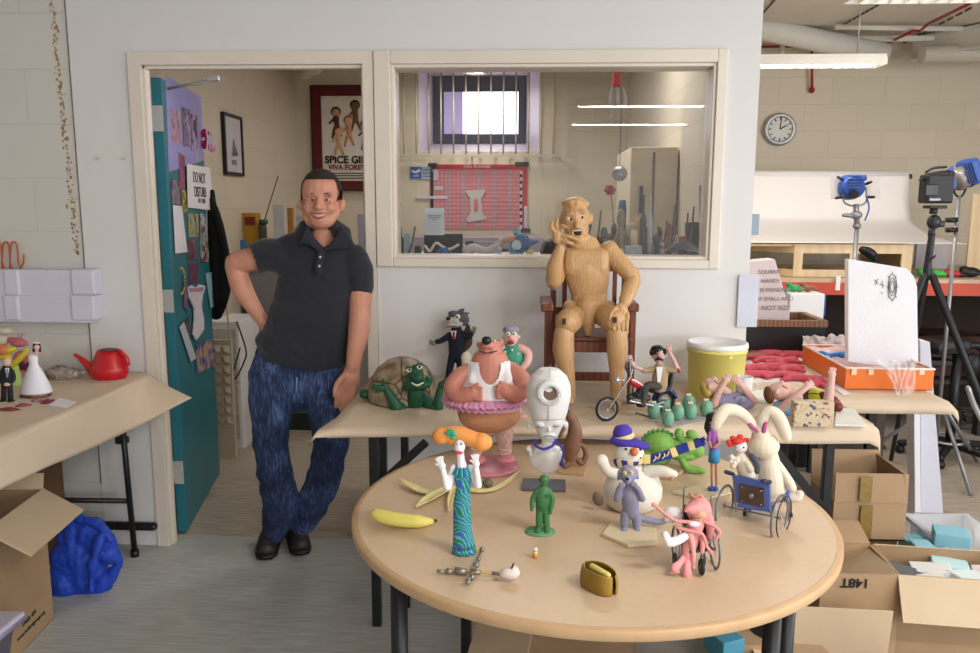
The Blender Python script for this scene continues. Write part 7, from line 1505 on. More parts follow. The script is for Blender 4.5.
m = MB(YP); skew4(m, 684, 712, 505, 536, 0, 18, 10, 2.5); m.build('backrest', M('dark_vinyl', '#2d2a33', .5), t); m = MB(YP); m.box((696, 546, 0), (27, 3.5, 24), rz=18, bev=1); m.build('seat', M('dark_vinyl'), t); m = MB(YP); m.ball((703, 560, -8), (3, 9, 4)); m.build('side_guard', M('dark_vinyl'), t)
t = thing('pink_hooded_figure', 'pink clay creature in a hood with thin limbs sitting in the grey wheelchair', 'puppet', onY(690, 552, YP))
m = MB(YP); m.ball((699, 510, 2), (13, 14, 11)); m.limb([(695, 508, -8), (688, 509.5, -13), (685.5, 511, -15)], [7.5, 4.5, 1.6], n=14); m.limb([(706, 512, 4), (710, 526, 4), (709, 538, 4)], [5.5, 5, 3]); m.build('hood', PKC, t, remesh=.7, smooth=2)
m = MB(YP); m.ball((699, 514, -9), (7, 5, 4)); m.limb([(693, 519, -9), (700, 519.5, -11), (706, 516, -9)], .9, n=6); m.build('face', M('face_tan', '#cf9f85', .5), t)
m = MB(YP); m.limb([(697, 522, -2), (692, 534, -4), (688, 548, -6), (686, 558, -9)], [8, 9, 8.5, 6], n=14); m.build('body', PKC, t); m = MB(YP); m.ball((694, 524, -9), (6, 3.4, 3)); m.build('bib', WHP, t)
m = MB(YP); m.ball((673, 514.5, 12), (10.5, 8.5, 8)); m.ball((668, 519, 10), (5, 4, 4)); m.build('bandage_bundle', WHP, t)
m = MB(YP); m.limb([(692, 522, -8), (676, 520.5, -12), (664, 513, -14), (655, 505.5, -14)], [1.9, 1.7, 1.6, 1.6], n=10); m.ball((653.8, 504.8, -14), (2.6, 2.2, 2)); m.build('arm', PKC, t)
m = MB(YP); m.limb([(703, 521, -6), (714, 526, -8), (719.5, 532, -8), (717, 537, -8)], [1.9, 1.7, 1.7, 1.8], n=10); m.ball((716, 538, -8), 2); m.build('arm', PKC, t)
m = MB(YP); m.limb([(676, 527, -12), (690, 531, -15), (702, 534, -15), (706, 545, -13), (710, 551, -12)], 1.8, n=10); m.ball((710.5, 552, -12), 2.4); m.build('tail', PKC, t)
m = MB(YP); m.limb([(686, 536, -10), (690, 534.5, -13), (693, 550, -14), (693.5, 564, -14)], [3, 3.6, 2.6, 2.4], n=12); m.ball((693.5, 567, -15), (2.4, 3, 2.4)); m.build('leg', PKL, t); m = MB(YP); m.limb([(700, 536, -8), (703, 540, -12), (702, 552, -12)], [3, 3, 2.2], n=12); m.build('leg', PKL, t)
m = MB(YP); m.limb([(686, 535.5, -12), (677, 540.5, -18), (669, 542.5, -22)], [4.2, 4.6, 4.8], n=14); m.limb([(668, 542, -22), (665, 535, -23)], [4.4, 4]); m.build('leg_cast', WHP, t)
for pts, tx in (([(686, 556, -10), (680, 563, -16), (675, 568, -20)], 675), ([(688, 558, -10), (687.5, 567, -18), (687.5, 574, -20)], 687.5)):
    m = MB(YP); m.limb(pts, [4.5, 3.8, 5], n=12, flat=.6)
    for k_ in range(4): m.ball((tx-4+k_*2.6, pts[-1][1]+4.2, -21), (1.4, 1.8, 1.6))
    m.build('foot', PKC, t, remesh=.6, smooth=2)
m = MB(YP); m.limb([(690, 494, 4), (694, 497, 2), (699, 494.5, 2), (702, 497, 3)], 1.9, n=8); m.build('hair_knot', M('tan_clay', '#b98a72', .6), t)
# dark board pieces left behind the hooded spot: a brown paddle
m = MB(base(596, 512).y); m.ball((598, 499, 0), (5.5, 8, 2), a=20); one('brown_paddle', m, M('brown_horn', '#6e5b50', .5), 'small brown paddle-shaped piece standing left of the snowman', 'clay piece')
# ---------- second table: red clay figures, orange tray ----------
REDC = M('red_clay', '#c0475a', .6, var=.06, vs=30, bump=.08); MARC = M('brown_red_clay', '#9c5c50', .6, var=.06, vs=30)
def P2(x, y, h=0): v = onZ(x, y, T2Z+.006+h); return v
c0 = P2(784, 376); t = thing('clay_figure', 'x', 'clay figure', c0, 'flat clay figures drying on the right-hand table')
m = MB()
for a_, b_, r_ in (((-.06, 0), (.05, 0), .026), ((.045, .0), (.075, .0), .020), ((-.05, .01), (-.09, .05), .014), ((-.05, -.01), (-.09, -.05), .014), ((.02, .02), (.01, .065), .012), ((.02, -.02), (.03, -.065), .012)):
    m.limb([c0+Vector((a_[0], a_[1], .013)), c0+Vector(((a_[0]+b_[0])/2, (a_[1]+b_[1])/2, .015)), c0+Vector((b_[0], b_[1], .012))], r_, n=12, flat=1)
for v in m.bm.verts: v.co.z = c0.z+max(.001, (v.co.z-c0.z)*.75)
m.build('body', REDC, t, remesh=.005, smooth=4)
spots = [((784, 377), 20, 'red clay figure in the front row, nearest the middle'), ((803, 381), -15, 'red clay figure lying in front of the orange tray corner'), ((776, 369), 5, 'red clay figure third back in the middle column'), ((772, 362), -8, 'red clay figure fourth back in the middle column'), ((770, 355.5), 10, 'red clay figure farther back in the middle column'), ((769, 350), -5, 'red clay figure at the back of the middle column'), ((790, 371), 25, 'red clay figure right of the middle column'), ((757, 377), 0, 'red clay figure at the left edge by the bucket, front one'), ((754, 370), 30, 'red clay figure at the left edge by the bucket, rear one'), ((789, 346), -10, 'rearmost red clay figure by the black crate'), ((796, 351), 15, 'red clay figure touching the tray, upper one'), ((798, 357), -20, 'red clay figure touching the tray, lower one'), ((818, 384), 60, 'rightmost red clay figure before the tray front'), ((786, 363), 40, 'red clay figure between the middle column and the tray')]
for i, (q, rz, lb) in enumerate(spots):
    o = t if i == 0 else dup(t, P2(*q), radians(rz)); o.location = P2(*q); o['label'] = lb
    if i: o.scale = (1+.1*sin(i*3), 1+.12*cos(i*5), 1.1)
t2 = dup(t, P2(758, 350), radians(12), label='brown-red clay figure at the back left, nearer one')
for ch in t2.children:
    ch.data = ch.data.copy(); ch.data.materials.clear(); ch.data.materials.append(MARC)
for q, rz, lb in (((757, 344.5), -12, 'brown-red clay figure at the back left, farthest one'), ((752, 358), 25, 'brown-red clay figure left of the middle column')): dup(t2, P2(*q), radians(rz), label=lb)
for i, (q, lb) in enumerate(((((748, 388), (812, 392), (828, 380), (770, 362), (750, 362)), 'white paper sheet under the front red clay figures'), (((770, 360), (806, 364), (792, 346), (766, 345)), 'white paper sheet under the rear red clay figures'), (((806, 366), (844, 396), (850, 394), (800, 354), (792, 354)), 'white paper strip between the clay figures and the tray'))):
    m = MB(); m.slab([P2(x, y).to_tuple()[:2] for x, y in q], T2Z+.0055+i*.0008, T2Z+.0065+i*.0008); one('paper_sheet', m, M('sheet_pinkish', '#e3dcdd', .6), lb, 'paper')
# orange tray
B_ = P2(844.7, 389.5); C_ = P2(932.5, 391); A_ = P2(802, 363.5); D_ = A_+(C_-B_); z0 = T2Z+.007; hT = onY(844.7, 368, B_.y).z-z0
ORP = M('orange_plastic', '#e0742a', .4, var=.03)
t = thing('tray', 'bright orange tray lined with clear plastic on the right-hand table', 'tray', (A_+C_)/2)
cor = [A_, B_, C_, D_]; th_ = .006
for i in range(4):
    p, q = cor[i], cor[(i+1) % 4]; n_ = Vector((-(q-p).y, (q-p).x, 0)).normalized()*th_
    if n_.dot((A_+C_)/2-p) < 0: n_ = -n_
    m = MB(); vs = [(p.x, p.y, z0), (q.x, q.y, z0), (q.x+n_.x, q.y+n_.y, z0), (p.x+n_.x, p.y+n_.y, z0)]; vs += [(v[0], v[1], z0+hT) for v in vs]
    m.add(vs, [(0, 1, 5, 4), (1, 2, 6, 5), (2, 3, 7, 6), (3, 0, 4, 7), (4, 5, 6, 7), (3, 2, 1, 0)], False); m.build('side', ORP, t)
    m = MB(); cy = p.lerp(q, .5); m.limb([Vector((p.x, p.y, z0+hT)), Vector((q.x, q.y, z0+hT))], .005, n=8); m.build('rim', M('rim_white', '#e6d9d0', .4), t)
m = MB(); m.slab([(v.x, v.y) for v in cor], z0, z0+.005); m.build('bottom', ORP, t)
for px_ in (854, 871, 922): a = onY(px_, 372, B_.y-.006); m = MB(); m.box(a, (.022, .026, .003)); m.build('tape_tab', M('tab_white', '#e8c7a6', .5), t)
def bagmat(name, a=.25): return M(name, '#eceaf0', .15, alpha=a, var=0, spec=.8, bump=.4, bs=30)
m = MB()
cen = (A_+C_)/2
def liner(u, v):
    p = A_.lerp(B_, u).lerp(D_.lerp(C_, u), v); e = min(u, 1-u, v, 1-v)*6; h = hT*.95 if e < .5 else hT*(.45+.25*noise.noise(Vector((u*6, v*6, 1)))); return Vector((p.x, p.y, z0+h+.012*noise.noise(Vector((u*9, v*9, 4)))))
m.grid(lambda u, v: liner(.03+.94*u, .03+.94*v), 36, 24); one('plastic_liner', m, bagmat('clear_liner', .45), 'crinkled clear plastic sheet lining the orange tray', 'plastic sheet')
m = MB(); c_ = onY(837, 356, (B_.y+A_.y)/2+.05); 
for a_, b_ in (((-.05, 0), (.04, .01)), ((.03, .01), (.075, .045)), ((.02, 0), (.085, -.02)), ((-.03, 0), (-.07, .02))): m.limb([c_+Vector((a_[0], a_[1], 0)), c_+Vector((b_[0], b_[1], .012))], .012, n=10)
one('blue_clay_figure', m, M('blue_clay', '#2f7fd0', .5), 'bright blue clay figure lying on the plastic in the orange tray', 'clay figure', remesh=.004, smooth=2)
m = MB(); Yw = A_.y-.02+.25; 
def bub(u, v): x = 803+u*58; return onY(x, 350-14*sin(pi*min(1, v*1.2))*(1+.3*noise.noise(Vector((u*7, 1, 1)))), A_.y+.22-.1*v)+Vector((.01*noise.noise(Vector((u*14, v*9, 0))), .02*noise.noise(Vector((u*12, v*9, 5))), .014*noise.noise(Vector((u*16, v*8, 7)))))
m.grid(bub, 40, 18); one('bubble_wrap', m, M('bubble_wrap', '#e6dcdc', .3, alpha=.75, var=.05, bump=1, bs=130), 'crumpled bubble wrap behind the orange tray', 'bubble wrap')
m = MB(); Yh = C_.y-.05
def hang(u, v):
    x = 874+u*48-(v*(1-u)*-18)+4*sin(v*3+u*4); w_ = 1-.35*v; x = 898+(x-898)*w_; y = 360+v*42*(1-.5*abs(u-.45)); return onY(x, y, Yh-.03*sin(v*2.4)+.02*noise.noise(Vector((u*9, v*5, 2))))
m.grid(hang, 30, 24); one('plastic_bag', m, bagmat('clear_bag', .33), 'clear plastic bag hanging over the front of the orange tray', 'plastic bag')
# black crate with a wooden rim, foam block, white box
zc = T2Z+.006
def wb2(r, Y, dep, name, mat, label, cat, base=None, bev=.002, **k):
    a = onY(r[0], r[3], Y); b = onY(r[2], r[1], Y); m = MB(); wbox(a.x, b.x, Y, Y+dep, base if base is not None else a.z, b.z, m, bev); return one(name, m, mat, label, cat, **k)
Yc = 4.3
t = thing('crate', 'low black crate with a wooden rim behind the red clay figures', 'crate', onY(788, 345, Yc)); a = onY(742, 344, Yc); b = onY(826, 327, Yc); a.x = 1.0
m = MB(); wbox(a.x, b.x, Yc, Yc+.34, zc, b.z, m); m.build('body', BLACK, t); m = MB(); zt = onY(780, 318, Yc).z
for q in ((a.x, b.x, Yc-.01, Yc+.02), (a.x, b.x, Yc+.33, Yc+.36), (b.x-.03, b.x+.01, Yc, Yc+.36)): wbox(q[0], q[1], q[2], q[3], b.z, zt-.012, m)
m.build('rim', woodmat('rim_wood', '#6b4a30', '#8f6a48', 14), t)
ztop = zt-.012
m = MB(4.36); m.prism([(744, 262), (775, 259), (790, 311), (789.5, 322), (746, 324)], 0, 22, 1); t = thing('foam_block', 'white foam block with faint handwriting standing in the black crate', 'foam block', onY(768, 322, 4.36)); m.build('block', M('pinkish_foam', '#d8ccd0', .7, bump=.1), t)
for k_, s_ in enumerate(('SQUBAR', 'HANDS', 'THE MANDREL', 'OF SMALL AND', 'NOT SIZE')): text(s_, .03 if k_ < 4 else .036, M('pencil_grey', '#77737c'), 'handwriting', t, onY(769+k_*1.7, 272+k_*9, 4.35), (1, 0, .02), (0, 0, 1))
t = thing('lid_box', 'white box with a blue side behind the foam block, clay puppets on top', 'box', onY(808, 318, 4.75)); a = onY(789, 316, 4.75); b = onY(825, 294, 4.75)
m = MB(); wbox(a.x, b.x, 4.75, 5.0, a.z-.02, b.z, m, .003); m.build('box', WHITE, t); m = MB(); wbox(b.x, b.x+.012, 4.76, 4.99, a.z, b.z-.005, m); m.build('blue_side', M('box_blue', '#2a4f9e', .4), t); zb = b.z
t = thing('box_stand', 'dark support under the white lid box', 'stand', (a.x+.1, 4.85, 0)); m = MB(); wbox(a.x+.02, b.x-.02, 4.78, 4.98, 0, a.z-.02, m); m.build('post', BLACK, t)
for nm, x, col, lb in (('green_clay_puppet', 794, '#2f8f58', 'green clay puppet lying on the white lid box'), ('brown_clay_puppet', 808, '#84503c', 'brown clay puppet lying on the white lid box')):
    m = MB(4.85); y = 290; m.ball((x, y, 0), (6, 3.6, 5)); m.ball((x-5, y-3, 0), (3, 3, 3)); m.limb([(x+3, y, 0), (x+8, y+1.5, -2)], 2.2); m.limb([(x-4, y+1, -2), (x-9, y+3, -3)], 1.6)
    o = one(nm, m, M(nm, col, .5), lb, 'clay figure', remesh=.7); o.location.z = zb
# wall-end items
t = thing('switch_box', 'pale blue-grey switch box on the right edge of the white wall', 'switch box', onY(753, 235, WY)); a = onY(750, 235, WY); m = MB(); wbox(.966, 1.0, WY+.01, WY+.07, a.z, onY(753, 214, WY).z, m, .004); m.build('box', M('pale_blue_plastic', '#93a3b8', .4), t)
t = thing('wall_sheet', 'pale lilac sheet of card fixed at the right edge of the white wall', 'card', onY(750, 327, 3.44)); a = onY(737, 327, 3.44); b = onY(760, 275, 3.44); m = MB(); wbox(a.x, b.x, 3.445, 3.449, a.z, b.z, m); m.build('card', M('pale_lilac_card', '#cdd1e2', .6), t)
# ---------- studio ----------
PAPW = M('backdrop_paper', '#ece6e2', .6, var=.01); YS_ = 6.4
t = thing('backdrop_roll', 'wide white paper backdrop curving down onto the low plywood stand', 'backdrop', onY(835, 245, 5.7))
p0 = onY(690, 176, YS_); p1 = onY(908, 176, YS_); z0_ = p0.z; zt0 = onY(840, 244, 5.55).z
m = MB()
def bdp(u, v):
    x = p0.x+(p1.x-p0.x)*u; w_ = v
    if w_ < .7: y = YS_-.02-.05*(w_/.7)**2; z = z0_-(z0_-zt0-.16)*(w_/.7)
    else: q = (w_-.7)/.3; y = YS_-.07-.75*q**1.3; z = zt0+.16*max(0, 1-q)**1.8
    return Vector((x+.10*(w_**3)*(u-.4), y, z+.004))
m.grid(bdp, 30, 40, thick=.002); m.build('paper', PAPW, t); m = MB(); m.cyl((p0.x, YS_+.03, z0_), (p1.x, YS_+.03, z0_), .045, n=24); m.build('roll', PAPW, t); m = MB(); m.cyl((p1.x, YS_+.03, z0_), (p1.x+.04, YS_+.03, z0_), .018); m.build('core', M('core_brown', '#4b3526'), t)
PLY = woodmat('plywood', '#d0b68f', '#d8c09a', 4, .6, (1, 1, .5))
Yp = 5.6; zb_ = onY(840, 277, Yp).z; zt_ = zt0-.004; x0 = onY(794, 260, Yp).x; x1 = onY(912, 260, Yp).x
t = thing('plywood_stand', 'low plywood stand with rectangular openings under the backdrop', 'stand', ((x0+x1)/2, Yp, zb_))
m = MB(); hh = zt_-zb_
for q in ((x0, x1, zt_-hh*.28, zt_), (x0, x1, zb_, zb_+hh*.22), (x0, x0+.06, zb_+hh*.22, zt_-hh*.28), ((x0+x1)/2-.02, (x0+x1)/2+.03, zb_+hh*.22, zt_-hh*.28), (x1-.07, x1, zb_+hh*.22, zt_-hh*.28)): wbox(q[0], q[1], Yp, Yp+.02, q[2], q[3], m)
m.build('front_panel', PLY, t); m = MB(); wbox(x0-.3, x1, Yp+.02, Yp+.8, zt_-.018, zt_, m); m.build('top', PLY, t)
m = MB(); s_ = [Vector((x0, Yp, 0)), Vector((x0-.24, Yp+.35, 0))]
for za, zb2 in ((zt_-hh*.28, zt_), (zb_, zb_+hh*.22)): m.slab([(s_[0].x, s_[0].y), (s_[1].x, s_[1].y), (s_[1].x, s_[1].y+.03), (s_[0].x, s_[0].y+.03)], za, zb2)
m.build('side_panel', PLY, t); m = MB(); wbox(x1-.02, x1, Yp+.02, Yp+.8, zb_, zt_-.02, m); m.build('side_panel', PLY, t)
ORB = M('orange_beam', '#c2472a', .45, var=.05); wt = zb_-.004; hb_ = wt-onY(840, 291, 5.5).z
t = thing('long_workbench', 'long studio workbench with an orange-red steel beam along its front', 'workbench', (3.0, 6.0, 0)); m = MB(); wbox(1.3, 4.6, 5.5, 6.9, wt-.025, wt, m); m.build('worktop', M('bench_top', '#c3ad90', .5), t)
m = MB(); wbox(1.3, 4.6, 5.48, 5.54, wt-.025-hb_, wt-.025, m); m.build('beam', ORB, t)
for x in (1.5, 2.35, 3.2, 4.3): m = MB(); wbox(x, x+.07, 5.55, 5.62, 0, wt-.03, m); m.build('leg', M('bench_leg', '#2a2624', .6), t)
for x in (866, 838): a = onY(x, 283, 5.478); m = MB(); m.box(a, (.03, .10, .004)); m.build('white_tag', WHITE, t)
m = MB(); wbox(1.4, 4.5, 6.3, 6.34, .02, wt-.1, m); m.build('dark_back_board', M('dark_brown_back', '#3a2c26', .8), t); m = MB(); wbox(1.5, 4.5, 5.65, 6.3, .35, .38, m); m.build('lower_shelf', M('bench_leg'), t)
for i, (x, w_, h_, c_, lb) in enumerate(((2.9, .4, .3, '#4a2a24', 'dark red-brown box on the lower shelf of the studio workbench'), (3.45, .5, .26, '#2e2b2a', 'black box on the lower shelf of the studio workbench'), (1.9, .4, .22, '#54443a', 'brown box on the lower shelf at the left of the studio workbench'))):
    m = MB(); wbox(x, x+w_, 5.75, 6.15, .385, .385+h_, m, .01); one('storage_box', m, M('stor%d' % i, c_, .7), lb, 'box')
for i, (x, y, w_, h_, c_, lb) in enumerate(((925, 268, 7, 4, '#3fae4c', 'bright green clay lump on the studio workbench, left of the tripod'), (939, 270, 7, 3.4, '#45b552', 'bright green clay lump right beside the camera tripod'), (952, 271, 8, 3.6, '#b8323a', 'red tool on the studio workbench'), (970, 269, 10, 5, '#1f1f22', 'black camera accessory on the studio workbench'), (961, 274, 5, 2.5, '#2a2a2d', 'small black lens cap on the studio workbench'))):
    m = MB(5.7); m.ball((x, y, 0), (w_, h_, 6)); m.ball((x-w_*.5, y-h_*.5, 0), (w_*.5, h_*.7, 4)); m.ball((x+w_*.6, y+h_*.2, -3), (w_*.5, h_*.6, 4)); o = one('workbench_item', m, M('wbi%d' % i, c_, .4), lb, 'studio item'); o.location.z = wt
wb2((915, 240, 950, 268), 6.5, .04, 'white_board', M('grey_white', '#c9c6cc', .5), 'grey-white board leaning behind the camera tripod', 'board', base=wt)
m = MB(); a = onY(966, 272, 5.9); b = onY(1010, 194, 5.9); wbox(a.x, b.x, 5.9, 5.92, wt, b.z, m); one('plywood_sheet', m, PLY, 'plywood sheet standing at the right edge of the view', 'plywood')
# lamps, camera, stands
BLU = M('lamp_blue', '#2a4f9c', .4, var=.05); GRM = M('grey_stand', '#8d8c90', .35, metal=.5)
def lampstand(t, px_, y0, Y, r=1.6):
    m = MB(Y); b = m.P((px_, y0, 0)); s_ = m.m; m.bm.free(); m = MB(); m.cyl((b.x, b.y, .05), (b.x, b.y, b.z), r*s_*.8, n=14); m.build('pole', GRM, t)
    for k_ in range(3): a = k_*2.1+.5; m = MB(); m.cyl((b.x, b.y, .45), (b.x+.42*cos(a), b.y+.42*sin(a), .01), .012, n=8); m.build('leg', GRM, t)
    return b
YL1 = 5.0; t = thing('studio_lamp', 'blue spotlight with barn doors on a grey stand before the white backdrop', 'studio lamp', (onY(856, 200, YL1).x, YL1, 0)); lampstand(t, 857, 226, YL1, 2.6)
m = MB(YL1); m.lathe((855, 187, -5), [(0, 0), (9, 0), (11, 3), (12, 9), (12, 19), (10, 22), (0, 22)], n=20, rx=-90); m.box((855, 178, 6), (18, 6, 14), bev=2); m.build('lamp_housing', BLU, t)
for k_ in range(5): m = MB(YL1); m.box((855, 176.5+k_*3, -5.3), (15-abs(k_-2)*1.5, .9, 1.2)); m.build('cooling_fin', M('lamp_blue_dark', '#1c3672'), t)
m = MB(YL1); m.cyl((854, 194, -9), (854, 194, -5), 4.2); m.build('socket', BLACK, t)
for x0, x1 in ((831, 843), (867, 880)): m = MB(YL1); m.prism([(x0, 177), (x1, 178), (x1, 199), (x0, 199)], 6, 7); m.build('barn_door', M('diffuser', '#e2dcd8', .5, alpha=.7), t)
for q in ((838, 177, 843, 180), (836, 198, 843, 197), (867, 197, 874, 197), (866, 184, 871, 182)): m = MB(YL1); m.limb([(q[0], q[1], 2), (q[2], q[3], 0)], 1.3, n=8); m.build('clip', BLACK, t)
m = MB(YL1); m.limb([(844, 190, 0), (844, 202, 0), (855, 206, 0), (866, 202, 0), (866, 188, 0)], .9, n=8); m.build('yoke', GRM, t)
m = MB(YL1); m.cyl((856, 204, 0), (857, 228, 0), 2.6); m.ball((856, 215, -2), (6, 4, 4)); m.limb([(852, 216, -3), (844, 215, -5)], 2); m.ball((857, 226, 0), (4, 3, 4)); m.build('clamp', GRM, t); m = MB(YL1); m.limb([(866, 195, 0), (869, 208, -3), (865, 220, 0)], .7, n=6); m.build('cable', BLU, t)
YL2 = 4.75; t = thing('studio_lamp', 'tilted blue and grey spotlight on a tall silver stand at the right edge', 'studio lamp', (onY(960, 200, YL2).x, YL2, 0)); lampstand(t, 959, 196, YL2, 2.2)
m = MB(YL2); m.lathe((954, 181, 0), [(0, 0), (9.5, 0), (11, 3), (11, 18), (0, 18)], n=20, a=-68); m.build('lamp_housing', M('lamp_grey', '#8f8a86', .4, metal=.4), t); m = MB(YL2); m.box((970, 172, 0), (13, 24, 22), a=22, bev=3); m.build('rear_cover', BLU, t)
for k_ in range(4): m = MB(YL2); m.box((967+k_*2.4, 174-k_*.8, -11.6), (1, 19, 1.2), a=22); m.build('cooling_fin', M('lamp_blue_dark'), t)
m = MB(YL2); m.prism([(945, 172), (953, 166), (957, 186), (950, 192)], -11, -9); m.build('front_ring', BLU, t)
m = MB(YL2); m.limb([(952, 186, 3), (956, 195, 0), (962, 196, 0), (968, 184, 3)], 1, n=8); m.build('yoke', BLACK, t); m = MB(YL2); m.limb([(972, 170, -4), (977, 178, -8), (972, 186, -6), (965, 186, -2)], .8, n=8); m.build('cable', BLACK, t)
for y in (220, 230): m = MB(YL2); m.cyl((946, y, -2), (957, y, -2), 2.4); m.build('handle', BLACK, t)
YC2 = 4.5; t = thing('camera_on_tripod', 'black film camera mounted on a black tripod in the studio', 'camera', (onY(935, 200, YC2).x, YC2, 0)); BLK2 = M('camera_black', '#1b1b1f', .45)
m = MB(YC2); m.box((936, 189, 0), (25, 27, 18), bev=2); m.box((936, 176, 0), (17, 8, 12), bev=2, a=10); m.box((946, 178, 2), (8, 14, 14), bev=2, a=-20); m.build('camera_body', BLK2, t)
m = MB(YC2); m.box((932, 190, -9.5), (12, 10, 1.5), bev=.5); m.build('screen', M('screen_dark', '#0c0d12', .15), t); m = MB(YC2); m.box((935, 199.5, -9.6), (10, 2, .5)); m.build('label', GRM, t)
m = MB(YC2); m.limb([(926, 172, 0), (934, 168, 0), (946, 167, 0)], 1.2, n=8); m.limb([(925, 179, -2), (920, 180, -3)], 1.3, n=8); m.build('top_handle', BLK2, t)
m = MB(YC2); m.box((935, 207, 0), (17, 3, 14), bev=1); m.cyl((934, 208, 0), (933, 214, 0), 3.5); m.ball((934, 222, 0), (6.5, 7, 6)); m.box((941, 224, -3), (6, 6, 6), bev=1.5); m.cyl((932, 228, 0), (931, 236, 0), 3); m.build('tripod_head', M('tripod_dark', '#2c2c31', .4), t)
m = MB(YC2); m.limb([(932, 234, 0), (928, 262, 0), (927, 276, 0)], [3, 3.2, 4.5], n=12); m.limb([(928, 262, -2), (935, 256, -4)], 1, n=8); m.build('centre_column', BLK2, t)
bb = onY(927, 276, YC2)
for i, (dx, dy) in enumerate(((-.42, -.12), (.42, -.38), (.1, .45))):
    m = MB(); p_ = bb+Vector((dx*.05, dy*.05, 0)); q_ = Vector((bb.x+dx, bb.y+dy, .01)); m.limb([p_, p_.lerp(q_, .55)], .02, n=10); m.limb([p_.lerp(q_, .5), q_], .013, n=10); m.build('leg', BLK2, t)
# office chair
t = thing('swivel_chair', 'black swivel chair standing beyond the right-hand table', 'chair', onZ(948, 460, 0)); Yo = onZ(948, 455, 0).y; ob = onZ(948, 458, 0)
m = MB(Yo); m.box((941, 345, 0), (40, 14, 40), bev=6, rz=15); m.build('seat', M('black_leather', '#222226', .35), t); m = MB(); zz = onY(941, 352, Yo).z; m.cyl((ob.x, ob.y, .1), (ob.x, ob.y, zz), .028); m.build('gas_column', BLACK, t)
m = MB(Yo); m.box((936, 362, 0), (26, 7, 20), bev=2); m.limb([(926, 362, -5), (916, 360, -8)], 1.2, n=8); m.build('mechanism', BLACK, t)
m = MB(); m.torus((ob.x-.03, ob.y, .13), .13, .008, (0, 0, 1)); m.build('foot_ring', STEEL, t)
for k_ in range(5): a = k_*2*pi/5+.3; m = MB(); e_ = Vector((ob.x+.28*cos(a), ob.y+.28*sin(a), .07)); m.limb([Vector((ob.x, ob.y, .10)), e_], [.03, .022], n=8); l_ = m.build('base_arm', BLACK, t); m = MB(); m.cyl(e_+Vector((-.02, 0, -.042)), e_+Vector((.02, 0, -.042)), .026); m.build('caster', BLACK, l_)
m = MB(Yo+.25); m.limb([(950, 342, 4), (962, 352, 4), (965, 370, 4)], 3, n=8); m.limb([(958, 350, 8), (975, 345, 8), (985, 352, 8)], 3.5, n=8); m.ball((972, 365, 6), (9, 12, 8)); m.limb([(968, 372, 4), (976, 400, 0), (984, 430, 0)], 2.4, n=8); one('chair_arm_assembly', m, M('camera_black'), 'black armrest and bracket parts behind the swivel chair seat', 'chair part')
m = MB(4.4); m.limb([(968, 388, 0), (974, 405, 0), (984, 424, 0)], 2.6, n=10); one('stand_leg', m, STEEL, 'silver lamp stand leg slanting out of view at the right edge', 'stand leg')
m = MB()
for i in range(5):
    c_ = onZ(965+i*4, 425-i*3, .01); m.limb([c_+Vector((.12*cos(a/2+i)*(1+.2*sin(a+i)), .10*sin(a/2+i*2), .004*i)) for a in range(14)], .006, n=6)
one('cable_tangle', m, M('cable_grey', '#56524c', .5), 'tangle of dark cables on the studio floor at the right edge', 'cables')
m = MB(5.1); m.ball((869, 253, 0), (9, 5, 7), a=-30); m.limb([(863, 250, 0), (874, 258, 0)], 4); one('headphones', m, BLACK, 'round black object lying on the plywood stand behind the lamp pole', 'studio item')
# clock
yc = 7.09; c_ = onY(779, 129.5, yc); r_ = .128; t = thing('wall_clock', 'round silver-rimmed wall clock high on the studio back wall', 'clock', c_)
m = MB(); m.cyl(c_, c_+Vector((0, -.03, 0)), r_*.9, n=40); m.build('face', M('clock_face', '#dcd9d0', .4), t); m = MB(); m.torus(c_+Vector((0, -.02, 0)), r_*.92, .022, (0, 1, 0), n=48, k=10); m.build('rim', STEEL, t)
for k_ in range(12): a = k_*pi/6; m = MB(); m.box(c_+Vector((r_*.68*sin(a), -.032, r_*.68*cos(a))), (.008, .022, .002), a=-math.degrees(a)); m.build('hour_mark', INK, t)
for a, l_, w_, nm in ((60, .065, .009, 'hour_hand'), (4, .10, .007, 'minute_hand')): ar = radians(a); m = MB(); m.box(c_+Vector((l_/2*sin(ar), -.034, l_/2*cos(ar))), (w_, l_, .002), a=-a); m.build(nm, INK, t)
# ---------- left table ----------
def Bz(x, y): return onZ(x, y, LZ)
LZs = LZ+.006
REDP = M('red_plastic', '#c01622', .3, var=.03, spec=.5)
Yc = min(Bz(108, 380).y+.02, 3.3); t = thing('watering_can', 'small red plastic watering can with a long spout on the left table', 'watering can', (Bz(108, 380).x, Yc, LZ))
m = MB(Yc); m.lathe((110, 380.5, 0), [(0, 0), (14.5, 0), (17.5, 5), (19.5, 11), (18, 15), (13, 27), (10.5, 32), (9.5, 32), (11.5, 26)], n=36, sy=.8, caps=False); m.build('body', REDP, t)
m = MB(Yc); m.limb([(95, 372, 0), (88, 365, 0), (80, 358, 0), (75, 355, 0)], [6.5, 4, 2.4, 1.6], n=14); m.build('spout', REDP, t); m = MB(Yc); m.limb([(120, 351, 0), (126, 358, 0), (128, 364, 0)], [2.2, 2.6, 2.2], n=12); m.build('handle', REDP, t)
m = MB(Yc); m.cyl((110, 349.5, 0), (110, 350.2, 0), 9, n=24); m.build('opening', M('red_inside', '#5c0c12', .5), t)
Yk = 3.28; m = MB(Yk); m.limb([(48, 375, 0), (60, 374, 0), (72, 374, 0), (84, 373, 0)], [5, 8, 7.5, 3], n=16); m.ball((60, 373, 0), (14, 8.5, 10)); one('bark_piece', m, photo_mat('bark', ['#8b8078', '#a79c92', '#6a5f58', '#b9b0a6'], 14), 'pale grey rough bark-like piece behind the bride figurine', 'bark', remesh=1, smooth=2, disp=lambda p: .003*noise.noise(p*70))
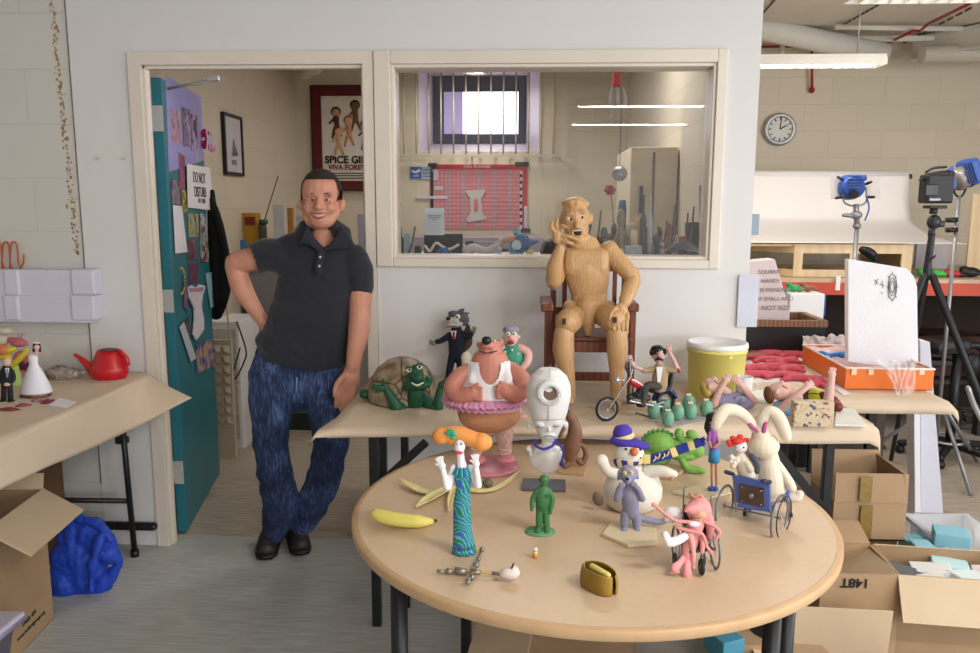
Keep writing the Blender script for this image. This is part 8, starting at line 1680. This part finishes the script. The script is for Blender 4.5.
m = MB(); q = [onZ(x, y, LZs+.001) for x, y in ((48, 405), (66, 408), (76, 402), (60, 398))]; m.slab([(v.x, v.y) for v in q], LZs, LZs+.0015); one('paper_scrap', m, WALLP, 'thin white scrap on the left table in front of the bride', 'paper')
# bride
Yb = Bz(36, 397).y; t = thing('bride_figurine', 'bride figurine in a wide white gown with one arm stretched out', 'figurine', Bz(36, 397)); GWN = M('gown_white', '#e4e2ec', .5, var=.02)
m = MB(Yb); m.lathe((36, 397, 0), [(0, 0), (15, 0), (15.5, 4), (12, 7), (0, 7)], n=28, sy=.8); m.build('base', photo_mat('choc', ['#3b2418', '#6b4632', '#8c6a50', '#2c1a12'], 20), t)
m = MB(Yb); m.lathe((36, 390.5, 0), [(15.8, -2), (15.6, 0), (13, 8), (8, 20), (4.2, 28), (4.6, 32), (4.8, 36), (3, 38), (0, 38.5)], n=36, sy=.8, wob=.03); m.build('gown', GWN, t)
m = MB(Yb); m.limb([(36.5, 354, 0), (36.7, 350, 0)], 1.6); m.ball((36.8, 347, 0), (3, 3.8, 3)); m.limb([(41, 355, 0), (46, 355.5, -1), (50, 353.5, -2)], [1.4, 1.2, 1], n=8); m.limb([(32, 355, 0), (28, 354, 0), (25.5, 356, 0)], [1.4, 1.2, 1], n=8); m.build('skin', PS2, t, remesh=.4, smooth=1)
m = MB(Yb); m.ball((36.6, 345.5, 1), (3.7, 3.2, 3.6)); m.limb([(34, 347, 1), (33.6, 351, 1)], 1.2); m.limb([(39.6, 347, 1), (40, 351, 1)], 1.2); m.build('hair', M('dark_hair'), t); m = MB(Yb); m.torus((36.6, 343, 0), 2.4, .7, (0, .2, 1)); m.build('tiara', GWN, t)
Yg = Bz(6, 402).y; t = thing('groom_figurine', 'groom figurine in a black suit at the left edge of the table', 'figurine', Bz(6, 402))
m = MB(Yg); m.limb([(7, 371, 0), (7, 382, 0)], [6.5, 6], n=14, flat=.7); m.limb([(1.5, 371, 0), (-.5, 379, 0), (4, 384, -4)], 2, n=8); m.limb([(12.5, 371, 0), (14, 379, 0), (9, 384, -4)], 2, n=8); m.limb([(4, 386, 0), (3.5, 400, 0)], 2.8, n=10); m.limb([(10, 386, 0), (10.5, 399, 0)], 2.8, n=10); m.build('suit', M('black_suit', '#1a1c22', .7), t, remesh=.5, smooth=1)
m = MB(Yg); m.ball((7, 362, 0), (4, 5, 4)); m.limb([(7, 366, 0), (7, 369, 0)], 1.8); m.build('head', PS2, t); m = MB(Yg); m.ball((7, 384.5, -5), (3.4, 2, 1.8)); m.build('hands', PS2, t); m = MB(Yg); m.ball((7, 359, 1), (4.2, 3.4, 4.2)); m.build('hair', M('blonde'), t)
m = MB(Yg); m.prism([(5, 368), (9, 368), (7.5, 377), (6.5, 377)], -5.2, -4.6); m.build('shirt', WHITE, t); m = MB(Yg); m.prism([(6.3, 369), (7.7, 369), (8, 376), (7, 378), (6, 376)], -5.8, -5.2); m.build('tie', M('tie_grey', '#8a93a3'), t)
for x in (2.5, 11): m = MB(Yg); m.ball((x, 401, -3), (3.4, 1.8, 4)); m.build('shoe', M('nose_black'), t)
Yy = 3.15; t = thing('pale_green_puppet', 'puppet in a pale green dress behind the bride and groom', 'puppet', Bz(14, 396)); m = MB(Yy); m.limb([(13, 366, 0), (14, 380, 0), (14, 392, 0)], [5, 8, 9.5], n=16); m.build('dress', M('pale_green', '#a9c26a', .6), t); m = MB(Yy); m.ball((5, 356, 0), (7, 4, 5)); m.ball((9, 350, 0), (8, 3.6, 5), a=10); m.limb([(12, 366, -3), (22, 356, -4), (27, 350, -4)], [3, 3, 2]); m.build('yellow_arm', M('lemon'), t)
m = MB(Yy); m.ball((3, 350, -2), (7, 6, 6)); m.build('head', M('orange_clay', '#c9764c', .5), t)
t = thing('pink_bird_puppet', 'pink winged bird puppet with thin antennae at the back of the left table', 'puppet', onY(20, 378, 3.3)); Y9 = 3.3; PK9 = M('pink_bird', '#c46a72', .6, bump=.2)
m = MB(Y9); m.limb([(10, 340, 0), (19, 342, 0), (28, 345, 0)], [3, 5, 1.2]); m.ball((19, 343, 0), (9, 4.4, 6)); m.ball((22, 358, 0), (9, 8, 7)); m.ball((29, 362, -3), (5, 6, 5)); m.limb([(22, 364, 0), (22, 380, 0)], 5); m.build('body', PK9, t, remesh=.8, smooth=2)
m = MB(Y9); 
for x in (18, 21.5): m.limb([(x, 340, 0), (x+.6, 335, 0), (x+2.5, 333.5, 0)], .5, n=6)
m.build('antennae', PK9, t); m = MB(Y9); 
for k_ in range(5): m.ball((16+k_*3.4, 366+2*sin(k_*3), -6), (3, 4.4, 3))
m.build('feathers', M('dark_feathers', '#5a2a3a', .8), t); m = MB(Y9); m.ball((4, 331, 0), (9, 4, 6)); m.ball((2, 340, 0), (7, 6, 6)); m.build('companion_hat', M('hat_pale', '#c9bfae', .7), t)
for i, (x, y, w_, a, lb, c_) in enumerate(((38, 402, 11, 18, 'maroon and white petal-like shred nearest the bride, left table', '#7d3a4e'), (46, 404, 8, 30, 'maroon shred pointing right, left table', '#6d2a3e'), (10, 411, 16, -4, 'long dark red shred at the left edge of the table', '#7a2e33'), (22, 407, 9, 12, 'short maroon shred before the groom figurine', '#8a4654'))):
    Y_ = Bz(x, y).y; m = MB(Y_); m.limb([(x-w_, y+w_*sin(radians(a))*.5, 0), (x, y-1.5, -2), (x+w_, y-w_*sin(radians(a)), 1)], [1.2, 2.8, 1], n=10, flat=1.5); one('shred', m, M('shred%d' % i, c_, .6, col2='#b99aa0' if i == 0 else None, vs=60), lb, 'clay shred', 'maroon shreds on the left table')
# trunking on the wall and the coat hook
TRK = M('white_trunking', '#d3d0e0', .35, var=.02); t = thing('cable_trunking', 'two-tier white plastic cable trunking on the block wall above the left table', 'trunking', onY(50, 320, 3.45))
for (y0, y1) in ((270, 294.5), (296, 320)):
    a = onY(-200, y1, 3.40); b = onY(93, y0, 3.40); m = MB(); wbox(a.x, b.x-.012, 3.395, WY, a.z, b.z, m, .006); m.build('channel', TRK, t)
    for x0, x1 in ((72, 93.5), (5, 18)): a = onY(x0, y1, 3.39); b = onY(x1, y0, 3.39); m = MB(); wbox(a.x, b.x, 3.386, WY, a.z-.002, b.z+.002, m, .008); m.build('joint_cover', TRK, t)
HK = M('orange_wire', '#b4532c', .4); t = thing('coil_hook', 'orange-brown bent wire hooks hanging on the block wall at the left edge', 'wire hook', onY(10, 270, 3.44))
for k_ in range(3): x = -2+k_*8; m = MB(3.44); m.limb([(x-4, 268, 0), (x-3, 246, 0), (x, 242, 0), (x+3, 246, 0), (x+4.5, 262, 0), (x+6.5, 269, 0)], .9, n=8); m.build('wire', HK, t)
m = MB(3.44); m.limb([(21, 268, 0), (23.5, 262, 0), (24, 255, 0)], .9, n=8); m.build('wire', HK, t)
# ---------- things on the shelf behind the glass ----------
YG_ = 3.95
def shape(kind, x, y0, w_, h_, Y, mat, m):
    b = 257
    if kind == 'bottle': m.lathe((x, y0, 0), [(0, 0), (w_, 0), (w_, h_*.62), (w_*.35, h_*.78), (w_*.35, h_), (0, h_)], n=14)
    elif kind == 'jar': m.lathe((x, y0, 0), [(0, 0), (w_*.9, 0), (w_, h_*.2), (w_, h_*.85), (w_*.8, h_), (0, h_)], n=16)
    elif kind == 'cup': m.lathe((x, y0, 0), [(0, 0), (w_*.7, 0), (w_, h_), (w_*.9, h_), (w_*.6, h_*.1)], n=16, caps=False)
    elif kind == 'box': m.box((x, y0-h_/2, 0), (w_*2, h_, w_*1.6), bev=.4, a=3)
    elif kind == 'stick': m.limb([(x-w_, y0, 0), (x+w_*.3, y0-h_*.5, 0), (x+w_, y0-h_, 0)], [1.3, 1.1, .8], n=8)
    elif kind == 'blob': m.ball((x, y0-h_*.5, 0), (w_, h_*.5, w_)); m.ball((x+w_*.5, y0-h_*.7, -2), (w_*.5, h_*.3, w_*.6)); m.ball((x-w_*.6, y0-h_*.35, 0), (w_*.5, h_*.3, w_*.5))
    elif kind == 'figure': m.limb([(x, y0, 0), (x, y0-h_*.6, 0)], [w_*.7, w_*.5], n=10); m.ball((x, y0-h_*.8, 0), (w_*.6, h_*.2, w_*.6)); m.limb([(x-w_, y0-h_*.35, 0), (x, y0-h_*.55, 0), (x+w_, y0-h_*.4, 0)], w_*.22, n=8)
IT = [('bottle', 401, 3, 29, '#1f4a3a', 'dark green bottle at the left corner of the office shelf'), ('stick', 411, 4, 30, '#6e6a4a', 'olive leaning rod beside the green bottle'), ('jar', 418, 3.4, 11, '#20262a', 'small black jar left of the white notice'), ('box', 408, 3, 24, '#a9c0cc', 'pale blue folder leaning at the left corner of the office shelf'), ('box', 470, 4, 16, '#3a3f46', 'dark book end beside the black board'), ('figure', 463, 4, 13, '#b9b5a0', 'cream figure right of the black board'), ('bottle', 516.5, 7, 28, '#58a8c6', 'blue-labelled bottle with a white cap by the blue bird'), ('blob', 496, 6, 10, '#cfc9cc', 'white crumpled tissue left of the blue bird'), ('blob', 550, 9, 18, '#202226', 'black camera-like object behind the wooden figure'), ('blob', 590, 12, 18, '#3d4038', 'dark green foliage model right of the wooden head'), ('blob', 606, 9, 24, '#4b463e', 'dark brown model cluster behind the wooden shoulder'), ('blob', 624, 10, 22, '#a8a878', 'yellow-green flower-shaped model on the office shelf'), ('box', 633, 8, 11, '#8a93a0', 'grey-blue tin below the yellow-green model'), ('box', 636, 9, 5, '#3f6572', 'flat teal box at the front of the office shelf'), ('cup', 640, 5, 38, '#9a6a40', 'copper-brown cup high among the shelf models'), ('figure', 646, 5, 30, '#7d2f34', 'dark red figure beside the copper cup'), ('blob', 654, 7, 16, '#79655a', 'brown clutter at the middle of the shelf'), ('figure', 660, 4, 30, '#8f2a2a', 'thin red and white figure right of the dark red one'), ('stick', 672, 3, 52, '#5a4033', 'tall brown carved tower model on the office shelf'), ('bottle', 676, 3, 22, '#b9b6ae', 'pale tube beside the tall brown tower'), ('stick', 686, 2, 44, '#2b2624', 'thin dark stick leaning right of the brown tower'), ('box', 692, 6, 34, '#26282c', 'dark upright screen near the right end of the shelf'), ('jar', 695, 5, 22, '#cfccd0', 'white domed object before the dark screen'), ('figure', 614, 5, 34, '#6a5648', 'brown robed figure behind the yellow-green model'), ('jar', 600, 4, 12, '#8d8672', 'tan pot behind the wooden figure'), ('bottle', 651, 2.6, 18, '#5b7a86', 'blue-grey bottle at the middle of the shelf'), ('cup', 666, 4, 9, '#a7a29a', 'grey cup near the brown tower'), ('jar', 583, 4, 10, '#77706a', 'grey jar just right of the wooden figure’s ear'), ('box', 562, 5, 9, '#5d5f66', 'grey box behind the wooden figure'.replace('’', "'")), ('blob', 680, 7, 14, '#7a4f3c', 'rust-brown clutter at the foot of the tower'),
 ('figure', 588, 6, 40, '#4d5348', 'tall grey-green figurine at the wooden head’s shoulder'), ('stick', 597, 4, 46, '#6a3a38', 'reddish rod standing left of the flower stem'), ('figure', 604, 6, 30, '#3a4438', 'dark green spiky figurine left of the flower stem'), ('figure', 621, 7, 48, '#8a7a66', 'tan bust with a dark hat below the mirror ball'), ('jar', 621, 4, 55, '#3b5580', 'small blue cap above the tan bust'), ('blob', 630, 7, 34, '#b7b48c', 'pale yellow shell model behind the grey-blue tin'), ('bottle', 642, 3, 60, '#34383a', 'tall dark slim bottle in front of the cream cabinet'), ('bottle', 649, 2.5, 58, '#a9b2ae', 'tall pale glass tube in front of the cream cabinet'), ('cup', 634, 4, 26, '#c9b49a', 'cream cup left of the copper cup'), ('figure', 656, 6, 24, '#5c3b40', 'plum-coloured figurine at the middle of the shelf'), ('box', 660, 4, 14, '#d8d4d0', 'small white carton beside the red and white figure'), ('stick', 664, 3, 36, '#7a5a3a', 'light brown brush handle left of the brown tower'), ('figure', 669, 5, 34, '#6b4a38', 'brown crouching figurine before the brown tower'), ('cup', 682, 4, 20, '#8c3a34', 'brick-red cup right of the brown tower'), ('stick', 690, 4, 50, '#4a4744', 'long grey tool handle leaning near the dark screen'), ('box', 702, 2.5, 70, '#9d9fa4', 'tall narrow grey metal strip at the right end of the shelf'), ('figure', 577, 5, 16, '#7c6a5a', 'small brown figurine hidden at the wooden figure’s chin'), ('blob', 645, 6, 22, '#6f4b55', 'mauve lumpy model below the copper cup'), ('jar', 611, 4, 16, '#a08a5c', 'ochre jar at the foot of the flower stem'), ('bottle', 657, 2.4, 30, '#2f4a52', 'small teal-black bottle among the figurines'), ('box', 625, 5, 8, '#c9c2b4', 'low cream box under the yellow-green model'), ('blob', 598, 7, 14, '#2f3a36', 'black-green foliage clump behind the wooden shoulder')]
for i, (k_, x, w_, h_, c_, lb) in enumerate(IT):
    Y = 3.75+.09*((i*7) % 6); m = MB(Y); v = m.P((x, 250, 0)); 
    yb = 326.5; 
    # photo row where the shelf surface lies at this depth
    d0 = RM.transposed() @ (Vector((v.x, Y, SZ))-CAM); yb = 326.5-FPX*d0.y/-d0.z
    shape(k_, x, yb, w_, max(4, h_-(257-yb)), Y, None, m)
    one({'bottle': 'bottle', 'jar': 'jar', 'cup': 'cup', 'box': 'small_box', 'stick': 'rod', 'blob': 'model', 'figure': 'figurine'}[k_], m, M('shelf'+c_[1:], c_, .5, var=.15, vs=40), lb.replace('’', "'"), {'blob': 'model', 'stick': 'rod', 'box': 'box'}.get(k_, k_), 'clutter on the office shelf')
m = MB(3.9); m.box((443.5, 244, 0), (38, 20, 4), bev=.5); one('black_board', m, M('board_black', '#23262a', .5), 'black board lying against the glass behind the white notice', 'board')
m = MB(3.72); m.limb([(425, 246, 0), (430, 251, 0), (436, 243, 0), (443, 247, 0), (450, 249, 0), (458, 245, 0)], 1.3, n=8); one('white_tube', m, M('tube_white', '#d6d0c0', .5), 'wavy white tube in front of the black board', 'tube')
m = MB(3.7); m.ball((444, 251, 0), (3.5, 3, 3)); 
for a in range(6): m.limb([(444, 251, 0), (444+6*cos(a), 251-4*abs(sin(a)), 0), (444+7*cos(a), 254, 0)], .8, n=6)
one('blue_crab', m, M('crab_blue', '#3b62a0', .5), 'small blue crab model below the wavy white tube', 'model')
m = MB(3.75); m.limb([(466, 250, 0), (474, 248, 0), (486, 251, 0), (496, 246, 0), (501, 240, 0)], [4, 4.5, 3.5, 3, 2.6], n=12); one('scroll', m, M('scroll_pale', '#c9bec2', .6), 'pale rolled paper lying between the board and the blue bird', 'paper roll')
t = thing('blue_bird_puppet', 'blue bird puppet with a pale beak and yellow feet on the office shelf', 'puppet', onY(520, 254, 3.72)); m = MB(3.72); m.ball((521, 243, 0), (10, 9.5, 7)); m.limb([(528, 243, 0), (537, 241.5, 0)], [4, 1.6]); m.limb([(517, 237, 0), (514, 233, 0)], [3, 1]); m.build('body', M('bird_blue', '#2b5a94', .6), t, remesh=.7, smooth=2)
m = MB(3.72); m.ball((516.5, 245, -6), (5, 5, 2.4)); m.build('belly', M('pale_blue2', '#b9cfdc', .6), t); m = MB(3.72); m.limb([(513, 238, -3), (506, 240, -4), (503, 244, -4)], [3.4, 2.6, 1]); m.build('beak', M('beak_tan', '#c99070', .6), t)
for x in (528, 531): m = MB(3.72); m.ball((x, 252, -2), (3.2, 2, 3)); m.build('foot', M('lemon'), t)
m = MB(3.7); m.grid(lambda u, v: onY(664+u*38, 255-13*max(0, sin(pi*u))**.7*(1-v*.8)-1, 3.66+.18*v)+Vector((0, 0, .006*noise.noise(Vector((u*12, v*9, 3))))), 24, 10); one('blue_plastic_bag', m, M('bag_pale_blue', '#a9bdd0', .3, var=.1), 'pale blue plastic bag at the right end of the office shelf', 'plastic bag')
# hung things
t = thing('mirror_ball', 'small silver mirror ball hanging behind the glass', 'mirror ball', onY(619.8, 173.5, 4.3)); m = MB(4.3); m.ball((619.8, 173.5, 0), 7.4, n=20); m.build('ball', M('mirror_tiles', '#9fa3a8', .2, metal=.9, bump=.6, bs=70), t, flat=True)
m = MB(); v = onY(619.8, 166, 4.3); m.cyl(v, (v.x, v.y, CZ), .0015, n=6); m.build('string', BLACK, t)
m = MB(4.32); 
for a in range(6): m.ball((610+3*cos(a), 190+3*sin(a), sin(a*2)), (2.8, 2.4, 2))
m.limb([(611, 193, 0), (613, 215, 0), (614, 250, 0)], .5, n=6); one('red_flower', m, M('flower_red', '#9c1c28', .7), 'red artificial flower on a thin stem below the mirror ball', 'flower')
t = thing('hanging_decoration', 'red hanging decoration with silver ribbons near the top of the window', 'decoration', onY(617, 90, 4.6)); m = MB(4.6); m.box((617, 79, 0), (8.5, 15, 6), bev=2); m.build('red_body', M('deco_red', '#c32a2a', .6), t); m = MB(4.6); m.box((617, 69, 0), (9, 6, 6), bev=1); m.build('dark_top', M('deco_dark', '#4a4f58', .5), t)
for x in (612, 617, 622): m = MB(4.6); m.limb([(x, 87, 0), (x-2+(x-612)*.6, 100, 2), (x+1, 112, -2), (x+(x-617)*.8, 121, 0)], [1, 1.4, .9, .5], n=8, flat=.4); m.build('ribbon', M('ribbon_silver', '#b9bec6', .3, metal=.4), t)
m = MB(); v = onY(617, 67, 4.6); m.cyl(v, (v.x, v.y, CZ), .002, n=6); m.build('string', BLACK, t)
# tall cream cabinet at the right inside the office
t = thing('tall_cabinet', 'tall cream cabinet standing inside the office behind the shelf', 'cabinet', (.7, 4.8, 0)); a = onY(628, 256, 4.6); b = onY(655, 147, 4.6)
m = MB(); wbox(a.x, .85, 4.6, 5.3, 0, b.z, m, .004); m.build('body', M('cabinet_cream', '#dccdb4', .5), t); m = MB(); a2_ = onY(639, 213, 4.59); b2_ = onY(643, 186, 4.59); wbox(a2_.x, b2_.x, 4.575, 4.6, a2_.z, b2_.z, m); m.build('vent_slot', BLACK, t)
m = MB(); wbox(onY(652, 200, 4.59).x, onY(654, 200, 4.59).x, 4.59, 4.6, .1, b.z-.03, m); m.build('door_gap', M('gap_brown', '#6d6252'), t)
